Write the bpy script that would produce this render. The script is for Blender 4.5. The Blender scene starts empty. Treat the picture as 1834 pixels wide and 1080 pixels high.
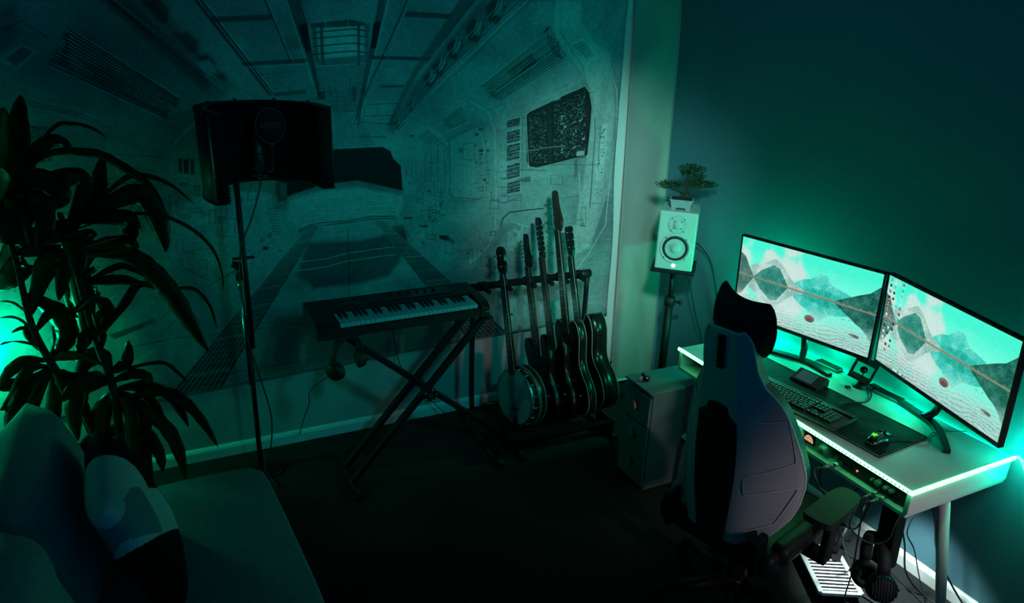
import bpy, bmesh, math, random
import numpy as np
from mathutils import Vector, Matrix, Euler
PI = math.pi
sc = bpy.context.scene
C = sc.collection
random.seed(7)

# ---------------------------------------------------------------- camera
cam = bpy.data.cameras.new('camera')
cam_o = bpy.data.objects.new('camera', cam)
C.objects.link(cam_o)
cam.sensor_fit = 'HORIZONTAL'
cam.sensor_width = 36.0
cam.lens = 1307.04 / 1834 * 36.0
cam.clip_start = 0.05
r_, u_, f_ = Vector((0.89976369, -0.43484203, 0.03657483)), Vector((0.12429349, 0.33572101, 0.93372508)), Vector((0.41830184, 0.83558591, -0.35611761))
M = Matrix((r_, u_, -f_)).transposed().to_4x4()
M.translation = Vector((-2.8658, -3.7215, 2.2542))
cam_o.matrix_world = M
sc.camera = cam_o

# ---------------------------------------------------------------- world, exposure, lights
sc.view_settings.view_transform = 'Standard'
sc.view_settings.look = 'None'
sc.view_settings.gamma = 1.0
sc.view_settings.exposure = 0.0
sc.view_settings.use_curve_mapping = False
w = bpy.data.worlds.new('world'); sc.world = w; w.use_nodes = True
bg = w.node_tree.nodes['Background']
bg.inputs['Color'].default_value = (0.0, 0.55, 1.0, 1)
bg.inputs['Strength'].default_value = 0.185
# the ceiling overhead is dark, the dim light comes in from the sides
_g = w.node_tree.nodes.new('ShaderNodeTexCoord'); _s = w.node_tree.nodes.new('ShaderNodeSeparateXYZ'); _m = w.node_tree.nodes.new('ShaderNodeMapRange'); _x = w.node_tree.nodes.new('ShaderNodeMix')
_x.data_type = 'RGBA'; _m.inputs['From Min'].default_value = 0.10; _m.inputs['From Max'].default_value = 0.62
w.node_tree.links.new(_g.outputs['Generated'], _s.inputs['Vector']); w.node_tree.links.new(_s.outputs['Z'], _m.inputs['Value']); w.node_tree.links.new(_m.outputs['Result'], _x.inputs['Factor'])
_x.inputs['A'].default_value = (0.0, 0.47, 1.0, 1); _x.inputs['B'].default_value = (0.0, 0.04, 0.07, 1); w.node_tree.links.new(_x.outputs['Result'], bg.inputs['Color'])

def light(name, kind, loc, target, power, color, **kw):
    l = bpy.data.lights.new(name, kind)
    l.energy = power; l.color = color
    for k, v in kw.items(): setattr(l, k, v)
    o = bpy.data.objects.new(name, l); C.objects.link(o)
    o.location = loc
    if target is not None:
        o.rotation_euler = (Vector(target) - Vector(loc)).to_track_quat('-Z', 'Y').to_euler()
    return o
# green lamp in the left corner behind the plant
light('plant_lamp', 'POINT', (-3.66, -0.13, 0.82), None, 10.0, (0.0, 1.0, 0.42), shadow_soft_size=0.06)
# added pale fill spot, no real fixture, that brightens the blind in the corner
light('corner_fill', 'SPOT', (-1.75, -2.6, 2.5), (-0.42, 0.0, 1.10), 235, (0.36, 1.0, 0.84), spot_size=math.radians(36), spot_blend=1.0, shadow_soft_size=0.10)
# added teal fill spot, no real fixture, that brightens the cloth
light('cloth_fill', 'SPOT', (-1.55, -3.0, 2.55), (-1.35, 0.0, 1.30), 52, (0.0, 0.92, 0.95), spot_size=math.radians(64), spot_blend=1.0, shadow_soft_size=0.10)
# pale light that comes through the doorway behind the desk's near end
light('doorway_light', 'SPOT', (-0.45, -4.7, 1.45), (-0.60, -2.2, 0.70), 85, (1.0, 0.84, 0.86), spot_size=math.radians(27), spot_blend=1.0, shadow_soft_size=0.12)
# unseen point lamps added behind the monitors to boost the strips' green glow
light('strip_glow_fill', 'POINT', (-0.10, -1.10, 0.93), None, 9.5, (0.0, 1.0, 0.50), shadow_soft_size=0.03)
light('strip_glow_fill', 'POINT', (-0.070, -1.55, 0.86), None, 1.6, (0.0, 1.0, 0.40), shadow_soft_size=0.03)
light('strip_glow_fill', 'POINT', (-0.065, -1.98, 0.86), None, 1.6, (0.0, 1.0, 0.46), shadow_soft_size=0.03)
light('strip_glow_fill', 'POINT', (-0.060, -2.49, 0.80), None, 4.0, (0.0, 1.0, 0.62), shadow_soft_size=0.03)
# pale light under the desk by the wall
light('under_desk_light', 'SPOT', (-0.30, -2.12, 0.615), (-0.24, -2.20, 0.0), 34.0, (0.80, 1.0, 0.97), spot_size=math.radians(76), spot_blend=0.6, shadow_soft_size=0.03)

# ---------------------------------------------------------------- materials
def mat(name, col, rough=0.6, metal=0.0, var=0.0, vscale=30.0, bump=0.0, bscale=200.0, emit=None, estr=0.0, coat=0.0, trans=0.0, spec=None):
    m = bpy.data.materials.new(name); m.use_nodes = True
    nt = m.node_tree; b = nt.nodes['Principled BSDF']
    b.inputs['Base Color'].default_value = (*col, 1)
    b.inputs['Roughness'].default_value = rough
    b.inputs['Metallic'].default_value = metal
    if coat: b.inputs['Coat Weight'].default_value = coat
    if spec is not None: b.inputs['Specular IOR Level'].default_value = spec
    if emit:
        b.inputs['Emission Color'].default_value = (*emit, 1)
        b.inputs['Emission Strength'].default_value = estr
    tc = nt.nodes.new('ShaderNodeTexCoord')
    n = nt.nodes.new('ShaderNodeTexNoise'); n.inputs['Scale'].default_value = vscale
    n.inputs['Detail'].default_value = 4
    nt.links.new(tc.outputs['Object'], n.inputs['Vector'])
    v = var if var > 0 else 0.08
    r = nt.nodes.new('ShaderNodeValToRGB')
    r.color_ramp.elements[0].position = 0.3; r.color_ramp.elements[1].position = 0.7
    r.color_ramp.elements[0].color = (*[max(0, c * (1 - v)) for c in col], 1)
    r.color_ramp.elements[1].color = (*[min(1, c * (1 + v)) for c in col], 1)
    nt.links.new(n.outputs['Fac'], r.inputs['Fac'])
    nt.links.new(r.outputs['Color'], b.inputs['Base Color'])
    if bump > 0:
        n2 = nt.nodes.new('ShaderNodeTexNoise'); n2.inputs['Scale'].default_value = bscale; n2.inputs['Detail'].default_value = 3
        nt.links.new(tc.outputs['Object'], n2.inputs['Vector'])
        bp = nt.nodes.new('ShaderNodeBump'); bp.inputs['Strength'].default_value = bump; bp.inputs['Distance'].default_value = 0.01
        nt.links.new(n2.outputs['Fac'], bp.inputs['Height'])
        nt.links.new(bp.outputs['Normal'], b.inputs['Normal'])
    if trans > 0:
        t = nt.nodes.new('ShaderNodeBsdfTranslucent')
        nt.links.new(r.outputs['Color'], t.inputs['Color'])
        mx = nt.nodes.new('ShaderNodeMixShader'); mx.inputs['Fac'].default_value = trans
        out = nt.nodes['Material Output']
        nt.links.new(b.outputs['BSDF'], mx.inputs[1]); nt.links.new(t.outputs['BSDF'], mx.inputs[2])
        nt.links.new(mx.outputs['Shader'], out.inputs['Surface'])
    return m

MT = dict(
    wall_white=mat('painted_wall', (0.42, 0.44, 0.42), 0.8, var=0.03, bump=0.05, bscale=300),
    wall_teal=mat('teal_wall', (0.085, 0.220, 0.280), 0.75, var=0.04, bump=0.06, bscale=250),
    trim=mat('white_trim', (0.82, 0.84, 0.82), 0.4, var=0.02),
    carpet=mat('carpet', (0.046, 0.049, 0.050), 1.0, var=0.45, vscale=160, bump=1.0, bscale=420, spec=0.05),
    blind=mat('blind_fabric', (0.44, 0.38, 0.35), 0.9, var=0.05, vscale=6, bump=0.25, bscale=500),
    metal_black=mat('black_metal', (0.007, 0.008, 0.009), 0.5, 0.1, spec=0.35),
    matte_black=mat('matte_black', (0.008, 0.009, 0.010), 0.8, spec=0.2),
    plastic_black=mat('black_plastic', (0.010, 0.011, 0.013), 0.5, spec=0.35),
    gloss_black=mat('gloss_black', (0.006, 0.008, 0.010), 0.25, coat=0.2, spec=0.4),
    rubber=mat('black_rubber', (0.012, 0.012, 0.013), 0.7),
    foam=mat('dark_foam', (0.010, 0.011, 0.012), 1.0, bump=0.6, bscale=200, spec=0.05),
    chrome=mat('chrome', (0.55, 0.6, 0.6), 0.25, 1.0),
    bronze=mat('bronze', (0.62, 0.24, 0.15), 0.4, 0.3),
    desk=mat('desk_white', (0.50, 0.50, 0.52), 0.5, var=0.03, vscale=8, bump=0.05, bscale=400),
    white=mat('white_plastic', (0.62, 0.64, 0.64), 0.45, var=0.03),
    spk_white=mat('speaker_white', (0.48, 0.54, 0.52), 0.5, var=0.03),
    spk_cone=mat('speaker_cone', (0.42, 0.47, 0.46), 0.6, var=0.05),
    grey_pot=mat('grey_pot', (0.34, 0.38, 0.42), 0.7, bump=0.2, bscale=90),
    drawer=mat('grey_drawer', (0.10, 0.13, 0.16), 0.55, var=0.05, vscale=12),
    sofa=mat('sofa_fabric', (0.24, 0.31, 0.32), 0.95, var=0.12, vscale=70, bump=0.35, bscale=420),
    sofa_seat=mat('sofa_fabric_seat', (0.22, 0.26, 0.30), 0.95, var=0.12, vscale=70, bump=0.35, bscale=420),
    chair_fab=mat('chair_fabric', (0.38, 0.36, 0.38), 0.85, var=0.18, vscale=260, bump=0.35, bscale=600),
    chair_edge=mat('chair_edge', (0.52, 0.54, 0.55), 0.6),
    soil=mat('soil', (0.02, 0.016, 0.012), 1.0, var=0.4, bump=0.8, bscale=80),
    bark=mat('bark', (0.035, 0.028, 0.018), 0.9, var=0.4, vscale=60, bump=0.6, bscale=90),
    leaf=mat('leaf', (0.014, 0.045, 0.008), 0.34, var=0.5, vscale=9, trans=0.40, spec=0.3),
    bonsai_leaf=mat('bonsai_leaf', (0.018, 0.055, 0.014), 0.6, var=0.6, vscale=60, trans=0.15),
    bonsai_bark=mat('bonsai_bark', (0.04, 0.022, 0.012), 0.9, var=0.3, bump=0.5),
    key_white=mat('key_white', (0.40, 0.46, 0.46), 0.3, var=0.02),
    wood_dark=mat('dark_wood', (0.040, 0.013, 0.008), 0.4, var=0.3, vscale=20, coat=0.1),
    wood_fret=mat('rosewood', (0.010, 0.007, 0.006), 0.7, var=0.3, vscale=40),
    guitar_red=mat('dark_red_lacquer', (0.012, 0.005, 0.005), 0.32, coat=0.1, spec=0.35),
    guitar_black=mat('black_lacquer', (0.005, 0.006, 0.006), 0.3, coat=0.1, spec=0.35),
    guitar_side=mat('dark_side_wood', (0.008, 0.011, 0.007), 0.26, coat=0.15, spec=0.4, var=0.3, vscale=14),
    binding=mat('cream_binding', (0.34, 0.38, 0.30), 0.4),
    banjo_head=mat('banjo_skin', (0.20, 0.24, 0.25), 0.5, var=0.06, vscale=12),
    silver=mat('nickel', (0.34, 0.36, 0.36), 0.38, 1.0),
    pad=mat('mousepad', (0.008, 0.018, 0.020), 0.75, var=0.9, vscale=14, spec=0.15),
    pad_edge=mat('mousepad_edge', (0.02, 0.05, 0.05), 0.5),
    keycap=mat('keycap', (0.016, 0.020, 0.022), 0.5),
    gear=mat('gear_face', (0.16, 0.20, 0.20), 0.4, 0.4),
    ribbed=mat('grey_ribbed', (0.20, 0.23, 0.23), 0.5),
    cable=mat('black_cable', (0.008, 0.008, 0.009), 0.6),
    cable_green=mat('grey_cable', (0.05, 0.08, 0.07), 0.5),
    pil_light=mat('pillow_light', (0.52, 0.60, 0.64), 0.9, bump=0.2, bscale=400),
    pil_mid=mat('pillow_blue', (0.14, 0.24, 0.30), 0.9, bump=0.2, bscale=400),
    pil_black=mat('pillow_black', (0.006, 0.007, 0.008), 0.9, spec=0.1),
    led=mat('led_strip', (0.8, 0.8, 0.8), 0.5, emit=(0.095, 1.0, 0.32), estr=12.0),
    led_back=mat('led_strip_wall', (0.8, 0.8, 0.8), 0.5, emit=(0.0, 1.0, 0.40), estr=7),
    fill_mon=mat('monitor_back_fill', (0.8, 0.8, 0.8), 0.5, emit=(0.0, 1.0, 0.36), estr=20),
    led_end=mat('led_strip_teal', (0.8, 0.8, 0.8), 0.5, emit=(0.035, 1.0, 0.62), estr=8.5),
    vu=mat('vu_meter_glow', (0.5, 0.3, 0.2), 0.5, emit=(1.0, 0.42, 0.28), estr=0.62),
    vu_dark=mat('vu_marks', (0.25, 0.10, 0.06), 0.5, emit=(0.4, 0.12, 0.07), estr=0.5),
    led_red=mat('led_red', (0.5, 0.1, 0.05), 0.5, emit=(1.0, 0.28, 0.14), estr=1.0),
    led_spk=mat('led_speaker', (0.8, 0.8, 0.8), 0.5, emit=(1.0, 0.78, 0.74), estr=0.95),
    mouse_glow=mat('mouse_glow', (0.1, 0.8, 0.05), 0.5, emit=(0.10, 1.0, 0.04), estr=0.95),
    lcd=mat('small_lcd', (0.01, 0.02, 0.02), 0.2, emit=(0.0, 0.25, 0.22), estr=0.12),
    leak=mat('window_light', (0.7, 0.8, 0.8), 0.5, emit=(0.42, 0.72, 0.66), estr=0.9),
    pop_text=mat('pop_filter_print', (0.016, 0.020, 0.030), 0.6),
    logo_grey=mat('logo_print', (0.30, 0.34, 0.34), 0.6),
)

# ---------------------------------------------------------------- helpers
class MB:
    def __init__(s, smooth=False):
        s.bm = bmesh.new(); s.smooth = smooth
    def _add(s, verts, faces, mi=0, smooth=None):
        vs = [s.bm.verts.new(v) for v in verts]
        for f in faces:
            try:
                fc = s.bm.faces.new([vs[i] for i in f]); fc.material_index = mi
                fc.smooth = s.smooth if smooth is None else smooth
            except ValueError: pass
        return vs
    def box(s, c, size, rot=None, mi=0, bev=0.0, taper=1.0):
        x, y, z = [a / 2 for a in size]
        P = [(-x, -y, -z), (x, -y, -z), (x, y, -z), (-x, y, -z), (-x * taper, -y * taper, z), (x * taper, -y * taper, z), (x * taper, y * taper, z), (-x * taper, y * taper, z)]
        R = Euler(rot).to_matrix() if rot is not None and not isinstance(rot, Matrix) else (rot or Matrix.Identity(3))
        vs = s._add([R @ Vector(p) + Vector(c) for p in P], [(0, 3, 2, 1), (4, 5, 6, 7), (0, 1, 5, 4), (1, 2, 6, 5), (2, 3, 7, 6), (3, 0, 4, 7)], mi, False)
        if bev > 0:
            es = list({e for v in vs for e in v.link_edges})
            r = bmesh.ops.bevel(s.bm, geom=es, offset=bev, segments=2, affect='EDGES', profile=0.6)
            for f in r['faces']: f.material_index = mi; f.smooth = True
        return s
    def cyl(s, a, b, r0, r1=None, seg=16, mi=0, cap=True):
        r1 = r0 if r1 is None else r1
        a, b = Vector(a), Vector(b); d = (b - a).normalized()
        q = d.to_track_quat('Z', 'Y').to_matrix()
        V = []
        for p, r in ((a, r0), (b, r1)):
            for i in range(seg):
                t = 2 * PI * i / seg
                V.append(p + q @ Vector((r * math.cos(t), r * math.sin(t), 0)))
        F = [(i, (i + 1) % seg, seg + (i + 1) % seg, seg + i) for i in range(seg)]
        vs = s._add(V, F, mi, True)
        if cap:
            for ring in (vs[:seg][::-1], vs[seg:]):
                f = s.bm.faces.new(ring); f.material_index = mi
        return s
    def tube(s, pts, r, seg=8, mi=0, closed=False, smooth_n=0):
        pts = [Vector(p) for p in pts]
        if smooth_n: pts = spline(pts, smooth_n, closed)
        n = len(pts); rs = r if isinstance(r, (list, tuple)) else None
        rings = []
        N = None
        for i, p in enumerate(pts):
            if closed: d = pts[(i + 1) % n] - pts[i - 1]
            else: d = pts[min(i + 1, n - 1)] - pts[max(i - 1, 0)]
            d.normalize()
            if N is None:
                N = d.orthogonal().normalized()
            else:
                N = (N - d * N.dot(d)); N = N.normalized() if N.length > 1e-6 else d.orthogonal().normalized()
            B = d.cross(N)
            if rs: t = i / max(1, n - 1) * (len(rs) - 1); k = int(min(t, len(rs) - 2)) if len(rs) > 1 else 0; rr = rs[k] * (1 - (t - k)) + rs[min(k + 1, len(rs) - 1)] * (t - k)
            else: rr = r
            rings.append([s.bm.verts.new(p + (N * math.cos(2 * PI * j / seg) + B * math.sin(2 * PI * j / seg)) * rr) for j in range(seg)])
        m = n if closed else n - 1
        for i in range(m):
            a, b = rings[i], rings[(i + 1) % n]
            for j in range(seg):
                f = s.bm.faces.new((a[j], a[(j + 1) % seg], b[(j + 1) % seg], b[j])); f.smooth = True; f.material_index = mi
        if not closed:
            for ring in (rings[0][::-1], rings[-1]):
                f = s.bm.faces.new(ring); f.material_index = mi
        return s
    def prism(s, pts, axis, lo, hi, mi=0, side_mi=None, smooth_side=False):
        # pts in the plane across `axis`; axis 'x': (y,z), 'y': (x,z), 'z': (x,y)
        def mk(p, h):
            return {'x': (h, p[0], p[1]), 'y': (p[0], h, p[1]), 'z': (p[0], p[1], h)}[axis]
        n = len(pts)
        a = [s.bm.verts.new(mk(p, lo)) for p in pts]; b = [s.bm.verts.new(mk(p, hi)) for p in pts]
        f = s.bm.faces.new(a[::-1]); f.material_index = mi
        f = s.bm.faces.new(b); f.material_index = mi
        for i in range(n):
            f = s.bm.faces.new((a[i], a[(i + 1) % n], b[(i + 1) % n], b[i])); f.material_index = mi if side_mi is None else side_mi
            f.smooth = smooth_side
        return s
    def lathe(s, prof, c=(0, 0, 0), seg=24, mi=0, axis='z', R=None):
        # prof: list of (r, h)
        R = R or {'z': Matrix.Identity(3), 'y': Euler((PI / 2, 0, 0)).to_matrix(), 'x': Euler((0, PI / 2, 0)).to_matrix()}[axis]
        c = Vector(c); rings = []
        for r, h in prof:
            if r < 1e-6: rings.append([s.bm.verts.new(c + R @ Vector((0, 0, h)))])
            else: rings.append([s.bm.verts.new(c + R @ Vector((r * math.cos(2 * PI * j / seg), r * math.sin(2 * PI * j / seg), h))) for j in range(seg)])
        for a, b in zip(rings, rings[1:]):
            for j in range(seg):
                q = [a[j % len(a)], a[(j + 1) % len(a)], b[(j + 1) % len(b)], b[j % len(b)]]
                u = []
                for v in q:
                    if v not in u: u.append(v)
                if len(u) > 2:
                    f = s.bm.faces.new(u); f.smooth = True; f.material_index = mi
        return s
    def ball(s, c, r, seg=12, mi=0, sc=(1, 1, 1)):
        pr = [(max(0, math.sin(PI * i / 8)) * r if 0 < i < 8 else 0, -math.cos(PI * i / 8) * r) for i in range(9)]
        k0 = len(s.bm.verts)
        s.lathe(pr, (0, 0, 0), seg, mi)
        s.bm.verts.ensure_lookup_table()
        for v in s.bm.verts[k0:]:
            v.co = Vector((v.co.x * sc[0] + c[0], v.co.y * sc[1] + c[1], v.co.z * sc[2] + c[2]))
        return s
    def build(s, name, mats, parent=None, label=None, loc=None, rot=None, normals=True):
        if normals: bmesh.ops.recalc_face_normals(s.bm, faces=s.bm.faces[:])
        me = bpy.data.meshes.new(name); s.bm.to_mesh(me); s.bm.free()
        if not isinstance(mats, (list, tuple)): mats = [mats]
        for m in mats: me.materials.append(MT[m] if isinstance(m, str) else m)
        o = bpy.data.objects.new(name, me); C.objects.link(o)
        if parent is not None: o.parent = parent
        if loc is not None: o.location = loc
        if rot is not None: o.rotation_euler = rot
        if label: o['label'] = label
        return o

def spline(P, n, closed=False):
    out = []; m = len(P)
    rng = range(m if closed else m - 1)
    for i in rng:
        if closed: p0, p1, p2, p3 = P[i - 1], P[i], P[(i + 1) % m], P[(i + 2) % m]
        else: p0, p1, p2, p3 = P[max(i - 1, 0)], P[i], P[i + 1], P[min(i + 2, m - 1)]
        for k in range(n):
            t = k / n
            out.append(0.5 * ((2 * p1) + (p2 - p0) * t + (2 * p0 - 5 * p1 + 4 * p2 - p3) * t * t + (3 * p1 - p0 - 3 * p2 + p3) * t ** 3))
    if not closed: out.append(P[-1].copy())
    return out
def sp2(pts, n, closed=True):
    return [(v.x, v.y) for v in spline([Vector((a, b, 0)) for a, b in pts], n, closed)]
def tag(o, label=None, cat=None, group=None, kind=None):
    if label: o['label'] = label
    if cat: o['category'] = cat
    if group: o['group'] = group
    if kind: o['kind'] = kind
    return o
def thing(name, label, cat, loc=(0, 0, 0), rz=0, group=None, rot=None):
    o = bpy.data.objects.new(name, None); C.objects.link(o); o.empty_display_size = 0.05
    o.location = loc; o.rotation_euler = rot if rot is not None else (0, 0, rz)
    return tag(o, label, cat, group)
def struct(name, mb, m): return tag(mb.build(name, m), kind='structure')
def cable(name, label, pts, r=0.0035, m='cable', n=8, group=None):
    return tag(MB().tube(pts, r, 6, smooth_n=n).build(name, m), label, 'cable', group)
def text_mesh(name, body, size, m, parent, loc, rot, extrude=0.0004, sx=1.0):
    cu = bpy.data.curves.new(name, 'FONT'); cu.body = body; cu.size = size; cu.extrude = extrude
    cu.align_x = 'CENTER'; cu.align_y = 'CENTER'
    t = bpy.data.objects.new(name, cu); C.objects.link(t)
    me = bpy.data.meshes.new_from_object(t.evaluated_get(bpy.context.evaluated_depsgraph_get()))
    C.objects.unlink(t); bpy.data.objects.remove(t)
    o = bpy.data.objects.new(name, me); C.objects.link(o); me.materials.clear(); me.materials.append(MT[m])
    o.parent = parent; o.location = loc; o.rotation_euler = rot; o.scale = (sx, 1, 1)
    return o

# ---------------------------------------------------------------- room
struct('floor', MB().box((-2.0, -2.6, -0.05), (4.4, 5.4, 0.1)), 'carpet')
struct('wall_back', MB().box((-1.95, 0.05, 1.3), (4.1, 0.1, 2.6)), 'wall_white')
struct('wall_right', MB().box((0.05, -2.6, 1.3), (0.1, 5.4, 2.6)), 'wall_teal')
struct('wall_left', MB().box((-3.95, -2.6, 1.3), (0.1, 5.4, 2.6)), 'wall_white')
def skirting(name, a, b, n):
    m = MB(); L = (Vector(b) - Vector(a)).length
    prof = [(0, 0), (0.018, 0), (0.018, 0.050), (0.013, 0.062), (0.006, 0.068), (0, 0.070)]
    if n == 'back': m.prism([(-p[0], p[1]) for p in prof], 'x', a[0], b[0])
    else: m.prism([(-p[0], p[1]) for p in prof], 'y', a[1], b[1])
    return struct(name, m, 'trim')
skirting('baseboard_back', (-3.9, 0, 0), (-0.0, 0, 0), 'back')
skirting('baseboard_right', (0, -5.2, 0), (0, -0.02, 0), 'right')
# narrow window in the corner behind the blind
wf = MB(); wf.box((-0.335, -0.012, 1.25), (0.20, 0.024, 2.3)); wf.box((-0.02, -0.012, 1.25), (0.035, 0.024, 2.3)); wf.box((-0.13, -0.012, 0.12), (0.25, 0.024, 0.05)); wf.box((-0.13, -0.012, 2.4), (0.25, 0.024, 0.05))
_win = struct('window_1', wf, 'trim')
g = MB(); g.box((-0.135, -0.008, 1.26), (0.17, 0.012, 2.2))
g.build('pane', 'leak', _win)
# blind: fabric sheet that hangs clear of the wall and leans into the room towards its hem
def blind():
    root = thing('roller_blind', 'pale grey fabric blind hanging in the corner beside the teal wall', 'blind', (0, 0, 0))
    nx, nz = 24, 40
    m = MB(True)
    def P(i, k, off):
        t = k / nz; z = 2.44 - t * 2.37
        yy = -0.045 - 0.100 * t
        x0 = -0.328 + 0.010 * t; x1 = -0.004 - 0.010 * max(0, t - 0.75) * 4
        s_ = i / nx
        yy += 0.006 * math.sin(s_ * 9 + 1.2 * t) * (0.3 + t) - 0.012 * max(0, s_ - 0.8) * 5 * t
        return (x0 + (x1 - x0) * s_, yy + off, z)
    V = [P(i, k, 0) for k in range(nz + 1) for i in range(nx + 1)] + [P(i, k, 0.0025) for k in range(nz + 1) for i in range(nx + 1)]
    N = (nx + 1) * (nz + 1); F = []
    for k in range(nz):
        for i in range(nx):
            a = k * (nx + 1) + i; F.append((a, a + 1, a + nx + 2, a + nx + 1)); F.append((N + a, N + a + nx + 1, N + a + nx + 2, N + a + 1))
    for k in range(nz):
        for i in (0, nx):
            a = k * (nx + 1) + i; F.append((a, a + nx + 1, N + a + nx + 1, N + a))
    m._add(V, F); m.build('fabric', 'blind', root)
    b = MB(); b.cyl((-0.318, -0.147, 0.062), (-0.014, -0.151, 0.062), 0.009); b.build('hem_bar', 'trim', root)
    b = MB(); b.cyl((-0.328, -0.030, 2.455), (-0.005, -0.030, 2.455), 0.022); b.build('roller_tube', 'trim', root)
blind()

# ---------------------------------------------------------------- drawing on cloth and on screens (arrays painted in code)
class Canvas:
    def __init__(s, x0, x1, z0, z1, ppm, base):
        s.x0, s.z1, s.ppm = x0, z1, ppm
        s.w, s.h = int((x1 - x0) * ppm), int((z1 - z0) * ppm)
        s.a = np.ones((s.h, s.w, 3), np.float32) * np.array(base, np.float32)
    def px(s, p): return ((p[0] - s.x0) * s.ppm, (s.z1 - p[1]) * s.ppm)
    def _blend(s, X0, Y0, m, col):
        h, w_ = m.shape
        s.a[Y0:Y0 + h, X0:X0 + w_] = s.a[Y0:Y0 + h, X0:X0 + w_] * (1 - m[..., None]) + np.array(col, np.float32) * m[..., None]
    def poly(s, pts, col, a=1.0, blur=0.0):
        P = [s.px(p) for p in pts]; b = blur * s.ppm
        xs = [p[0] for p in P]; ys = [p[1] for p in P]
        X0, X1 = int(max(0, min(xs) - b * 2 - 1)), int(min(s.w, max(xs) + b * 2 + 2)); Y0, Y1 = int(max(0, min(ys) - b * 2 - 1)), int(min(s.h, max(ys) + b * 2 + 2))
        if X1 <= X0 or Y1 <= Y0: return
        yy, xx = np.mgrid[Y0:Y1, X0:X1] + 0.5
        ins = np.zeros(yy.shape, bool); n = len(P)
        D = np.full(yy.shape, 1e9)
        for i in range(n):
            (ax, ay), (bx, by) = P[i], P[(i + 1) % n]
            if ay != by:
                c = ((ay > yy) != (by > yy)) & (xx < (bx - ax) * (yy - ay) / (by - ay) + ax); ins ^= c
            L = (bx - ax) ** 2 + (by - ay) ** 2 + 1e-9
            t = np.clip(((xx - ax) * (bx - ax) + (yy - ay) * (by - ay)) / L, 0, 1)
            D = np.minimum(D, np.hypot(xx - ax - t * (bx - ax), yy - ay - t * (by - ay)))
        sd = np.where(ins, D, -D); k = max(b, 0.7)
        m = np.clip(0.5 + sd / (2 * k), 0, 1); m = m * m * (3 - 2 * m)
        s._blend(X0, Y0, m * a, col)
    def line(s, pts, wd, col, a=1.0):
        P = [s.px(p) for p in pts]; hw = wd * s.ppm / 2
        for (ax, ay), (bx, by) in zip(P, P[1:]):
            X0, X1 = int(max(0, min(ax, bx) - hw - 2)), int(min(s.w, max(ax, bx) + hw + 3)); Y0, Y1 = int(max(0, min(ay, by) - hw - 2)), int(min(s.h, max(ay, by) + hw + 3))
            if X1 <= X0 or Y1 <= Y0: continue
            yy, xx = np.mgrid[Y0:Y1, X0:X1] + 0.5
            L = (bx - ax) ** 2 + (by - ay) ** 2 + 1e-9
            t = np.clip(((xx - ax) * (bx - ax) + (yy - ay) * (by - ay)) / L, 0, 1)
            D = np.hypot(xx - ax - t * (bx - ax), yy - ay - t * (by - ay))
            s._blend(X0, Y0, np.clip(hw + 0.6 - D, 0, 1) * min(1, a * 1.3), col)
    @staticmethod
    def q(Q, u, v):
        (a, b, c, d) = Q
        return tuple((a[i] * (1 - u) + b[i] * u) * (1 - v) + (d[i] * (1 - u) + c[i] * u) * v for i in (0, 1))
    def hatch(s, Q, n, wd, col, a=1.0, seed=0, jit=0.0):
        R = random.Random(seed)
        for i in range(n):
            v = (i + 0.5) / n + R.uniform(-jit, jit) / n; u0, u1 = (R.uniform(0, .12 * jit * 3), 1 - R.uniform(0, .12 * jit * 3))
            s.line([s.q(Q, u0 + (u1 - u0) * k / 6, v) for k in range(7)], wd, col, a)
    def glyph(s, Q, nx, ny, dens, col, a, seed=0):
        R = random.Random(seed)
        for j in range(ny):
            for i in range(nx):
                if R.random() > dens: continue
                u, v = (i + R.random() * .5) / nx, (j + R.random() * .4) / ny; du, dv = R.uniform(.2, 1.0) / nx, R.uniform(.15, .7) / ny
                s.poly([s.q(Q, u, v), s.q(Q, u + du, v), s.q(Q, u + du, v + dv), s.q(Q, u, v + dv)], col, a * R.uniform(.4, 1))
    def noise(s, amp, cells, seed):
        R = np.random.RandomState(seed)
        g_ = R.rand(cells + 2, int(cells * s.w / s.h) + 3)
        y = np.linspace(0, cells, s.h); x = np.linspace(0, cells * s.w / s.h, s.w)
        yi, xi = y.astype(int), x.astype(int); fy, fx = (y - yi)[:, None], (x - xi)[None, :]
        fy, fx = fy * fy * (3 - 2 * fy), fx * fx * (3 - 2 * fx)
        n = (g_[yi][:, xi] * (1 - fx) + g_[yi][:, xi + 1] * fx) * (1 - fy) + (g_[yi + 1][:, xi] * (1 - fx) + g_[yi + 1][:, xi + 1] * fx) * fy
        return ((n - .5) * 2 * amp).astype(np.float32)
def make_image(name, arr, srgb=False):
    h, w_ = arr.shape[:2]
    im = bpy.data.images.new(name, w_, h, float_buffer=False)
    if not srgb:
        arr = np.clip(arr, 0, 1); arr = np.where(arr < .0031308, arr * 12.92, 1.055 * np.power(np.maximum(arr, 1e-6), 1 / 2.4) - .055)
    buf = np.ones((h, w_, 4), np.float32); buf[..., :3] = np.clip(arr, 0, 1)[::-1]
    im.pixels.foreach_set(buf.ravel()); im.update(); im.pack()
    return im
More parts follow.
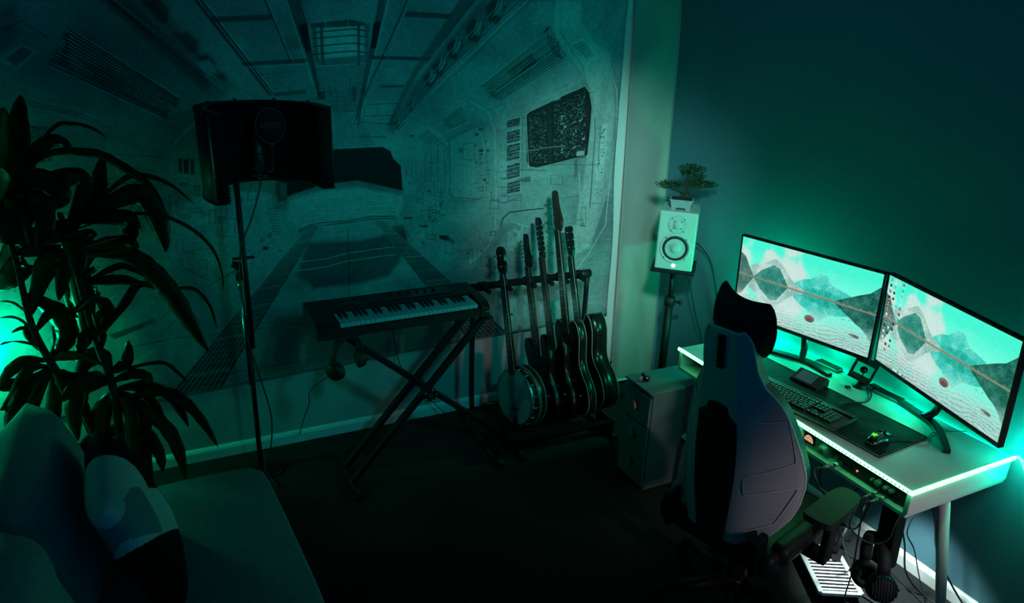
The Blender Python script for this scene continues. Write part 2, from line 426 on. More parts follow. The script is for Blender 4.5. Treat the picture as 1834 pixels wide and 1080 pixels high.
TAP = """
P|-2104,2321,-1755,2337,-1889,1671,-2032,1676|B|0.6|0.05
P|-3336,2266,-2855,2287,-2487,1908,-2722,1723,-3166,1876,-3382,2011|M|0.35|0.08
P|-2657,2296,-2155,2319,-2033,1648,-2289,1868|M|0.25|0.05
P|-1755,2337,-997,2371,-1742,1695,-1889,1671|M|0.3|0.05
P|-3017,878,-2197,763,-2335,455,-2948,423|M|0.45|0.06
P|-2562,814,-1075,891,-1059,454,-2336,438|M|0.55|0.07
P|-3333,1088,-3145,1148,-2906,980,-2928,593,-3112,534|G|0.4|0.05
P|-3135,895,-2988,918,-3040,704,-3131,659|L|0.35|0.03
P|-2855,2287,-2779,2291,-2483,1945,-2536,1901|D|0.45|0.02
P|-2981,2282,-2865,2287,-2535,1908,-2575,1871|D|0.75|0.02
P|-2724,2293,-2623,2298,-2337,1907,-2389,1890|G|0.4|0.01
P|-2623,2298,-2589,2299,-2312,1899,-2338,1894|D|0.8|0.006
L|-2612,2298,-2328,1894|K|0.6|0.003
L|-2601,2299,-2320,1894|L|0.6|0.003
L|-2589,2299,-2312,1894|K|0.6|0.003
L|-2578,2300,-2305,1894|L|0.6|0.003
L|-2929,2284,-2532,1945|G|0.8|0.003
L|-2948,2283,-2547,1908|K|0.7|0.006
P|-2831,2285,-2756,2303,-2710,2252,-2725,2190,-2768,2204|K|0.75|0.012
L|-2770,2310,-2724,2259,-2735,2197|G|0.6|0.0025
L|-2761,2311,-2717,2260,-2731,2197|G|0.6|0.0025
L|-2752,2311,-2710,2260,-2726,2198|G|0.6|0.0025
L|-2743,2312,-2704,2260,-2722,2198|G|0.6|0.0025
P|-2718,2155,-2653,2169,-2613,2125,-2626,2071,-2663,2084|K|0.75|0.012
L|-2665,2176,-2626,2131,-2635,2078|G|0.6|0.0025
L|-2656,2176,-2619,2131,-2630,2078|G|0.6|0.0025
L|-2647,2176,-2612,2131,-2625,2078|G|0.6|0.0025
L|-2638,2176,-2605,2131,-2621,2078|G|0.6|0.0025
P|-2633,2066,-2585,2076,-2555,2043,-2564,2004,-2591,2013|K|0.75|0.012
L|-2594,2081,-2564,2047,-2571,2009|G|0.6|0.0025
L|-2584,2081,-2557,2048,-2566,2009|G|0.6|0.0025
L|-2575,2081,-2550,2048,-2561,2009|G|0.6|0.0025
L|-2566,2081,-2543,2048,-2556,2009|G|0.6|0.0025
P|-2566,1985,-2532,1992,-2510,1968,-2517,1941,-2536,1948|K|0.75|0.012
L|-2538,1996,-2517,1972,-2521,1944|G|0.6|0.0025
L|-2529,1996,-2510,1972,-2516,1944|G|0.6|0.0025
L|-2519,1996,-2502,1972,-2512,1944|G|0.6|0.0025
L|-2509,1996,-2495,1972,-2507,1944|G|0.6|0.0025
P|-2729,2253,-2686,2277,-2663,2205,-2689,2177|G|0.8|0.006
P|-2636,2037,-2583,2052,-2555,1999,-2596,1975|L|0.6|0.01
P|-2571,2079,-2536,2091,-2515,2019,-2536,1999|G|0.7|0.005
P|-2555,2232,-2295,2251,-2292,2227,-2557,2209|D|0.8|0.005
P|-2445,2042,-2150,2063,-2149,2043,-2442,2025|D|0.85|0.004
L|-2447,2017,-2147,2038|L|0.5|0.003
P|-2311,1907,-2165,1920,-2161,1899,-2313,1889|D|0.7|0.004
L|-2406,1985,-2201,2002|M|0.6|0.003
L|-2322,2311,-2224,2042|K|0.8|0.005
L|-2310,2312,-2214,2047|L|0.5|0.0025
P|-2242,2151,-2164,2173,-2155,2111,-2233,2097|M|0.6|0.01
P|-2225,2316,-2160,2319,-2115,2048,-2092,1888,-2108,1888,-2141,2048|K|0.75|0.006
L|-2215,2316,-2138,2099|G|0.5|0.0025
L|-2203,2317,-2130,2099|G|0.5|0.0025
L|-2190,2317,-2122,2099|G|0.5|0.0025
L|-2178,2318,-2114,2099|G|0.5|0.0025
L|-2165,2318,-2106,2099|G|0.5|0.0025
L|-2225,2316,-2113,1888|W|0.55|0.003
P|-2182,2209,-2140,2223,-2127,2099,-2149,2086|K|0.9|0.004
P|-1794,2335,-1755,2337,-1824,2091,-1914,1770,-1926,1770,-1861,2052|K|0.75|0.006
L|-1744,2337,-1915,1767|W|0.5|0.003
L|-1766,2336,-1879,1946|G|0.5|0.003
P|-1825,2228,-1785,2245,-1812,2118,-1840,2109|K|0.9|0.004
P|-2112,1906,-2074,1914,-2071,1872,-2109,1872|K|0.8|0.003
P|-1891,1924,-1866,1932,-1876,1892,-1893,1892|K|0.8|0.003
P|-1660,2290,-1412,2287,-1424,2262,-1666,2264|D|0.85|0.004
P|-1835,2081,-1527,2078,-1539,2061,-1841,2062|D|0.85|0.003
P|-1794,1940,-1672,1940,-1678,1929,-1794,1929|D|0.8|0.002
P|-1763,2021,-1682,2022,-1671,1946,-1788,1967|L|0.25|0.01
L|-1650,2342,-1888,1865,-1915,1742|K|0.8|0.004
L|-1642,2342,-1762,2053|L|0.4|0.0025
L|-1866,1846,-1679,1852|K|0.6|0.003
L|-1885,1791,-1722,1791|K|0.6|0.003
L|-1900,1761,-1741,1746|D|0.6|0.003
L|-1917,1692,-1772,1682|K|0.7|0.003
P|-1376,2354,-1284,2358,-1602,2001,-1741,1738,-1765,1739,-1617,2028|K|0.72|0.008
L|-1370,2354,-1629,2006,-1756,1719|G|0.5|0.0025
L|-1352,2355,-1620,2006,-1750,1718|G|0.5|0.0025
L|-1334,2356,-1611,2006,-1744,1718|G|0.5|0.0025
L|-1315,2357,-1602,2006,-1738,1718|G|0.5|0.0025
P|-1253,2359,-1062,2368,-1466,2001,-1742,1701,-1759,1724,-1557,2028|D|0.5|0.015
P|-1230,2323,-1184,2373,-1106,2336,-1152,2245,-1210,2259|K|0.7|0.01
P|-1155,2358,-1117,2352,-1143,2286,-1182,2293|G|0.75|0.006
L|-1220,2275,-1173,2317,-1146,2383|L|0.6|0.0022
L|-1207,2275,-1160,2318,-1137,2383|K|0.6|0.0022
L|-1194,2276,-1148,2318,-1127,2384|L|0.6|0.0022
L|-1181,2276,-1135,2319,-1118,2384|K|0.6|0.0022
P|-1343,2224,-1300,2271,-1229,2235,-1271,2150,-1324,2164|K|0.7|0.01
P|-1273,2256,-1238,2250,-1263,2188,-1299,2195|G|0.75|0.006
L|-1333,2179,-1290,2218,-1265,2279|L|0.6|0.0022
L|-1321,2179,-1278,2218,-1256,2280|K|0.6|0.0022
L|-1308,2179,-1265,2219,-1246,2280|L|0.6|0.0022
L|-1296,2180,-1252,2219,-1237,2280|K|0.6|0.0022
P|-1450,2130,-1414,2170,-1354,2138,-1391,2065,-1435,2078|K|0.7|0.01
P|-1391,2157,-1362,2151,-1383,2098,-1413,2104|G|0.75|0.006
L|-1443,2091,-1406,2124,-1384,2177|L|0.6|0.0022
L|-1430,2091,-1394,2125,-1375,2177|K|0.6|0.0022
L|-1418,2091,-1381,2125,-1366,2177|L|0.6|0.0022
L|-1406,2091,-1369,2125,-1356,2178|K|0.6|0.0022
P|-1524,2039,-1493,2073,-1444,2046,-1475,1985,-1512,1996|K|0.7|0.01
P|-1475,2062,-1451,2057,-1469,2013,-1493,2018|G|0.75|0.006
L|-1518,2007,-1487,2034,-1469,2078|L|0.6|0.0022
L|-1506,2007,-1475,2035,-1460,2079|K|0.6|0.0022
L|-1493,2007,-1463,2035,-1451,2079|L|0.6|0.0022
L|-1481,2007,-1450,2035,-1441,2079|K|0.6|0.0022
P|-1571,1978,-1544,2008,-1500,1983,-1528,1928,-1561,1938|K|0.7|0.01
P|-1528,1998,-1506,1993,-1522,1953,-1544,1958|G|0.75|0.006
L|-1566,1948,-1539,1973,-1522,2013|L|0.6|0.0022
L|-1554,1948,-1526,1973,-1513,2013|K|0.6|0.0022
L|-1542,1948,-1514,1973,-1504,2013|L|0.6|0.0022
L|-1530,1948,-1502,1973,-1495,2013|K|0.6|0.0022
P|-1655,1843,-1633,1866,-1600,1846,-1621,1803,-1647,1811|K|0.7|0.01
P|-1621,1858,-1604,1854,-1617,1823,-1634,1827|G|0.75|0.006
L|-1651,1819,-1629,1839,-1616,1870|L|0.6|0.0022
L|-1639,1819,-1617,1838,-1607,1870|K|0.6|0.0022
L|-1627,1819,-1605,1838,-1598,1870|L|0.6|0.0022
L|-1615,1819,-1593,1838,-1589,1870|K|0.6|0.0022
P|-1730,1753,-1711,1773,-1683,1755,-1702,1718,-1723,1726|K|0.7|0.01
P|-1701,1766,-1687,1762,-1698,1735,-1712,1739|G|0.75|0.006
L|-1727,1733,-1708,1749,-1697,1776|L|0.6|0.0022
L|-1715,1732,-1696,1749,-1688,1776|K|0.6|0.0022
L|-1703,1732,-1684,1749,-1679,1776|L|0.6|0.0022
L|-1691,1732,-1672,1748,-1670,1775|K|0.6|0.0022
L|-984,2371,-1435,1988,-1772,1668|L|0.6|0.0035
L|-964,2372,-1397,1994|K|0.5|0.003
L|-1030,2369,-1496,1974,-1742,1695|K|0.7|0.003
P|-2121,2208,-1869,2237,-1870,2046,-2105,2023|L|0.55|0.008
P|-2059,2196,-1908,2218,-1914,2067,-2061,2054|W|0.32|0.01
P|-2128,2218,-1936,2242,-1863,2232,-1869,2216,-2121,2199|D|0.85|0.003
L|-2112,2179,-1925,2200,-1856,2194|K|0.75|0.0045
L|-2114,2152,-1926,2172,-1857,2166|K|0.75|0.0045
L|-2116,2117,-1927,2136,-1859,2130|K|0.75|0.0045
L|-2118,2081,-1929,2100,-1860,2093|K|0.75|0.0045
P|-2081,2215,-2068,2215,-2068,2034,-2084,2033|D|0.85|0.003
P|-1902,2220,-1888,2221,-1896,2035,-1907,2035|D|0.85|0.003
P|-2121,2204,-2100,2207,-2093,2049,-2110,2043|D|0.7|0.004
P|-1869,2221,-1841,2227,-1856,2046,-1870,2046|M|0.8|0.005
P|-2103,2059,-1869,2083,-1867,2046,-2100,2028|M|0.75|0.004
H|-2100,2023,-1862,2041,-1866,1932,-2101,1919|K|0.55|0.0028|10|3|0
H|-2079,1919,-1894,1930,-1907,1811,-2036,1813|K|0.65|0.0032|11|4|0
H|-2030,1812,-1912,1822,-1832,1641,-2028,1642|K|0.5|0.0024|16|5|0
P|-1936,1932,-1914,1932,-1922,1865,-1939,1860|D|0.7|0.002
P|-3114,2179,-2716,1882,-2794,1785,-3229,2012|M|0.45|0.01
P|-3094,2047,-2968,2003,-2899,1921,-3028,1957|K|0.85|0.008
P|-3023,2019,-2918,1945,-2938,1910,-3058,1968|K|0.6|0.006
P|-3139,2146,-3115,2151,-3138,2024,-3174,2030,-3134,2102|K|0.8|0.004
P|-2895,1980,-2885,1978,-2906,1902,-2922,1910|K|0.6|0.003
H|-3110,2177,-2713,1887,-2794,1785,-3224,2017|L|0.85|0.0035|14|6|0.12
H|-3112,2168,-2719,1877,-2789,1794,-3215,2026|K|0.75|0.0045|13|7|0.12
G|-2804,1909,-2717,1872,-2747,1811,-2813,1837|K|0.8|4|4|0.5|8
L|-3320,1896,-3110,1829,-3011,1774|L|0.55|0.003
L|-3322,1884,-3112,1818,-3012,1765|K|0.55|0.003
L|-3324,1871,-3114,1805,-3014,1753|K|0.55|0.003
L|-3326,1859,-3115,1795,-3015,1744|L|0.55|0.003
L|-3320,1940,-3186,1876,-3033,1775,-3015,1743|L|0.5|0.003
L|-3357,2150,-3274,2189,-3187,2123|D|0.6|0.004
P|-3376,2043,-3292,2107,-3231,2074,-3326,1998,-3378,2028|L|0.6|0.006
P|-3352,2046,-3291,2090,-3255,2071,-3323,2016|G|0.9|0.003
H|-3352,2046,-3291,2090,-3255,2071,-3323,2016|D|0.7|0.003|5|9|0
P|-3343,2224,-3279,2268,-3301,2141,-3372,2065|D|0.5|0.02
P|-1257,1940,-834,2243,-729,2087,-1149,1852|M|0.35|0.008
P|-1049,1966,-950,2104,-910,2058,-1020,1999|K|0.9|0.005
P|-1098,2010,-957,2106,-942,2081,-1073,1975|K|0.7|0.005
P|-868,2237,-842,2249,-853,2214,-893,2196|K|0.8|0.003
H|-1257,1940,-834,2243,-729,2087,-1149,1852|W|0.75|0.0032|14|10|0.15
H|-1256,1932,-834,2232,-739,2078,-1155,1847|K|0.75|0.0035|13|11|0.15
L|-853,2203,-842,2152,-804,2094|K|0.8|0.004
L|-835,2192,-820,2135,-786,2089|K|0.8|0.004
L|-816,2181,-798,2118,-768,2083|K|0.8|0.004
L|-798,2170,-776,2101,-750,2077|K|0.8|0.004
G|-1231,1940,-1179,1960,-1143,1882,-1189,1873|K|0.8|3|4|0.7|12
H|-1465,1769,-1364,1852,-1312,1772,-1427,1722|L|0.8|0.0025|12|13|0.1
H|-1465,1764,-1364,1846,-1312,1766,-1427,1716|K|0.7|0.0025|11|14|0.1
H|-1606,1677,-1544,1719,-1481,1659,-1528,1625|K|0.6|0.0025|7|15|0.1
L|-1433,1702,-1207,1800,-638,1946|L|0.4|0.0025
L|-1330,2356,-829,2378|D|0.3|0.004
L|-927,2313,-845,2361|L|0.4|0.0025
L|-985,2272,-843,2322|L|0.4|0.0025
L|-1043,2231,-840,2283|L|0.4|0.0025
P|-822,2379,-670,2386,-660,2266,-565,2173,-487,2123,-424,1946,-381,1354,-500,975,-654,881,-572,1366,-545,1853,-625,2007,-764,2139,-819,2224|W|0.5|0.012
P|-770,2217,-715,2241,-639,2180,-542,2122,-556,2062,-630,2067|L|0.6|0.008
P|-702,2155,-632,2186,-559,2104,-609,2085|K|0.2|0.004
L|-709,2155,-639,2185,-536,2099,-600,2062|W|0.7|0.01
H|-686,2143,-623,2168,-582,2110,-616,2085|G|0.9|0.004|4|16|0
L|-478,2115,-405,1915,-387,1658,-389,1355,-398,1110,-497,938,-605,766|W|0.6|0.006
L|-766,2205,-627,2037,-550,1790|M|0.5|0.004
L|-795,2380,-776,2211|M|0.4|0.003
P|-968,1781,-948,1799,-608,1937,-575,1900,-557,1822,-560,1548,-578,1529,-882,1484,-929,1490,-949,1522|K|0.95|0.003
L|-968,1781,-948,1799,-608,1937,-575,1900,-557,1822,-560,1539,-889,1478,-936,1490,-968,1781|W|0.5|0.003
P|-837,1825,-816,1834,-788,1502,-809,1497|D|0.9|0.002
G|-954,1781,-843,1819,-818,1510,-926,1499|G|0.75|9|26|0.62|17
G|-801,1831,-602,1909,-573,1559,-774,1515|G|0.85|14|30|0.62|18
G|-755,1793,-612,1847,-583,1592,-731,1552|L|0.8|8|12|0.3|19
P|-627,1564,-582,1572,-579,1543,-625,1538|W|0.6|0.002
P|-796,1870,-761,1886,-756,1864,-792,1852|L|0.5|0.002
L|-902,1856,-745,1916,-615,1977|L|0.5|0.004
P|-954,1475,-622,1508,-616,1428,-951,1420|G|0.6|0.004
H|-971,1469,-622,1505,-616,1428,-969,1414|L|0.6|0.003|6|20|0
P|-1088,1753,-1003,1770,-1004,1724,-1090,1711|M|0.7|0.002
H|-1088,1753,-1003,1770,-1004,1724,-1090,1711|K|0.85|0.0035|4|30|0.2
G|-1088,1753,-1003,1770,-1004,1724,-1090,1711|K|0.95|5|5|0.45|40
L|-1088,1753,-1003,1770,-1004,1724,-1090,1711,-1088,1753|L|0.7|0.0025
P|-1086,1689,-1000,1706,-1000,1638,-1087,1625|M|0.7|0.002
H|-1086,1689,-1000,1706,-1000,1638,-1087,1625|K|0.85|0.0035|4|31|0.2
G|-1086,1689,-1000,1706,-1000,1638,-1087,1625|K|0.95|5|5|0.45|41
L|-1086,1689,-1000,1706,-1000,1638,-1087,1625,-1086,1689|L|0.7|0.0025
P|-1083,1616,-996,1631,-996,1537,-1083,1525|M|0.7|0.002
H|-1083,1616,-996,1631,-996,1537,-1083,1525|K|0.85|0.0035|4|32|0.2
G|-1083,1616,-996,1631,-996,1537,-1083,1525|K|0.95|5|5|0.45|42
L|-1083,1616,-996,1631,-996,1537,-1083,1525,-1083,1616|L|0.7|0.0025
P|-1079,1506,-992,1521,-991,1435,-1079,1424|M|0.7|0.002
H|-1079,1506,-992,1521,-991,1435,-1079,1424|K|0.85|0.0035|4|33|0.2
G|-1079,1506,-992,1521,-991,1435,-1079,1424|K|0.95|5|5|0.45|43
L|-1079,1506,-992,1521,-991,1435,-1079,1424,-1079,1506|L|0.7|0.0025
P|-1075,1407,-987,1422,-988,1350,-1076,1340|M|0.7|0.002
H|-1075,1407,-987,1422,-988,1350,-1076,1340|K|0.85|0.0035|4|34|0.2
G|-1075,1407,-987,1422,-988,1350,-1076,1340|K|0.95|5|5|0.45|44
L|-1075,1407,-987,1422,-988,1350,-1076,1340,-1075,1407|L|0.7|0.0025
P|-998,1812,-970,1818,-953,1387,-978,1382|G|0.35|0.004
L|-1106,1784,-1094,1347|L|0.4|0.0025
L|-990,1797,-971,1388|M|0.5|0.0025
P|-494,1719,-445,1731,-445,1399,-493,1398|W|0.7|0.002
G|-490,1712,-452,1724,-454,1406,-486,1405|K|0.8|3|16|0.7|50
L|-537,1765,-520,1661,-512,1396,-513,1224|K|0.7|0.004
L|-437,1724,-427,1288|L|0.5|0.0025
P|-494,1712,-479,1719,-479,1462,-487,1462|G|0.8|0.002
G|-484,1343,-452,1341,-455,1290,-487,1292|K|0.8|3|3|0.7|51
L|-504,1251,-370,1249|M|0.5|0.003
P|-1424,1657,-1272,1724,-1231,1699,-1209,1614,-1203,1370,-1243,1328,-1392,1344,-1419,1371|L|0.35|0.004
L|-1401,1656,-1402,1357|G|0.6|0.0022
L|-1375,1664,-1375,1355|G|0.6|0.0022
L|-1349,1673,-1349,1354|G|0.6|0.0022
L|-1323,1681,-1322,1352|G|0.6|0.0022
L|-1297,1689,-1295,1350|G|0.6|0.0022
L|-1271,1697,-1268,1349|G|0.6|0.0022
L|-1245,1706,-1240,1347|G|0.6|0.0022
L|-1424,1657,-1272,1724,-1231,1699,-1209,1614,-1203,1370,-1243,1328,-1392,1344,-1419,1371,-1424,1657|M|0.6|0.003
P|-1288,1713,-1231,1681,-1202,1338,-1264,1336|G|0.4|0.006
G|-1285,1713,-1199,1725,-1180,1400,-1272,1400|K|0.85|4|14|0.35|52
L|-1307,1860,-1201,1800,-1157,1694,-1142,1398,-1141,1137,-1180,1040,-1291,949|W|0.4|0.004
L|-1323,1845,-1220,1783,-1181,1680,-1166,1400,-1169,1156|G|0.6|0.003
L|-1465,1804,-1332,1846|L|0.4|0.003
L|-1553,1734,-1465,1673,-1432,1507,-1445,1322,-1510,1264|L|0.45|0.003
L|-1638,1550,-1626,1561,-1613,1548,-1615,1441,-1640,1442,-1638,1550|M|0.7|0.0025
L|-1609,1383,-1593,1394,-1577,1381,-1578,1325,-1610,1327,-1609,1383|M|0.7|0.0025
L|-1513,1438,-1494,1449,-1474,1436,-1474,1356,-1513,1358,-1513,1438|M|0.7|0.0025
L|-1560,1614,-1544,1626,-1528,1613,-1529,1445,-1561,1447,-1560,1614|M|0.7|0.0025
L|-1490,1633,-1471,1644,-1452,1631,-1451,1370,-1490,1372,-1490,1633|M|0.7|0.0025
G|-1679,1531,-1648,1529,-1650,1403,-1674,1405|K|0.9|2|6|0.5|53
G|-1618,1426,-1574,1423,-1574,1325,-1619,1328|K|0.85|3|6|0.45|54
G|-1555,1391,-1458,1417,-1458,1222,-1549,1216|K|0.8|8|10|0.35|55
G|-1562,1299,-1490,1307,-1497,1206,-1543,1203|K|0.85|5|6|0.6|56
P|-1683,1255,-1633,1251,-1639,1239,-1684,1243|K|0.8|0.002
P|-1588,1201,-1543,1197,-1550,1185,-1588,1188|K|0.85|0.002
L|-1510,1175,-1458,1222|L|0.6|0.003
P|-1481,1134,-1431,1129,-1390,1080,-1477,1114|K|0.9|0.002
P|-1430,1116,-1390,1093,-1393,1073,-1437,1104|M|0.8|0.002
L|-1556,1172,-1543,1107,-1484,1076,-1362,1057|L|0.4|0.003
L|-1109,1161,-1093,1206,-1051,1236,-831,1240|K|0.7|0.006
L|-1398,1281,-1372,1317,-1195,1331|M|0.5|0.003
L|-1415,1257,-1087,1232|M|0.4|0.002
L|-1175,1362,-1167,1316,-1089,1292,-983,1324|K|0.6|0.003
L|-983,1324,-979,1251|M|0.6|0.003
P|-717,1286,-606,1293,-593,1125,-694,1120|G|0.5|0.004
L|-721,1290,-594,1299|M|0.6|0.003
L|-601,1434,-575,1201|W|0.5|0.005
P|-638,1516,-616,1518,-612,1418,-631,1416|M|0.7|0.002
P|-1072,1029,-914,1042,-840,720,-1031,726|M|0.3|0.01
P|-807,1018,-688,978,-679,793,-789,853|G|0.5|0.003
L|-807,1018,-688,978,-679,793|L|0.5|0.003
H|-791,949,-696,915,-688,805,-782,859|L|0.6|0.003|5|57|0
G|-793,981,-698,951,-697,929,-792,960|K|0.8|4|1|0.9|58
P|-1109,1168,-994,1175,-1026,1059,-1152,1037|M|0.5|0.01
P|-1064,1114,-957,1155,-962,1019,-1060,994|L|0.25|0.006
P|-1360,855,-1153,1071,-927,910,-1065,603|M|0.4|0.03
P|-398,979,-343,967,-326,714,-380,701|G|0.8|0.003
L|-414,1021,-339,1018|L|0.5|0.003
P|-509,583,-382,586,-298,515,-459,495|G|0.6|0.003
L|-529,831,-470,906|K|0.6|0.004
L|-548,818,-454,911|L|0.5|0.003
P|-2309,1598,-2034,1632,-1791,1634,-1750,1610,-1739,1574,-1697,1532,-1690,1400,-1748,1415,-1926,1467,-2099,1459,-2290,1408,-2320,1522|K|0.97|0.004
P|-2320,1452,-2154,1485,-1925,1490,-1690,1415,-1691,1369,-1928,1432,-2129,1421,-2298,1375|K|0.5|0.018
P|-2291,1402,-2115,1420,-1928,1432,-1691,1369,-1689,1293,-1753,1236,-1994,1252,-2225,1235,-2277,1287|L|0.42|0.012
H|-2228,1398,-1749,1388,-1705,1263,-2250,1276|L|0.4|0.0022|11|60|0.2
H|-2229,1390,-1749,1379,-1705,1254,-2251,1267|M|0.35|0.0025|9|61|0.2
L|-2245,1231,-2190,1250,-2139,1258,-1994,1258,-1874,1270,-1727,1262|K|0.7|0.0045
L|-2246,1220,-2182,1241,-1994,1249,-1868,1257,-1727,1249|D|0.7|0.005
L|-2241,1240,-2190,1259,-1993,1267,-1868,1279,-1727,1268|L|0.5|0.0025
L|-1690,1385,-1707,1325,-1727,1265,-1684,1209,-1672,1151|L|0.5|0.004
L|-2293,1408,-2292,1308,-2251,1261,-2251,1217|L|0.5|0.004
H|-2153,1253,-1851,1247,-1785,1161,-2172,1180|L|0.45|0.0022|5|62|0.2
P|-2207,1162,-2058,1149,-1909,1147,-1678,1177,-1667,1099,-1720,995,-1779,924,-1948,905,-2188,908,-2229,957,-2275,993,-2235,1081|D|0.78|0.018
P|-1753,1205,-1684,1209,-1666,1118,-1718,1091|D|0.7|0.008
P|-2232,911,-1949,898,-1760,918,-1713,830,-2194,811|L|0.25|0.02
L|-2242,1063,-2121,1063,-2002,1082,-1880,1088,-1724,1089|L|0.7|0.003
L|-2268,1017,-2123,1020,-2004,1038,-1882,1044,-1732,1045|L|0.7|0.003
L|-2264,1035,-2237,1051|L|0.4|0.002
L|-1990,1216,-1999,866|K|0.7|0.003
L|-2126,1236,-2134,1131|M|0.4|0.0025
L|-3112,716,-2861,727,-2570,716,-2199,718|K|0.6|0.0035
L|-2943,470,-2619,490,-2212,501|K|0.6|0.003
L|-2201,698,-1765,702,-1215,696|K|0.6|0.003
P|-2910,744,-2874,750,-2908,590,-2934,588|L|0.22|0.015
P|-2796,726,-2759,732,-2793,569,-2819,568|L|0.22|0.015
P|-2435,669,-2395,676,-2425,504,-2454,503|L|0.22|0.015
P|-2263,643,-2221,649,-2250,474,-2280,472|L|0.22|0.015
P|-1768,565,-1722,572,-1746,385,-1779,383|L|0.22|0.015
P|-1532,528,-1484,535,-1505,342,-1540,341|L|0.22|0.015
P|-2281,596,-2242,600,-2258,492,-2288,487|L|0.4|0.006
P|-1729,559,-1688,567,-1697,448,-1717,444|L|0.35|0.006
P|-2212,1222,-2145,1241,-2686,421,-2944,419|K|0.82|0.003
L|-2212,1222,-2944,419|G|0.8|0.0026
L|-2204,1224,-2916,419|G|0.8|0.0026
L|-2197,1227,-2888,419|G|0.8|0.0026
L|-2190,1229,-2859,420|G|0.8|0.0026
L|-2182,1231,-2831,420|G|0.8|0.0026
L|-2175,1233,-2802,420|G|0.8|0.0026
L|-2168,1235,-2774,420|G|0.8|0.0026
L|-2160,1237,-2745,420|G|0.8|0.0026
L|-2153,1239,-2716,420|G|0.8|0.0026
L|-2145,1241,-2686,421|G|0.8|0.0026
H|-2212,1222,-2145,1241,-2686,421,-2944,419|G|0.4|0.0022|26|70|0.2
H|-2212,1222,-2145,1241,-2686,421,-2944,419|L|0.45|0.0028|5|71|0.3
P|-1847,1250,-1796,1239,-1041,481,-1302,470|K|0.82|0.003
L|-1847,1250,-1302,470|G|0.8|0.0026
L|-1842,1248,-1273,471|G|0.8|0.0026
L|-1836,1247,-1245,473|G|0.8|0.0026
L|-1830,1246,-1216,474|G|0.8|0.0026
L|-1825,1245,-1187,475|G|0.8|0.0026
L|-1819,1244,-1158,476|G|0.8|0.0026
L|-1813,1243,-1129,478|G|0.8|0.0026
L|-1807,1242,-1100,479|G|0.8|0.0026
L|-1802,1240,-1071,480|G|0.8|0.0026
L|-1796,1239,-1041,481|G|0.8|0.0026
H|-1847,1250,-1796,1239,-1041,481,-1302,470|G|0.4|0.0022|26|80|0.2
H|-1847,1250,-1796,1239,-1041,481,-1302,470|L|0.45|0.0028|5|81|0.3
L|-2780,1669,-2734,1723,-2662,1792|L|0.6|0.004
P|-2733,1733,-2662,1792,-2665,1767,-2723,1713|L|0.5|0.003
L|-2791,1636,-2815,1495,-2805,1251|L|0.35|0.0025
P|-2763,1614,-2744,1616,-2752,1544,-2766,1550|K|0.85|0.002
P|-2740,1611,-2716,1610,-2726,1540,-2745,1546|K|0.9|0.002
P|-2712,1604,-2693,1604,-2700,1536,-2717,1537|K|0.8|0.002
L|-2776,1540,-2693,1514|L|0.5|0.003
P|-2771,1505,-2728,1503,-2731,1477,-2774,1479|M|0.5|0.002
G|-2771,1505,-2728,1503,-2731,1477,-2774,1479|K|0.9|4|2|0.5|90
L|-2771,1505,-2728,1503,-2731,1477,-2774,1479,-2771,1505|L|0.4|0.002
P|-2788,1354,-2735,1350,-2738,1323,-2792,1327|M|0.5|0.002
G|-2788,1354,-2735,1350,-2738,1323,-2792,1327|K|0.9|5|2|0.5|91
L|-2788,1354,-2735,1350,-2738,1323,-2792,1327,-2788,1354|L|0.4|0.002
P|-2712,1489,-2678,1487,-2685,1428,-2719,1430|M|0.5|0.002
G|-2712,1489,-2678,1487,-2685,1428,-2719,1430|K|0.9|3|5|0.5|92
L|-2712,1489,-2678,1487,-2685,1428,-2719,1430,-2712,1489|L|0.4|0.002
P|-2604,1415,-2566,1412,-2575,1316,-2613,1319|M|0.5|0.002
G|-2604,1415,-2566,1412,-2575,1316,-2613,1319|K|0.9|3|8|0.5|93
L|-2604,1415,-2566,1412,-2575,1316,-2613,1319,-2604,1415|L|0.4|0.002
P|-2622,1333,-2576,1330,-2580,1291,-2626,1295|M|0.5|0.002
G|-2622,1333,-2576,1330,-2580,1291,-2626,1295|K|0.9|4|3|0.5|94
L|-2622,1333,-2576,1330,-2580,1291,-2626,1295,-2622,1333|L|0.4|0.002
P|-2737,1287,-2708,1285,-2715,1213,-2745,1215|M|0.5|0.002
G|-2737,1287,-2708,1285,-2715,1213,-2745,1215|K|0.9|3|6|0.5|95
L|-2737,1287,-2708,1285,-2715,1213,-2745,1215,-2737,1287|L|0.4|0.002
P|-2701,1298,-2676,1296,-2683,1235,-2708,1237|M|0.5|0.002
G|-2701,1298,-2676,1296,-2683,1235,-2708,1237|K|0.9|2|5|0.5|96
L|-2701,1298,-2676,1296,-2683,1235,-2708,1237,-2701,1298|L|0.4|0.002
P|-2745,1218,-2655,1210,-2660,1159,-2750,1168|M|0.5|0.002
G|-2745,1218,-2655,1210,-2660,1159,-2750,1168|K|0.9|9|4|0.5|97
L|-2745,1218,-2655,1210,-2660,1159,-2750,1168,-2745,1218|L|0.4|0.002
P|-2519,1423,-2493,1421,-2497,1383,-2523,1384|M|0.5|0.002
G|-2519,1423,-2493,1421,-2497,1383,-2523,1384|K|0.9|2|3|0.5|98
L|-2519,1423,-2493,1421,-2497,1383,-2523,1384,-2519,1423|L|0.4|0.002
P|-2738,1369,-2664,1364,-2666,1342,-2740,1348|M|0.5|0.002
G|-2738,1369,-2664,1364,-2666,1342,-2740,1348|K|0.9|7|2|0.5|99
L|-2738,1369,-2664,1364,-2666,1342,-2740,1348,-2738,1369|L|0.4|0.002
P|-2825,1456,-2806,1455,-2818,1348,-2837,1350|M|0.5|0.002
G|-2825,1456,-2806,1455,-2818,1348,-2837,1350|K|0.9|2|10|0.5|100
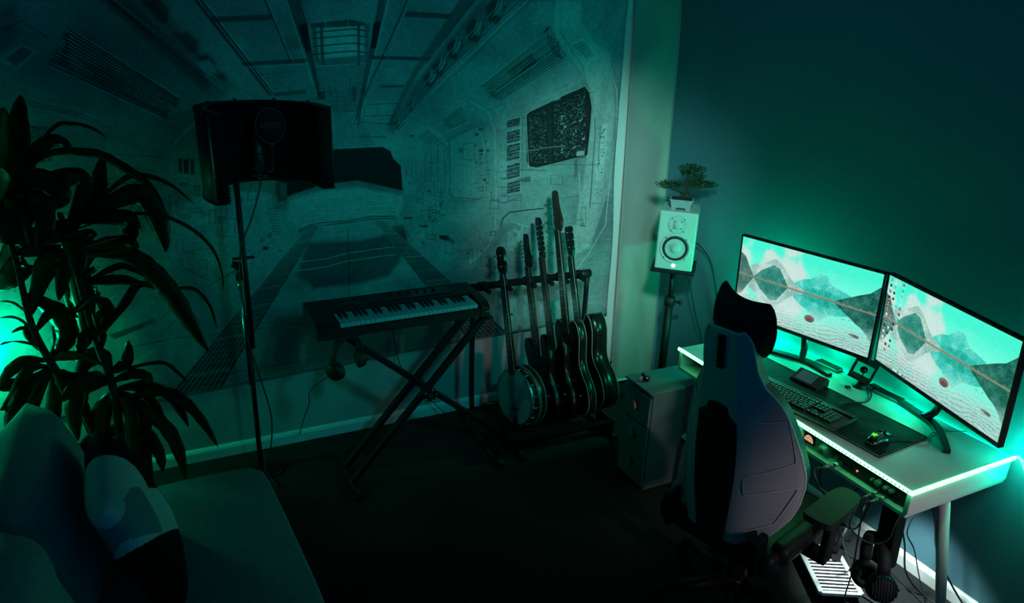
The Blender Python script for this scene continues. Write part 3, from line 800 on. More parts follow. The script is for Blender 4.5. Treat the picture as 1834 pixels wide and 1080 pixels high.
L|-2825,1456,-2806,1455,-2818,1348,-2837,1350,-2825,1456|L|0.4|0.002
P|-2659,1459,-2630,1457,-2635,1403,-2665,1405|M|0.5|0.002
G|-2659,1459,-2630,1457,-2635,1403,-2665,1405|K|0.9|3|5|0.5|101
L|-2659,1459,-2630,1457,-2635,1403,-2665,1405,-2659,1459|L|0.4|0.002
P|-2784,1180,-2734,1175,-2738,1147,-2787,1152|M|0.5|0.002
G|-2784,1180,-2734,1175,-2738,1147,-2787,1152|K|0.9|5|2|0.5|102
L|-2784,1180,-2734,1175,-2738,1147,-2787,1152,-2784,1180|L|0.4|0.002
P|-2952,1464,-2906,1461,-2912,1419,-2958,1422|M|0.5|0.002
G|-2952,1464,-2906,1461,-2912,1419,-2958,1422|K|0.9|5|4|0.5|103
L|-2952,1464,-2906,1461,-2912,1419,-2958,1422,-2952,1464|L|0.4|0.002
P|-2985,1335,-2953,1332,-2960,1279,-2993,1282|M|0.5|0.002
G|-2985,1335,-2953,1332,-2960,1279,-2993,1282|K|0.9|3|5|0.5|104
L|-2985,1335,-2953,1332,-2960,1279,-2993,1282,-2985,1335|L|0.4|0.002
P|-2949,1398,-2880,1393,-2887,1335,-2957,1340|M|0.5|0.002
G|-2949,1398,-2880,1393,-2887,1335,-2957,1340|K|0.9|7|5|0.5|105
L|-2949,1398,-2880,1393,-2887,1335,-2957,1340,-2949,1398|L|0.4|0.002
P|-2717,1294,-2651,1299,-2650,1209,-2679,1172,-2743,1184|G|0.5|0.003
L|-2391,1392,-2350,1401|M|0.6|0.003
L|-2389,1378,-2349,1385|K|0.6|0.003
L|-2387,1364,-2347,1370|M|0.6|0.003
L|-2385,1349,-2346,1354|K|0.6|0.003
L|-2383,1335,-2344,1339|M|0.6|0.003
L|-2381,1321,-2343,1323|K|0.6|0.003
L|-2379,1306,-2341,1308|M|0.6|0.003
L|-2377,1292,-2340,1292|K|0.6|0.003
L|-2374,1277,-2338,1276|M|0.6|0.003
L|-2372,1262,-2337,1261|K|0.6|0.003
L|-2370,1248,-2335,1245|M|0.6|0.003
L|-2368,1233,-2334,1229|K|0.6|0.003
L|-2402,1415,-2401,1302,-2386,1214,-2344,1199|L|0.4|0.003
P|-2338,1489,-2320,1516,-2289,1506,-2291,1394,-2330,1382,-2343,1426|K|0.7|0.004
P|-2318,1480,-2285,1478,-2290,1408,-2318,1404|L|0.4|0.003
P|-2423,1159,-2391,1156,-2403,1140,-2425,1142|K|0.85|0.001
P|-2349,1134,-2332,1136,-2344,1122|K|0.85|0.001
L|-2794,1087,-2701,1013|K|0.6|0.004
L|-2508,1167,-2452,1139|L|0.6|0.004
P|-2650,1007,-2555,1061,-2556,1046,-2656,996|K|0.6|0.002
L|-2344,1122,-2400,1038|L|0.4|0.003
L|-2562,1757,-2579,1508|M|0.4|0.0025
L|-2825,1253,-2612,1120,-2430,1071|L|0.3|0.0025
L|-2787,1152,-2604,1205|L|0.25|0.002
L|-2759,1138,-2575,1188|L|0.25|0.002
L|-2730,1123,-2545,1171|L|0.25|0.002
L|-2701,1109,-2515,1153|L|0.25|0.002
L|-2672,1094,-2484,1136|L|0.25|0.002
L|-2642,1079,-2454,1118|L|0.25|0.002
P|-3324,1781,-3248,1770,-3260,1623,-3326,1621,-3355,1670|K|0.55|0.003
G|-3324,1781,-3248,1770,-3260,1623,-3359,1646|L|0.7|9|12|0.6|120
G|-3324,1781,-3248,1770,-3260,1623,-3359,1646|K|0.95|9|12|0.4|121
P|-3241,1765,-3039,1732,-3041,1558,-3252,1594|G|0.35|0.006
L|-3122,1817,-3035,1756,-3014,1677,-3016,1582,-3047,1273|L|0.35|0.003
H|-3332,1609,-3252,1594,-3253,1520,-3345,1535|L|0.6|0.002|6|122|0
P|-3330,1425,-3272,1416,-3281,1356,-3340,1360|L|0.8|0.003
L|-3333,1430,-3271,1421,-3282,1353,-3345,1358,-3333,1430|K|0.7|0.003
L|-3325,1427,-3332,1413|K|0.7|0.003
L|-3318,1427,-3326,1405|K|0.7|0.003
L|-3311,1426,-3320,1397|K|0.7|0.003
L|-3304,1426,-3310,1411|K|0.7|0.003
L|-3297,1425,-3304,1403|K|0.7|0.003
L|-3290,1425,-3298,1395|K|0.7|0.003
L|-3282,1424,-3288,1410|K|0.7|0.003
L|-3275,1424,-3282,1402|K|0.7|0.003
P|-3245,1424,-3173,1409,-3183,1348,-3247,1353|L|0.7|0.006
G|-3245,1424,-3152,1407,-3143,1345,-3247,1353|K|0.9|10|6|0.4|123
G|-3377,1341,-3211,1308,-3215,1283,-3382,1315|K|0.8|18|2|0.6|124
G|-2998,1467,-2906,1461,-2930,1276,-2999,1282|K|0.9|7|10|0.5|125
H|-3270,1280,-3133,1227,-3134,1146,-3256,1159|L|0.5|0.002|7|126|0.2
L|-3450,1603,-3487,1261,-3514,1056|K|0.5|0.003
L|-3431,1602,-3466,1259,-3494,1053|K|0.5|0.003
L|-3415,1601,-3450,1258,-3477,1051|K|0.5|0.003
L|-3334,1598,-3367,1250,-3393,1041|K|0.5|0.003
L|-3322,1597,-3355,1249,-3380,1039|K|0.5|0.003
L|-3310,1596,-3342,1247,-3367,1038|K|0.5|0.003
G|-3111,1193,-3080,1182,-3097,1060,-3120,1062|K|0.9|2|8|0.7|127
G|-3157,1189,-3135,1187,-3144,1120,-3167,1123|K|0.9|2|4|0.7|128
L|-3230,1210,-3241,1022|K|0.6|0.004
L|-3217,1209,-3228,1048|L|0.5|0.003
P|-3161,792,-2960,847,-2950,828,-3141,765|K|0.75|0.003
P|-3033,938,-2947,950,-2952,750,-2999,787|L|0.15|0.01
P|-3140,600,-2978,700,-2969,674,-3110,583|L|0.5|0.005
L|-2948,942,-2945,824|L|0.5|0.003
P|-3341,782,-3261,827,-3255,710,-3324,716|L|0.5|0.004
H|-3336,787,-3261,827,-3258,725,-3319,721|G|0.6|0.003|6|129|0
L|-3145,1148,-2875,1033|L|0.18|0.002
L|-3129,1160,-2847,1065|L|0.18|0.002
L|-3114,1172,-2818,1096|L|0.18|0.002
L|-3099,1184,-2790,1127|L|0.18|0.002
L|-3083,1196,-2761,1158|L|0.18|0.002
L|-3068,1208,-2733,1189|L|0.18|0.002
L|-3052,1220,-2704,1220|L|0.18|0.002
L|-3036,1232,-2676,1251|L|0.18|0.002
L|-2824,1497,-3017,1489|D|0.426779|0.0022
L|-2397,1733,-2499,1779|K|0.492871|0.0022
L|-3174,1060,-3487,940|D|0.49287|0.003
L|-1964,1929,-1969,2024|K|0.306385|0.003
L|-1025,1174,-788,1082|L|0.596087|0.004
L|-2911,1048,-2989,1009|D|0.352196|0.003
L|-2934,1515,-3156,1511|K|0.500599|0.004
L|-1542,1542,-1513,1543|D|0.43276|0.004
L|-2905,1887,-3139,1974|K|0.484387|0.0022
L|-2650,1344,-2689,1334|D|0.585398|0.004
L|-2687,1093,-2876,981|K|0.274267|0.004
L|-1661,1816,-1628,1849|L|0.396843|0.0022
L|-1670,1164,-1630,1111|K|0.511047|0.0022
L|-2904,1493,-3146,1483|D|0.417673|0.004
L|-2137,2196,-2159,2275|K|0.397385|0.004
L|-1417,1076,-1329,1000|K|0.474608|0.0022
L|-1804,1891,-1793,1920|L|0.356409|0.0022
L|-2505,1920,-2635,2010|K|0.510469|0.004
L|-1947,1876,-1947,1969|D|0.552562|0.003
L|-1946,2185,-1946,2239|L|0.536161|0.003
L|-2433,1650,-2522,1672|L|0.358555|0.004
L|-2720,932,-2942,760|K|0.4781|0.0022
L|-1518,1786,-1493,1800|L|0.264714|0.003
L|-2441,967,-2579,810|L|0.263101|0.0022
L|-1452,2164,-1368,2271|D|0.357083|0.003
L|-1200,1808,-1121,1838|D|0.300898|0.004
L|-2468,1677,-2528,1694|D|0.510041|0.004
L|-2637,1826,-2680,1845|K|0.430136|0.003
L|-2867,1602,-3044,1616|L|0.305007|0.003
L|-3043,1015,-3209,937|L|0.484357|0.003
L|-874,1592,-706,1601|L|0.378691|0.004
L|-1151,1695,-894,1747|K|0.379701|0.003
L|-1020,1476,-817,1464|D|0.544279|0.004
L|-3106,2046,-3333,2146|L|0.275554|0.004
L|-2330,1956,-2390,2023|D|0.437444|0.004
L|-1459,1029,-1393,960|L|0.253235|0.004
L|-2451,1126,-2548,1048|L|0.52625|0.004
L|-2624,1030,-2689,981|K|0.583902|0.004
L|-2990,1226,-3089,1197|D|0.504707|0.0022
L|-811,2314,-746,2359|L|0.269481|0.004
L|-2439,1809,-2496,1841|K|0.577872|0.003
L|-1825,1786,-1809,1821|D|0.462516|0.003
L|-2347,1249,-2407,1207|K|0.438946|0.003
L|-2933,1536,-3092,1536|D|0.262443|0.0022
L|-2959,942,-3007,914|L|0.353812|0.004
L|-2139,1795,-2189,1865|K|0.366823|0.003
L|-2040,1893,-2050,1932|K|0.479568|0.003
L|-2629,1604,-2778,1620|D|0.261256|0.0022
L|-793,1494,-489,1484|D|0.438134|0.004
L|-3179,1851,-3236,1865|L|0.371232|0.0022
L|-2829,1624,-3019,1644|K|0.56418|0.004
L|-2779,1825,-2892,1865|D|0.482229|0.004
L|-1376,1691,-1200,1740|D|0.341631|0.004
L|-1386,2197,-1306,2292|D|0.342433|0.004
L|-811,1907,-712,1939|D|0.42036|0.0022
L|-1603,1968,-1524,2069|L|0.386664|0.003
L|-2566,1594,-2730,1610|K|0.559119|0.004
L|-2008,1856,-2021,1920|D|0.40221|0.003
L|-1881,1808,-1870,1855|K|0.326181|0.0022
L|-1311,523,-1246,421|L|0.301031|0.004
L|-1031,1578,-880,1586|L|0.345513|0.004
L|-2463,2153,-2500,2198|D|0.297909|0.0022
L|-1261,1488,-1139,1480|D|0.276071|0.0022
L|-2374,1046,-2457,951|L|0.55528|0.003
L|-2879,1797,-2921,1808|D|0.412146|0.003
L|-2508,1967,-2553,2002|K|0.528039|0.003
L|-1478,1424,-1412,1409|L|0.331162|0.004
L|-938,767,-651,550|D|0.284126|0.0022
L|-708,1863,-551,1905|K|0.388642|0.004
L|-2047,2176,-2059,2254|L|0.519426|0.003
L|-1065,1745,-843,1799|D|0.55813|0.0022
L|-1394,1729,-1261,1776|D|0.536006|0.0022
L|-2003,1779,-2018,1844|D|0.450957|0.0022
L|-2935,1176,-3039,1138|L|0.43807|0.003
L|-1024,1152,-906,1104|L|0.351941|0.003
L|-3406,1104,-3547,1062|L|0.552922|0.0022
L|-2851,894,-2967,811|D|0.270008|0.004
L|-2411,1483,-2451,1479|K|0.383015|0.004
L|-2462,1911,-2577,1995|D|0.291361|0.003
L|-1229,979,-1175,980,-1174,921,-1228,927,-1229,979|D|0.6|0.0024
L|-1047,900,-982,900,-980,853,-1046,861,-1047,900|M|0.6|0.0024
L|-1441,1106,-1400,1107,-1399,1016,-1441,1020,-1441,1106|D|0.6|0.0024
P|-1023,1111,-995,1112,-994,1084,-1022,1086|M|0.6|0.002
L|-1023,1111,-1017,1111,-1110,970|K|0.45|0.0022
P|-786,740,-758,740,-758,728,-785,731|D|0.6|0.002
L|-786,740,-758,736,-669,580|L|0.45|0.0022
P|-1581,1107,-1570,1109,-1570,1086,-1582,1088|D|0.6|0.002
L|-1141,1470,-1072,1474,-1069,1383,-1138,1387,-1141,1470|D|0.6|0.0024
P|-1445,1644,-1435,1646,-1435,1628,-1445,1628|L|0.6|0.002
L|-1445,1644,-1406,1642,-1404,1502|L|0.45|0.0022
P|-1002,1427,-960,1427,-959,1405,-1002,1408|D|0.6|0.002
L|-1002,1427,-998,1426,-932,1261|L|0.45|0.0022
P|-2938,1422,-2929,1424,-2932,1399,-2941,1399|M|0.6|0.002
L|-2938,1422,-2915,1421,-2982,1382|L|0.45|0.0022
L|-2746,1374,-2684,1378,-2687,1351,-2748,1356,-2746,1374|K|0.6|0.0024
L|-2746,1374,-2685,1370,-2743,1294|K|0.45|0.0022
L|-2653,1691,-2618,1694,-2626,1615,-2661,1616,-2653,1691|D|0.6|0.0024
L|-2653,1691,-2600,1689,-2651,1574|L|0.45|0.0022
L|-2463,1566,-2436,1568,-2441,1510,-2468,1512,-2463,1566|M|0.6|0.0024
L|-2463,1566,-2447,1565,-2461,1451|K|0.45|0.0022
P|-572,1118,-534,1118,-533,1106,-571,1109|K|0.6|0.002
L|-572,1118,-662,1125,-549,1009|L|0.45|0.0022
L|-957,1125,-921,1126,-919,1077,-955,1080,-957,1125|M|0.6|0.0024
L|-957,1125,-1028,1131,-905,1026|L|0.45|0.0022
L|-954,1022,-925,1023,-924,987,-952,990,-954,1022|K|0.6|0.0024
P|-1229,1024,-1212,1025,-1211,1009,-1229,1011|D|0.6|0.002
L|-790,1430,-711,1434,-707,1376,-787,1381,-790,1430|K|0.6|0.0024
L|-840,741,-786,740,-781,657,-836,664,-840,741|K|0.6|0.0024
P|-835,1144,-816,1146,-814,1117,-833,1119|K|0.6|0.002
L|-750,993,-720,993,-717,956,-748,959,-750,993|D|0.6|0.0024
L|-750,993,-729,991,-680,872|L|0.45|0.0022
L|-1005,817,-930,817,-925,713,-1001,723,-1005,817|M|0.6|0.0024
L|-2624,1667,-2596,1669,-2600,1625,-2628,1626,-2624,1667|D|0.6|0.0024
L|-2624,1667,-2552,1664,-2661,1541|K|0.45|0.0022
L|-1169,1128,-1138,1129,-1137,1104,-1168,1107,-1169,1128|K|0.6|0.0024
L|-1169,1128,-1080,1121,-1145,1032|K|0.45|0.0022
L|-1540,1280,-1502,1282,-1502,1232,-1541,1235,-1540,1280|K|0.6|0.0024
L|-1540,1280,-1592,1284,-1541,1130|K|0.45|0.0022
P|-2792,1467,-2784,1469,-2787,1445,-2795,1446|M|0.6|0.002
L|-2792,1467,-2776,1466,-2798,1370|K|0.45|0.0022
L|-2719,1283,-2672,1285,-2676,1247,-2722,1251,-2719,1283|M|0.6|0.0024
P|-1646,1690,-1620,1692,-1620,1678,-1646,1679|K|0.6|0.002
L|-2441,1713,-2378,1719,-2385,1633,-2448,1635,-2441,1713|K|0.6|0.0024
P|-2433,1203,-2419,1205,-2421,1178,-2435,1179|D|0.6|0.002
L|-2433,1203,-2465,1206,-2388,1148|L|0.45|0.0022
L|-1179,1312,-1127,1315,-1125,1263,-1178,1267,-1179,1312|K|0.6|0.0024
P|-1345,1100,-1322,1101,-1322,1092,-1345,1094|D|0.6|0.002
L|-1345,1100,-1284,1094,-1409,980|L|0.45|0.0022
P|-2321,1622,-2305,1624,-2306,1610,-2322,1610|M|0.6|0.002
L|-2321,1622,-2280,1621,-2262,1516|L|0.45|0.0022
L|-2839,1130,-2801,1131,-2806,1092,-2843,1096,-2839,1130|K|0.6|0.0024
L|-2839,1130,-2910,1137,-2798,1089|L|0.45|0.0022
P|-2600,1536,-2572,1537,-2574,1517,-2602,1518|D|0.6|0.002
L|-2655,1361,-2627,1362,-2634,1296,-2661,1298,-2655,1361|K|0.6|0.0024
L|-1253,1392,-1222,1394,-1222,1369,-1253,1371,-1253,1392|K|0.6|0.0024
L|-1253,1392,-1324,1396,-1164,1340|L|0.45|0.0022
P|-1112,1340,-1074,1341,-1073,1330,-1111,1332|D|0.6|0.002
L|-1250,1033,-1228,1034,-1226,946,-1248,948,-1250,1033|M|0.6|0.0024
L|-565,1003,-474,1004,-469,951,-562,960,-565,1003|M|0.6|0.0024
L|-1363,1031,-1286,1032,-1285,980,-1363,988,-1363,1031|M|0.6|0.0024
P|-2394,1223,-2376,1224,-2378,1199,-2396,1201|D|0.6|0.002
L|-2394,1223,-2342,1218,-2482,1097|K|0.45|0.0022
L|-1642,1243,-1594,1244,-1594,1161,-1643,1165,-1642,1243|D|0.6|0.0024
L|-1642,1243,-1549,1235,-1663,1185|L|0.45|0.0022
L|-1063,1328,-971,1333,-969,1300,-1063,1306,-1063,1328|D|0.6|0.0024
L|-2725,1118,-2689,1119,-2698,1033,-2734,1037,-2725,1118|K|0.6|0.0024
L|-569,1229,-541,1230,-532,1126,-561,1129,-569,1229|D|0.6|0.0024
L|-2600,1310,-2542,1313,-2551,1224,-2608,1229,-2600,1310|K|0.6|0.0024
L|-2600,1310,-2542,1306,-2676,1240|L|0.45|0.0022
P|-1005,1148,-975,1149,-974,1120,-1004,1123|M|0.6|0.002
P|-757,1111,-730,1112,-728,1077,-756,1080|K|0.6|0.002
L|-757,1111,-852,1119,-728,1055|K|0.45|0.0022
L|-1308,1030,-1279,1030,-1277,937,-1307,940,-1308,1030|K|0.6|0.0024
P|-1120,1438,-1080,1439,-1080,1427,-1120,1429|K|0.6|0.002
L|-1120,1438,-1098,1437,-1081,1388|L|0.45|0.0022
P|-961,1432,-923,1433,-921,1402,-960,1404|K|0.6|0.002
L|-2471,1441,-2432,1444,-2436,1399,-2475,1401,-2471,1441|D|0.6|0.0024
L|-568,833,-509,833,-504,765,-563,772,-568,833|M|0.6|0.0024
L|-1344,1634,-1280,1639,-1279,1546,-1343,1549,-1344,1634|D|0.6|0.0024
L|-2560,1676,-2537,1678,-2542,1621,-2565,1621,-2560,1676|D|0.6|0.0024
L|-2560,1676,-2583,1677,-2641,1554|K|0.45|0.0022
P|-1369,1612,-1350,1615,-1349,1587,-1369,1588|D|0.6|0.002
L|-2648,1132,-2593,1134,-2598,1083,-2653,1089,-2648,1132|K|0.6|0.0024
P|-829,833,-807,834,-805,800,-827,802|M|0.6|0.002
L|-829,833,-783,828,-736,701|K|0.45|0.0022
L|-1553,1136,-1502,1137,-1502,1110,-1553,1115,-1553,1136|K|0.6|0.0024
L|-1553,1136,-1509,1132,-1515,985|L|0.45|0.0022
L|-939,950,-877,951,-875,911,-938,918,-939,950|K|0.6|0.0024
L|-612,1149,-549,1151,-547,1122,-610,1127,-612,1149|D|0.6|0.0024
L|-612,1149,-684,1155,-632,988|L|0.45|0.0022
P|-1595,1153,-1567,1154,-1568,1130,-1595,1133|L|0.6|0.002
L|-2813,1230,-2782,1231,-2790,1166,-2820,1169,-2813,1230|D|0.6|0.0024
P|-2728,1639,-2717,1642,-2718,1632,-2728,1632|D|0.6|0.002
L|-2728,1639,-2772,1641,-2801,1544|L|0.45|0.0022
P|-1322,1019,-1294,1020,-1293,1006,-1322,1009|D|0.6|0.002
L|-1322,1019,-1321,1019,-1388,951|L|0.45|0.0022
L|-824,1062,-769,1063,-765,1001,-821,1007,-824,1062|D|0.6|0.0024
P|-1481,1322,-1462,1324,-1462,1300,-1481,1301|K|0.6|0.002
L|-1481,1322,-1551,1326,-1404,1226|L|0.45|0.0022
L|-1560,1226,-1515,1228,-1516,1141,-1561,1145,-1560,1226|M|0.6|0.0024
P|-1257,1601,-1222,1603,-1222,1589,-1257,1590|K|0.6|0.002
P|-3200,1812,-3002,1800,-3089,1738,-3233,1737|L|0.22|0.04
P|-2736,2203,-2606,2234,-2564,2132,-2775,2071|M|0.22|0.04
P|-2863,1778,-2634,1795,-2631,1667,-2902,1645|M|0.22|0.04
P|-1746,1933,-1558,1957,-1451,1785,-1780,1735|M|0.22|0.04
P|-2124,1925,-1872,1931,-2039,1772,-2157,1822|M|0.22|0.04
P|-2694,1188,-2511,1138,-2408,1056,-2734,1048|L|0.22|0.04
P|-2902,1097,-2650,1076,-2721,923,-2950,906|M|0.22|0.04
P|-907,2207,-514,2251,-758,2051,-932,2027|M|0.22|0.04
P|-2938,1345,-2673,1353,-2821,1239,-2979,1215|L|0.22|0.04
P|-2822,1480,-2740,1450,-2660,1363,-2864,1326|G|0.22|0.04
P|-3081,2157,-2991,2162,-3025,1998,-3115,2069|M|0.22|0.04
P|-2395,2281,-2197,2276,-2207,2075,-2433,2132|M|0.22|0.04
P|-1698,1955,-1586,1941,-1348,1741,-1732,1745|M|0.22|0.04
P|-2790,2164,-2720,2144,-2567,1983,-2833,1990|M|0.22|0.04
P|-2910,1159,-2816,1192,-2849,967,-2944,1075|G|0.22|0.04
P|-2814,1314,-2687,1318,-2555,1194,-2861,1126|L|0.22|0.04
P|-2383,2103,-2189,2105,-2225,1880,-2416,2008|M|0.22|0.04
P|-3215,1555,-3114,1550,-3084,1352,-3265,1368|M|0.22|0.04
P|-2990,1789,-2816,1770,-2904,1593,-3031,1650|L|0.22|0.04
P|-1925,2034,-1669,2023,-1828,1844,-1961,1832|M|0.22|0.04
P|-791,1060,-408,1024,-460,799,-819,891|G|0.22|0.04
P|-1145,2209,-857,2211,-1032,2109,-1172,2055|G|0.22|0.04
P|-2589,1971,-2455,1957,-2429,1827,-2630,1800|L|0.22|0.04
P|-1407,881,-1176,788,-1163,611,-1441,638|M|0.22|0.04
"""
def tapestry():
    cols = dict(K=(.006, .008, .010), D=(.025, .035, .045), M=(.08, .105, .125), B=(.24, .29, .30), G=(.20, .26, .26), L=(.40, .48, .47), W=(.60, .64, .61))
    cv = Canvas(-3.62, -0.28, 0.36, 2.50, 560, (.25, .30, .315))
    f1, f2, f3 = cv.noise(.26, 6, 1), cv.noise(.18, 22, 2), cv.noise(.14, 160, 3)
    cv.a *= (1 + f1 + f2)[..., None]
    for ln in TAP.strip().split('\n'):
        f = ln.split('|'); v = [float(x) / 1000 for x in f[1].split(',')]; pts = list(zip(v[::2], v[1::2])); col = cols[f[2]]; a = float(f[3]); z = [float(x) for x in f[4:]]
        if f[0] == 'P': cv.poly(pts, col, a, z[0])
        elif f[0] == 'L': cv.line(pts, z[0], col, a)
        elif f[0] == 'H': cv.hatch(pts, int(z[1]), z[0], col, a, int(z[2]), z[3])
        else: cv.glyph(pts, int(z[0]), int(z[1]), z[2], col, a, int(z[3]))
    cv.a *= (1 + f3)[..., None]
    im = make_image('tapestry_print', cv.a)
    m = bpy.data.materials.new('tapestry_cloth'); m.use_nodes = True; nt = m.node_tree; b = nt.nodes['Principled BSDF']
    b.inputs['Roughness'].default_value = 0.85; b.inputs['Specular IOR Level'].default_value = 0.15
    t = nt.nodes.new('ShaderNodeTexImage'); t.image = im; t.extension = 'EXTEND'
    nt.links.new(t.outputs['Color'], b.inputs['Base Color'])
    nz = nt.nodes.new('ShaderNodeTexNoise'); nz.inputs['Scale'].default_value = 500
    tc = nt.nodes.new('ShaderNodeTexCoord'); nt.links.new(tc.outputs['Object'], nz.inputs['Vector'])
    bp = nt.nodes.new('ShaderNodeBump'); bp.inputs['Strength'].default_value = .25; bp.inputs['Distance'].default_value = .004
    nt.links.new(nz.outputs['Fac'], bp.inputs['Height']); nt.links.new(bp.outputs['Normal'], b.inputs['Normal'])
    MT['tapestry'] = m
    nx, nz_ = 220, 110
    xl, xr = -3.60, -0.335
    def P(i, k, off):
        s = i / nx; t = k / nz_
        zb = 0.392 + (s - 0.12) * 0.115; z = 2.47 + (zb - 2.47) * t
        xr2 = float(np.interp(t, [0, .18, .33, .48, .80, 1.0], [-.372, -.378, -.388, -.368, -.342, -.330]))
        x = xl + (xr2 - xl) * s
        e = max(0, (s - 0.86) / 0.14)
        y = -0.018 - 0.004 * math.sin(x * 6 + z * 2) - 0.003 * math.sin(z * 9 + x * 3)
        y -= e * e * 0.030 + e * 0.011 * math.sin(x * 44 - z * 4 * (1.2 - t)) * (1 - .4 * t)
        y -= 0.003 * math.sin(x * 21 + z * 4) * (0.3 + t)
        return (x, y + off, z)
    mb = MB(True)
    V = [P(i, k, 0) for k in range(nz_ + 1) for i in range(nx + 1)]
    F = [(k * (nx + 1) + i, k * (nx + 1) + i + 1, (k + 1) * (nx + 1) + i + 1, (k + 1) * (nx + 1) + i) for k in range(nz_) for i in range(nx)]
    N = len(V); V += [P(i, k, 0.002) for k in range(nz_ + 1) for i in range(nx + 1)]
    F += [(N + a, N + d, N + c, N + b_) for (a, b_, c, d) in F]
    for k in range(nz_):
        for i in (0, nx):
            a = k * (nx + 1) + i; F.append((a, a + nx + 1, N + a + nx + 1, N + a))
    for i in range(nx):
        for k in (0, nz_):
            a = k * (nx + 1) + i; F.append((a, a + 1, N + a + 1, N + a))
    mb._add(V, F)
    root = thing('wall_tapestry', 'huge wall tapestry printed with a spaceship corridor', 'tapestry', (0, 0, 0))
    o = mb.build('printed_cloth', 'tapestry', root)
    uv = o.data.uv_layers.new(name='UVMap')
    co = np.zeros(len(o.data.vertices) * 3, np.float32); o.data.vertices.foreach_get('co', co); co = co.reshape(-1, 3)
    li = np.zeros(len(o.data.loops), np.int32); o.data.loops.foreach_get('vertex_index', li)
    u = np.stack([(co[li, 0] + 3.62) / 3.34, (co[li, 2] - .36) / 2.14], 1).astype(np.float32)
    uv.data.foreach_set('uv', u.ravel())
    gr = MB(); gr.lathe([(0.004, -.001), (0.009, -.001), (0.010, .002), (0.004, .002)], (-0.345, -0.050, 0.515), 16, axis='y'); gr.build('corner_eyelet', 'silver', root)
tapestry()

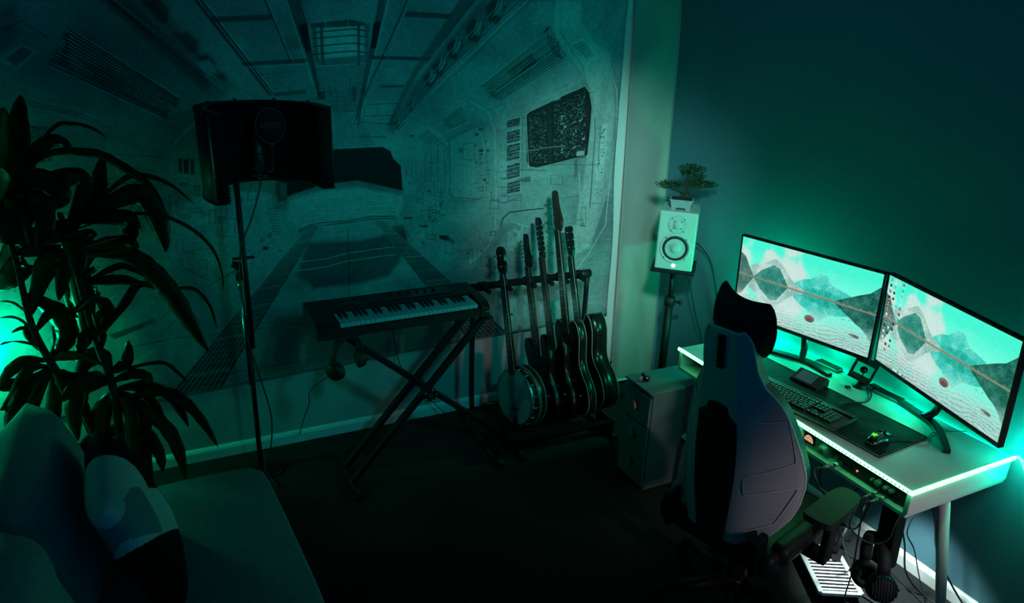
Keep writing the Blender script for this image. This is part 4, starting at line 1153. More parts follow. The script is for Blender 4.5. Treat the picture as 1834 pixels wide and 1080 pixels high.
def wallpaper():
    cv = Canvas(0, 1.7778, 0, 1, 560, (.60, .84, .80)); w_, h = cv.w, cv.h
    Y, X = np.mgrid[0:h, 0:w_].astype(np.float32); x = X / w_; y = Y / h
    def fbm(c, sd, sx=1.0):
        t = 0
        for i in range(5): t = t + cv.noise(1, int(c * 2 ** i), sd + i) / 2 ** i
        return t
    def mixc(a, b, m): return a * (1 - m[..., None]) + np.array(b, np.float32) * m[..., None]
    sky = np.zeros((h, w_, 3), np.float32) + np.array((.27, .93, .80), np.float32)
    sky = mixc(sky, (.58, .96, .88), np.clip((y - .1) / .4, 0, 1))
    n = fbm(4, 11)
    cloud = np.clip((n + .55 - 2.2 * np.abs(x - .05 - y * .9) + .25) * 1.4, 0, 1)
    cloud = np.maximum(cloud, np.clip((n * 1.1 - np.abs(y - .07) * 9 + .15 - np.abs(x - .40) * 3) * 1.5, 0, 1))
    cloud = np.maximum(cloud, np.clip((n * 1.1 + .45 - np.abs(y - .34) * 7 - np.abs(x - .85) * 2.6) * 1.5, 0, 1))
    cloud = np.maximum(cloud, np.clip((n * .9 + .3 - np.abs(y - .17) * 12 - np.abs(x - .62) * 4) * 1.5, 0, 1))
    sky = mixc(sky, (.80, .86, .84), cloud * .9)
    hz = .475
    def ridge(sd, pts, rough):
        R = np.random.RandomState(sd); xs = np.linspace(0, 1, w_)
        b = np.interp(xs, [p[0] for p in pts], [p[1] for p in pts]); k = 0
        for i in range(2, 8):
            c = 2 ** i; k = k + np.interp(xs * c, np.arange(c + 1), R.rand(c + 1) - .5) / c
        return b + k * rough
    def land(img, yy, refl):
        tex = fbm(14, 31); fine = np.abs(cv.noise(1, 60, 41) + .6 * cv.noise(1, 130, 42) + .7 * np.sin(x * 90 + yy * 140 + cv.noise(4, 20, 43)))
        tex = tex * .8 + (fine - .6) * .9
        def put(img, r, col, col2, fade=1.0):
            m = np.clip((yy - r[None, :]) * h / 1.5, 0, 1) * fade
            t = np.clip(.5 + tex * .45, 0, 1)
            c = np.array(col, np.float32) * (1 - t[..., None]) + np.array(col2, np.float32) * t[..., None]
            return img * (1 - m[..., None]) + c * m[..., None]
        img = put(img, ridge(1, [(0, .47), (.38, .47), (.46, .38), (.54, .34), (.60, .23), (.64, .22), (.70, .31), (.78, .36), (.86, .42), (1, .47)], .40), (.12, .72, .66), (.50, .86, .80))
        img = put(img, ridge(2, [(0, .47), (.44, .47), (.55, .40), (.66, .37), (.74, .40), (.84, .46), (1, .48)], .12), (.10, .62, .56), (.32, .80, .72))
        img = put(img, ridge(3, [(0, .38), (.10, .33), (.17, .27), (.22, .23), (.27, .17), (.31, .19), (.36, .30), (.40, .37), (.47, .44), (.53, .5), (1, .5)], .30), (.46, .66, .62), (.80, .88, .85))
        img = put(img, ridge(4, [(0, .5), (.12, .46), (.17, .36), (.23, .30), (.27, .26), (.31, .27), (.35, .36), (.40, .5), (1, .5)], .16), (.09, .42, .38), (.30, .60, .54))
        img = put(img, ridge(5, [(0, .20), (.04, .24), (.08, .36), (.12, .46), (.14, .5), (1, .5)], .06), (.18, .36, .34), (.36, .52, .48))
        img = put(img, ridge(6, [(0, .5), (.70, .5), (.76, .43), (.86, .33), (.94, .26), (1, .15)], .06), (.05, .30, .26), (.22, .50, .44))
        return img
    top = land(sky.copy(), y, False)
    yi = np.clip(((hz - (y - hz) * .95) * h).astype(int), 0, h - 1)
    jx = np.clip(X + cv.noise(6, 90, 61) * np.clip((y - hz) * 3, 0, 1), 0, w_ - 1).astype(int)
    ref = top[yi, jx] * np.array((.98, 1.0, 1.0), np.float32) * .97
    ref = mixc(ref, (.84, .92, .90), np.clip((y - .60) * 2.6, 0, .6))
    img = np.where((y > hz)[..., None], ref, top)
    band = np.clip(1 - np.abs(y - hz - .004) / .016, 0, 1); img = mixc(img, (.50, .50, .44), np.clip(band * 1.6, 0, 1))
    band = np.clip(1 - np.abs(y - hz + .014) / .008, 0, 1) * np.clip(fbm(30, 71) + .5, 0, 1); img = mixc(img, (.74, .66, .52), band * .7)
    # sand ripples in the foreground
    rp = np.sin(y * 150 + x * 20 + cv.noise(9, 4, 81) + cv.noise(1.6, 20, 82)) + cv.noise(.8, 90, 83); k = np.clip((y - .72 + .04 * np.sin(x * 9)) * 4.5, 0, 1)
    img = mixc(img, (.56, .68, .66), k * .55); img = mixc(img, (.28, .38, .37), np.clip(rp - .35, 0, 1) * k * .42); img = mixc(img, (.90, .94, .92), np.clip(-rp - .35, 0, 1) * k * .45)
    img *= (1 + cv.noise(.05, 200, 91))[..., None]
    cv.a = img.astype(np.float32)
    P = lambda a, b: (a * 1.7778, 1 - b)
    for (cx, cy, r, c) in ((.575, .775, .034, (.50, .36, .36)), (.575, .79, .022, (.38, .26, .27)), (.885, .80, .026, (.48, .47, .44)), (.90, .806, .018, (.33, .33, .31)), (.80, .65, .006, (.4, .45, .43)), (.84, .64, .005, (.4, .45, .43))):
        cv.poly([P(cx + r * math.cos(t * .5236) * (1.1 if cx < .7 else 1.3), cy + r * (1.35 if cx < .7 else .7) * math.sin(t * .5236)) for t in range(12)], c, .95, .004)
    return cv
def dress(cv, icons):
    P = lambda a, b: (a * 1.7778, 1 - b)
    # task bar
    cv.poly([P(0, .972), P(1, .972), P(1, 1), P(0, 1)], (.62, .72, .70), .45, .001)
    R = random.Random(5)
    for i in range(9): cv.poly([P(.10 + i * .021, .978), P(.112 + i * .021, .978), P(.112 + i * .021, .995), P(.10 + i * .021, .995)], R.choice([(.2, .3, .3), (.9, .95, .93), (.75, .35, .3), (.9, .9, .9)]), .9, .001)
    for i in range(7): cv.poly([P(.86 + i * .016, .980), P(.868 + i * .016, .980), P(.868 + i * .016, .993), P(.86 + i * .016, .993)], (.9, .95, .94), .8, .001)
    if not icons: return
    pal = [(.06, .12, .12), (.75, .30, .28), (.9, .92, .9), (.25, .65, .62), (.85, .72, .70), (.10, .30, .30), (.12, .16, .16)]
    for c in range(4):
        for r in range(13):
            if R.random() < .18 or (c == 3 and r > 7): continue
            x, y = .018 + c * .036, .022 + r * .066
            col = R.choice(pal)
            if R.random() < .5: cv.poly([P(x, y), P(x + .017, y), P(x + .017, y + .030), P(x, y + .030)], col, .9, .001)
            else: cv.poly([P(x + .0085 + .0095 * math.cos(t * .7854), y + .015 + .0165 * math.sin(t * .7854)) for t in range(8)], col, .9, .002)
            cv.poly([P(x + .005, y + .008), P(x + .011, y + .008), P(x + .011, y + .020), P(x + .005, y + .020)], R.choice([(.9, .95, .93), (.1, .2, .2), col]), .8, .001)
            cv.line([P(x - .004, y + .041), P(x + .021, y + .041)], .005, (.92, .96, .95), .55)
def screen_mat(name, arr, strength):
    im = make_image(name, arr, srgb=True)
    m = bpy.data.materials.new(name); m.use_nodes = True; nt = m.node_tree; b = nt.nodes['Principled BSDF']
    b.inputs['Base Color'].default_value = (.01, .01, .01, 1); b.inputs['Roughness'].default_value = .35
    t = nt.nodes.new('ShaderNodeTexImage'); t.image = im; t.extension = 'EXTEND'
    nt.links.new(t.outputs['Color'], b.inputs['Emission Color']); b.inputs['Emission Strength'].default_value = strength
    return m
_wp = wallpaper()
_a0 = _wp.a.copy(); dress(_wp, False); _s1 = _wp.a.copy(); _wp.a = _a0; dress(_wp, True); _s2 = _wp.a
MT['screen_1'] = screen_mat('lake_wallpaper', _s1, 1.08)
MT['screen_2'] = screen_mat('lake_wallpaper_with_icons', _s2, 1.08)

# ---------------------------------------------------------------- desk
def desk():
    root = thing('desk', 'white writing desk with an open front shelf against the teal wall', 'desk', (-0.31, -1.755, 0))
    X0, X1, Y0, Y1 = -0.29, 0.29, -0.655, 0.655
    m = MB(); m.box((0, 0, 0.751), (X1 - X0, Y1 - Y0, 0.018), bev=0.002); m.build('desktop', 'desk', root)
    m = MB(); m.box((0, 0, 0.652), (0.575, 1.30, 0.016), bev=0.0015); m.build('bottom_shelf', 'desk', root)
    for y in (Y0 + 0.009, Y1 - 0.009):
        m = MB(); m.box((0, y, 0.7005), (0.575, 0.018, 0.081), bev=0.001); m.build('end_panel', 'desk', root)
    m = MB(); m.box((X1 - 0.012, 0, 0.7005), (0.016, 1.27, 0.081)); m.build('back_panel', 'desk', root)
    m = MB(); m.box((-0.02, -0.14, 0.7005), (0.53, 0.016, 0.081)); m.build('divider', 'desk', root)
    m = MB(); m.box((-0.2, 0, 0.632), (0.03, 1.16, 0.024)); m.box((0.2, 0, 0.632), (0.03, 1.16, 0.024)); m.build('underframe', 'desk', root)
    for (x, y, dx, dy) in ((-0.02, -0.615, 0.0, -0.15), (-0.245, 0.49, -0.03, -0.02), (0.235, 0.58, 0.0, 0.04)):
        l = MB(); l.cyl((x + dx, y + dy, 0.004), (x, y, 0.642), 0.0155, 0.024, 20); l.cyl((x + dx, y + dy, 0), (x + dx, y + dy, 0.006), 0.017, 0.017, 16); l.build('leg', 'desk', root)
    m = MB(); m.cyl((-0.19, -0.615, 0.622), (-0.19, -0.615, 0.646), 0.004); m.build('screw', 'chrome', root)
    return root
desk()
# LED strips (light-giving)
m = MB(); m.box((-0.6065, -1.755, 0.7575), (0.009, 1.31, 0.013)); m.box((-0.3115, -2.4135, 0.7575), (0.599, 0.009, 0.013))
o = tag(m.build('led_strip', 'led'), 'glowing green light strip along the front and near edge of the white desk', 'light strip')
dts = MB()
for i in range(78): dts.box((-0.6115, -2.40 + i * 0.0166, 0.7575), (0.0014, 0.0055, 0.006))
for i in range(35): dts.box((-0.598 + i * 0.0166, -2.4185, 0.7575), (0.0055, 0.0014, 0.006))
dts.build('diodes', 'white', o)
m = MB(); m.box((-0.0105, -1.755, 0.752), (0.008, 1.30, 0.009))
tag(m.build('led_strip', 'led_back'), 'glowing green light strip running along the wall behind the monitors', 'light strip')
m = MB(); m.tube([(-0.020, -2.425, 0.772), (-0.030, -2.447, 0.768), (-0.030, -2.465, 0.745), (-0.022, -2.48, 0.715)], 0.006, 8, smooth_n=4)
tag(m.build('led_strip_end', 'led_end'), 'bright curled end of the light strip at the near desk corner by the wall', 'light strip')

# ---------------------------------------------------------------- monitors
def monitor(loc, yaw, tilt, foot, neck, mat_s, label, back):
    root = thing('monitor', label, 'monitor', (foot[1][0], foot[1][1], 0.76), group='monitors on the desk')
    mi = Matrix.Translation(Vector(root.location)).inverted()
    W_, H_ = 0.704, 0.418
    R = Matrix.Rotation(yaw, 4, 'Z') @ Matrix.Rotation(-tilt, 4, 'X')
    T = mi @ Matrix.Translation(Vector(loc)) @ R
    def put(o): o.matrix_local = T; return o
    m = MB(); m.box((0, 0.012, 0), (W_, 0.022, H_), bev=0.004); m.box((0, 0.034, -0.02), (W_ * 0.80, 0.03, H_ * 0.70), bev=0.012); put(m.build('housing', 'plastic_black', root))
    m = MB()
    for x, z, sx, sz in back: m.box((x, 0.0525, z), (sx, 0.006, sz))
    put(m.build('back_glow_fill', 'fill_mon', root))  # unseen glowing bars added to spread more green onto the wall
    m = MB(); m.box((0, -0.0005, H_ / 2 - 0.004), (W_, 0.004, 0.008)); m.box((0, -0.0005, -H_ / 2 + 0.009), (W_, 0.004, 0.018)); m.box((-W_ / 2 + 0.004, -0.0005, 0), (0.008, 0.004, H_)); m.box((W_ / 2 - 0.004, -0.0005, 0), (0.008, 0.004, H_)); put(m.build('bezel', 'plastic_black', root))
    m = MB(); sw, sh = W_ - 0.016, H_ - 0.026; m._add([(-sw / 2, -0.0012, -H_ / 2 + 0.018), (sw / 2, -0.0012, -H_ / 2 + 0.018), (sw / 2, -0.0012, H_ / 2 - 0.008), (-sw / 2, -0.0012, H_ / 2 - 0.008)], [(0, 1, 2, 3)])
    s = m.build('screen', mat_s, root, normals=False); uv = s.data.uv_layers.new(name='UVMap')
    for i, c in enumerate(((0, 0), (1, 0), (1, 1), (0, 1))): uv.data[i].uv = c
    put(s)
    f = [Vector((p[0] - root.location.x, p[1] - root.location.y, 0.008)) for p in foot]
    m = MB(); pts = spline(f, 12); n = len(pts)
    for i in range(n - 1):
        a, b = pts[i], pts[i + 1]; d = (b - a).normalized(); nn = Vector((-d.y, d.x, 0))
        w0 = 0.0125 + 0.006 * math.sin(PI * i / n); w1 = 0.0125 + 0.006 * math.sin(PI * (i + 1) / n)
        V = [a - nn * w0 + Vector((0, 0, -.0075)), a + nn * w0 + Vector((0, 0, -.0075)), b + nn * w1 + Vector((0, 0, -.0075)), b - nn * w1 + Vector((0, 0, -.0075))]
        V += [v + Vector((0, 0, .016)) for v in V]; m._add(V, [(3, 2, 1, 0), (4, 5, 6, 7), (0, 1, 5, 4), (1, 2, 6, 5), (2, 3, 7, 6), (3, 0, 4, 7)], smooth=False)
    m.build('foot', 'gloss_black', root)
    nk = Vector((neck[0] - root.location.x, neck[1] - root.location.y, 0)); c = mi @ (Matrix.Translation(Vector(loc)) @ R) @ Vector((0, 0.05, -0.10))
    m = MB(); m.tube([(f[1] + f[2]) / 2 + Vector((0, 0, .004)), nk * .5 + (f[1] + f[2]) * .25 + Vector((0, 0, .025)), nk + Vector((0, 0, .09)), c], [0.014, 0.016, 0.017, 0.017], 12, smooth_n=5); m.build('neck', 'gloss_black', root)
    return root
monitor((-0.235, -1.469, 1.127), -1.334, -0.058, [(-0.245, -1.225), (-0.150, -1.405), (-0.120, -1.50), (-0.135, -1.625)], (-0.145, -1.46), 'screen_1', 'left monitor showing a mountain lake wallpaper without desktop icons', [(-0.275, -0.02, 0.010, 0.24), (-0.15, -0.160, 0.24, 0.010)])
monitor((-0.226, -2.150, 1.126), -1.853, -0.067, [(-0.035, -1.775), (-0.062, -1.990), (-0.105, -2.14), (-0.245, -2.290)], (-0.075, -2.12), 'screen_2', 'right monitor showing a mountain lake wallpaper with columns of desktop icons', [(0.275, -0.06, 0.010, 0.18)])

# ---------------------------------------------------------------- things on the desk
a_pad = math.radians(4.5)
pad = MB(); pad.prism([(-.155, -.435), (.155, -.435), (.16, -.430), (.16, .430), (.155, .435), (-.155, .435), (-.16, .430), (-.16, -.430)], 'z', 0, 0.004)
po = tag(pad.build('desk_mat', 'pad', loc=(-0.398, -1.765, 0.7602), rot=(0, 0, a_pad)), 'large dark desk mat with a stitched edge under the keyboard', 'desk mat')
e = MB(); e.tube([(-.156, -.431, .004), (.156, -.431, .004), (.156, .431, .004), (-.156, .431, .004)], 0.0028, 6, closed=True); e.build('stitched_edge', 'pad_edge', po)
def keyboard():
    root = thing('computer_keyboard', 'black full-size computer keyboard on the desk mat', 'keyboard', (-0.497, -1.775, 0.7642), math.radians(10))
    m = MB(); m.box((0, 0, 0.009), (0.165, 0.455, 0.018), bev=0.004); m.box((0.066, 0, 0.020), (0.026, 0.44, 0.010), bev=0.003); m.build('case', 'plastic_black', root)
    rows = [(0.045, [(i, 1) for i in range(15)] + [(15.3 + i, 1) for i in range(3)]), (0.024, [(i, 1) for i in range(13)] + [(13, 2)] + [(15.3 + i, 1) for i in range(3)]),
            (0.005, [(0, 1.5)] + [(1.5 + i, 1) for i in range(12)] + [(13.5, 1.5)] + [(15.3 + i, 1) for i in range(3)]), (-0.014, [(0, 1.75)] + [(1.75 + i, 1) for i in range(11)] + [(12.75, 2.25)]),
            (-0.033, [(0, 2.25)] + [(2.25 + i, 1) for i in range(10)] + [(12.25, 2.75)] + [(16.3, 1)]), (-0.052, [(0, 1.25), (1.25, 1.25), (2.5, 1.25), (3.75, 6.25), (10, 1.25), (11.25, 1.25), (12.5, 1.25), (13.75, 1.25)] + [(15.3 + i, 1) for i in range(3)])]
    base = {}
    u = 0.0186
    for x, ks in rows:
        for c, wd in ks:
            if wd not in base:
                k = MB(); k.box((0, 0, 0.0045), (0.0165, wd * u - 0.0028, 0.009), bev=0.0012, taper=.86); base[wd] = k.build('keycap', 'keycap', root); o = base[wd]
            else:
                o = base[wd].copy(); C.objects.link(o); o.parent = root
            o.location = (x, 0.212 - (c + wd / 2) * u - 0.002, 0.0185)
    # number pad block
    for r_i, x in enumerate((0.024, 0.005, -0.014, -0.033, -0.052)):
        for c in range(3):
            o = base[1].copy(); C.objects.link(o); o.parent = root; o.location = (x, 0.212 - (19.0 + c) * u - 0.002, 0.0185)
    t = MB(); t.box((0.0735, -0.02, 0.0262), (0.006, 0.10, 0.0015)); t.build('light_bar', 'lcd', root)
keyboard()
def wedge_deck():
    root = thing('key_pad_controller', 'small black wedge controller with a dim screen behind the keyboard', 'controller', (-0.285, -1.640, 0.7642), math.radians(8))
    m = MB(); m.prism([(-0.045, 0), (0.045, 0), (0.045, 0.030), (0.028, 0.042), (-0.045, 0.010)], 'y', -0.07, 0.07); m.build('body', 'plastic_black', root)
    m = MB(); m.box((-0.008, 0.01, 0.0268), (0.062, 0.085, 0.002), rot=(0, -0.413, 0)); m.build('screen', 'lcd', root)
wedge_deck()
def mouse():
    root = thing('computer_mouse', 'black computer mouse with a glowing green emblem on the desk mat', 'mouse', (-0.425, -2.125, 0.7642), math.radians(4))
    m = MB(True); pr = []
    ns, nr = 14, 16
    V = []; F = []
    for i in range(ns + 1):
        t = i / ns; x = -0.062 + 0.124 * t; wd = 0.031 * (math.sin(PI * min(1, max(0, t * .94 + .03))) ** .45) * (1 + .12 * math.cos(t * 9)); h = 0.040 * math.sin(PI * (t * .86 + .07)) ** .75 * (1.06 - .25 * t)
        for j in range(nr): a = PI * j / (nr - 1); V.append((x, wd * math.cos(a), 0.001 + h * math.sin(a) ** .8))
    for i in range(ns):
        for j in range(nr - 1): a = i * nr + j; F.append((a, a + 1, a + nr + 1, a + nr))
        F.append((i * nr, (i + 1) * nr, (i + 1) * nr + nr - 1, i * nr + nr - 1))
    F.append(tuple(range(nr))); F.append(tuple(range(ns * nr, ns * nr + nr)))
    m._add(V, F, smooth=True); m.build('body', 'gloss_black', root)
    m = MB(); m.cyl((0.035, -0.004, 0.034), (0.035, 0.004, 0.034), 0.009, seg=16); m.build('scroll_wheel', 'rubber', root)
    for s in (-1, 1):
        m = MB(); m.box((0.034, s * 0.0115, 0.0295), (0.036, 0.018, 0.004), rot=(s * -0.25, 0.34, 0), bev=0.0015); m.build('button', 'gloss_black', root)
    # emblem: ring with a dot and small horns
    m = MB(); q = 0.0405
    m.lathe([(0.0055, 0), (0.0088, 0), (0.0088, .001), (0.0055, .001)], (-0.032, 0, q), 20); m.cyl((-0.032, 0, q), (-0.032, 0, q + .001), 0.0028)
    for a in (0.9, -0.9, 0.0): m.box((-0.032 + 0.0115 * math.cos(a), 0.0115 * math.sin(a), q + .0005), (0.006, 0.0035, 0.001), rot=(0, 0, a))
    m.box((-0.0405, 0.006, q + .0005), (0.004, 0.003, .001)); m.box((-0.0405, -0.006, q + .0005), (0.004, 0.003, .001))
    o = m.build('emblem', 'mouse_glow', root, rot=(0, -0.10, 0)); o.location = (0, 0, 0.0015)
mouse()
tag(MB().tube([(-0.363, -2.121, 0.775), (-0.32, -2.16, 0.7685), (-0.25, -2.20, 0.768), (-0.16, -2.17, 0.765), (-0.05, -2.20, 0.765), (-0.02, -2.22, 0.768)], 0.0022, 6, smooth_n=8).build('mouse_cable', 'cable'), 'thin black cable from the mouse to the wall behind the right monitor', 'cable')
def ribbed(loc, rz, label):
    root = thing('ribbed_speaker_bar', label, 'desk gadget', loc, rz, group='grey ribbed bars behind the monitor feet')
    m = MB(); m.box((0, 0, 0.007), (0.050, 0.130, 0.014), bev=0.004)
    m.build('body', 'ribbed', root)
    m = MB()
    for i in range(5): m.box((-0.018 + i * 0.009, 0, 0.0155), (0.0045, 0.120, 0.004), bev=0.001)
    m.build('ribs', 'plastic_black', root)
ribbed((-0.058, -1.548, 0.7602), math.radians(4), 'small grey ribbed bar on the desk below the left monitor')
ribbed((-0.050, -1.880, 0.7602), math.radians(4), 'small grey ribbed bar on the desk below the right monitor')
def ornament():
    root = thing('framed_ornament', 'open square black frame on a round foot with a dark ball inside', 'ornament', (-0.085, -1.755, 0.7602), math.radians(-62))
    m = MB(); m.lathe([(0, 0), (0.036, 0), (0.036, 0.006), (0.022, 0.018), (0.010, 0.028), (0, 0.030)]); m.build('foot', 'plastic_black', root)
    m = MB(); s = 0.044; c = (0, 0, 0.085); R_ = Matrix.Rotation(math.radians(14), 3, 'Y')
    for (dx, dz, sx, sz) in ((0, s, 2 * s + .012, .012), (0, -s, 2 * s + .012, .012), (s, 0, .012, 2 * s), (-s, 0, .012, 2 * s)):
        m.box(Vector(c) + R_ @ Vector((dx, 0, dz)), (sx, 0.050, sz), rot=R_, bev=.002)
    m.build('frame', 'plastic_black', root)
    m = MB(); m.ball((0, 0, 0.085), 0.017, 16); m.cyl((0, 0, 0.035), (0, 0, 0.07), 0.0025); m.build('ball', 'gloss_black', root)
ornament()
m = MB()
for a in range(4): m.box((0.008 * math.cos(a * PI / 2), 0.008 * math.sin(a * PI / 2), 0.005), (0.010, 0.007, 0.008), rot=(0, 0, a * PI / 2), bev=.002)
m.ball((0, 0, .006), .005)
tag(m.build('cross_trinket', 'plastic_black', loc=(-0.150, -1.742, 0.7602), rot=(0, 0, .5)), 'tiny black cross-shaped trinket beside the framed ornament', 'trinket')
cable('keyboard_cable', 'thick dark cable curving from the keyboard past the framed ornament', [(-0.345, -1.85, 0.772), (-0.28, -1.85, 0.769), (-0.20, -1.88, 0.767), (-0.13, -1.85, 0.767), (-0.085, -1.81, 0.767), (-0.05, -1.79, 0.768), (-0.02, -1.72, 0.768)], 0.0035)

# ---------------------------------------------------------------- sound gear in the open shelf
def preamp():
    root = thing('preamp', 'pale preamp with a glowing needle meter on the desk shelf', 'preamp', (-0.575, -1.90, 0.6602))
    m = MB(); m.box((0.12, 0.025, 0.036), (0.22, 0.30, 0.068), bev=0.002); m.build('case', 'gear', root)
    m = MB(); m.box((0.0055, 0.025, 0.037), (0.006, 0.31, 0.071), bev=0.001); m.build('front_plate', 'gear', root)
    m = MB(); m.box((0.001, -0.030, 0.040), (0.004, 0.060, 0.044), bev=0.001); m.build('meter_window', 'gloss_black', root)
    m = MB(); m.prism([(-0.030 + 0.023 * math.cos(PI * i / 16), 0.027 + 0.028 * math.sin(PI * i / 16)) for i in range(17)], 'x', -0.0020, -0.0012); d = m.build('meter_face', 'vu', root)
    m = MB(); m.tube([(-0.0024, -0.030 + 0.015 * math.cos(PI * i / 12), 0.027 + 0.018 * math.sin(PI * i / 12)) for i in range(13)], 0.0006, 5); m.box((-0.0024, -0.027, 0.038), (0.0006, 0.0009, 0.020), rot=(0.25, 0, 0)); m.build('meter_needle', 'vu_dark', root)
    m = MB(); m.lathe([(0.022, 0), (0.022, 0.004), (0.017, 0.006), (0.015, 0.020), (0.013, 0.022), (0, 0.022)], (0.002, -0.128 + 0.02, 0.036), 24, R=Euler((0, -PI / 2, 0)).to_matrix()); m.build('knob', 'gear', root)
    for z in (0.028, 0.050):
        m = MB(); m.cyl((-0.004, 0.025, z), (0.003, 0.025, z), 0.004); m.build('switch', 'plastic_black', root)
preamp()
def interface():
    root = thing('audio_interface', 'black audio interface with knobs and a red light on the desk shelf', 'audio interface', (-0.575, -2.23, 0.6602))
    m = MB(); m.box((0.10, 0.0, 0.031), (0.19, 0.31, 0.058), bev=0.003); m.build('case', 'plastic_black', root)
    for i, y in enumerate((0.125, 0.085)):
        m = MB(); m.lathe([(0.012, 0), (0.012, 0.004), (0.008, 0.005), (0.008, 0.001)], (0.005, y, 0.030), 20, R=Euler((0, -PI / 2, 0)).to_matrix()); m.build('socket', 'metal_black', root)
    for i, (y, r) in enumerate(((-0.035, .013), (-0.068, .010), (-0.092, .009), (-0.010, .006))):
        m = MB(); m.lathe([(r, 0), (r, 0.004), (r * .85, 0.017), (r * .7, .018), (0, .018)], (0.005, y, 0.040), 20, R=Euler((0, -PI / 2, 0)).to_matrix()); m.build('knob', 'gear', root)
    m = MB(); m.ball((0.003, 0.062, 0.030), 0.0042); m.build('indicator', 'led_red', root)
    for y in (-0.05, -0.085, -0.112):
        m = MB(); m.cyl((0.006, y, 0.016), (-0.003, y, 0.016), 0.006); m.build('socket', 'metal_black', root)
interface()
def plug(loc, d, ln, label, r=0.009):
    loc = Vector(loc); d = Vector(d).normalized()
    root = thing('audio_plug', label, 'plug', loc)
    m = MB(); m.cyl((0, 0, 0), d * ln * .55, r, r, 16); m.cyl(d * ln * .55, d * ln * .62, r * 1.1, r * 1.1, 16); m.build('shell', 'silver', root)
    m = MB(); m.cyl(d * ln * .62, d * ln, r * .85, r * .45, 12)
    for k in range(3): m.cyl(d * ln * (.68 + .09 * k), d * ln * (.71 + .09 * k), r * .98 - .001 * k, seg=12)
    m.build('strain_relief', 'gear', root)
    return loc + d * ln
e1 = plug((-0.582, -2.105, 0.690), (-1, .22, -.12), 0.085, 'fat silver microphone plug in the interface under the desk edge', .0095)
e2 = plug((-0.580, -2.315, 0.676), (-1, .35, -.35), 0.075, 'slim silver jack plug at the near end of the interface', .0065)
e3 = plug((-0.580, -2.280, 0.676), (-1, .30, -.40), 0.070, 'slim silver jack plug below the interface knobs', .006)
cable('audio_cable', 'grey cable drooping from the fat silver plug under the desk', [e1, e1 + Vector((-.02, .02, -.02)), (-0.675, -2.10, 0.60), (-0.62, -2.12, 0.55), (-0.52, -2.10, 0.40), (-0.42, -2.09, 0.22), (-0.3, -2.08, 0.02)], .0032, 'cable_green')
cable('audio_cable', 'cable dropping straight from the slim jack plug to the floor', [e2, e2 + Vector((-.01, .01, -.02)), (-0.665, -2.29, 0.60), (-0.62, -2.27, 0.45), (-0.56, -2.24, 0.25), (-0.50, -2.20, 0.06), (-0.42, -2.20, 0.008)], .0028)
cable('audio_cable', 'looped cable hanging under the interface at the desk front', [e3, e3 + Vector((-.012, .01, -.02)), (-0.655, -2.25, 0.58), (-0.64, -2.24, 0.50), (-0.60, -2.30, 0.46), (-0.57, -2.35, 0.50), (-0.575, -2.365, 0.58), (-0.56, -2.37, 0.645)], .0030, 'cable_green')
for i, (lab, P_) in enumerate((
    ('upper black cable sagging between the desk post and the chair arm', [(-0.58, -2.20, 0.635), (-0.58, -2.14, 0.55), (-0.50, -2.02, 0.44), (-0.36, -1.86, 0.40), (-0.20, -1.74, 0.46), (-0.06, -1.70, 0.56)]),
    ('middle black cable sagging between the desk post and the wall', [(-0.58, -2.26, 0.635), (-0.57, -2.22, 0.46), (-0.46, -2.08, 0.36), (-0.30, -1.92, 0.34), (-0.10, -1.82, 0.44), (-0.03, -1.80, 0.60)]),
    ('lower black cable sagging behind the desk post', [(-0.53, -2.30, 0.635), (-0.50, -2.26, 0.40), (-0.38, -2.12, 0.28), (-0.22, -2.00, 0.26), (-0.08, -1.93, 0.38), (-0.03, -1.90, 0.60)]),
    ('thick black cable hanging from the desk just left of the near leg', [(-0.20, -2.17, 0.62), (-0.20, -2.175, 0.50), (-0.205, -2.17, 0.36), (-0.17, -2.19, 0.22), (-0.16, -2.22, 0.10), (-0.10, -2.28, 0.008), (-0.08, -2.42, 0.006)]),
    ('black cable hanging behind the near desk leg', [(-0.17, -2.19, 0.62), (-0.15, -2.22, 0.50), (-0.13, -2.26, 0.38), (-0.12, -2.30, 0.25), (-0.08, -2.40, 0.10), (-0.05, -2.52, 0.006), (-0.06, -2.70, 0.006)]),
    ('thin black cable curling off beside the near desk leg', [(-0.17, -2.21, 0.44), (-0.19, -2.20, 0.38), (-0.195, -2.20, 0.30), (-0.15, -2.22, 0.22), (-0.14, -2.26, 0.12), (-0.16, -2.34, 0.008)]),
    ('black cable looping over the carpet right of the headphones', [(-0.38, -2.18, 0.60), (-0.38, -2.19, 0.40), (-0.38, -2.20, 0.24), (-0.36, -2.25, 0.10), (-0.36, -2.32, 0.02), (-0.34, -2.42, 0.006), (-0.26, -2.50, 0.006), (-0.18, -2.50, 0.006)]),
    ('black cable running flat across the lit carpet to the desk leg', [(-0.33, -2.02, 0.006), (-0.35, -2.14, 0.006), (-0.33, -2.26, 0.006), (-0.29, -2.40, 0.006), (-0.25, -2.52, 0.006)]),
    ('thin cable wandering along the foot of the teal wall', [(-0.12, -1.70, 0.006), (-0.20, -1.88, 0.006), (-0.17, -2.02, 0.006), (-0.10, -2.06, 0.006), (-0.12, -2.20, 0.006), (-0.15, -2.34, 0.006)]))):
    cable('hanging_cable', lab, P_, (.0032, .0030, .0026, .0042, .0045, .0028, .0036, .0042, .0022)[i], group='cables under the desk')
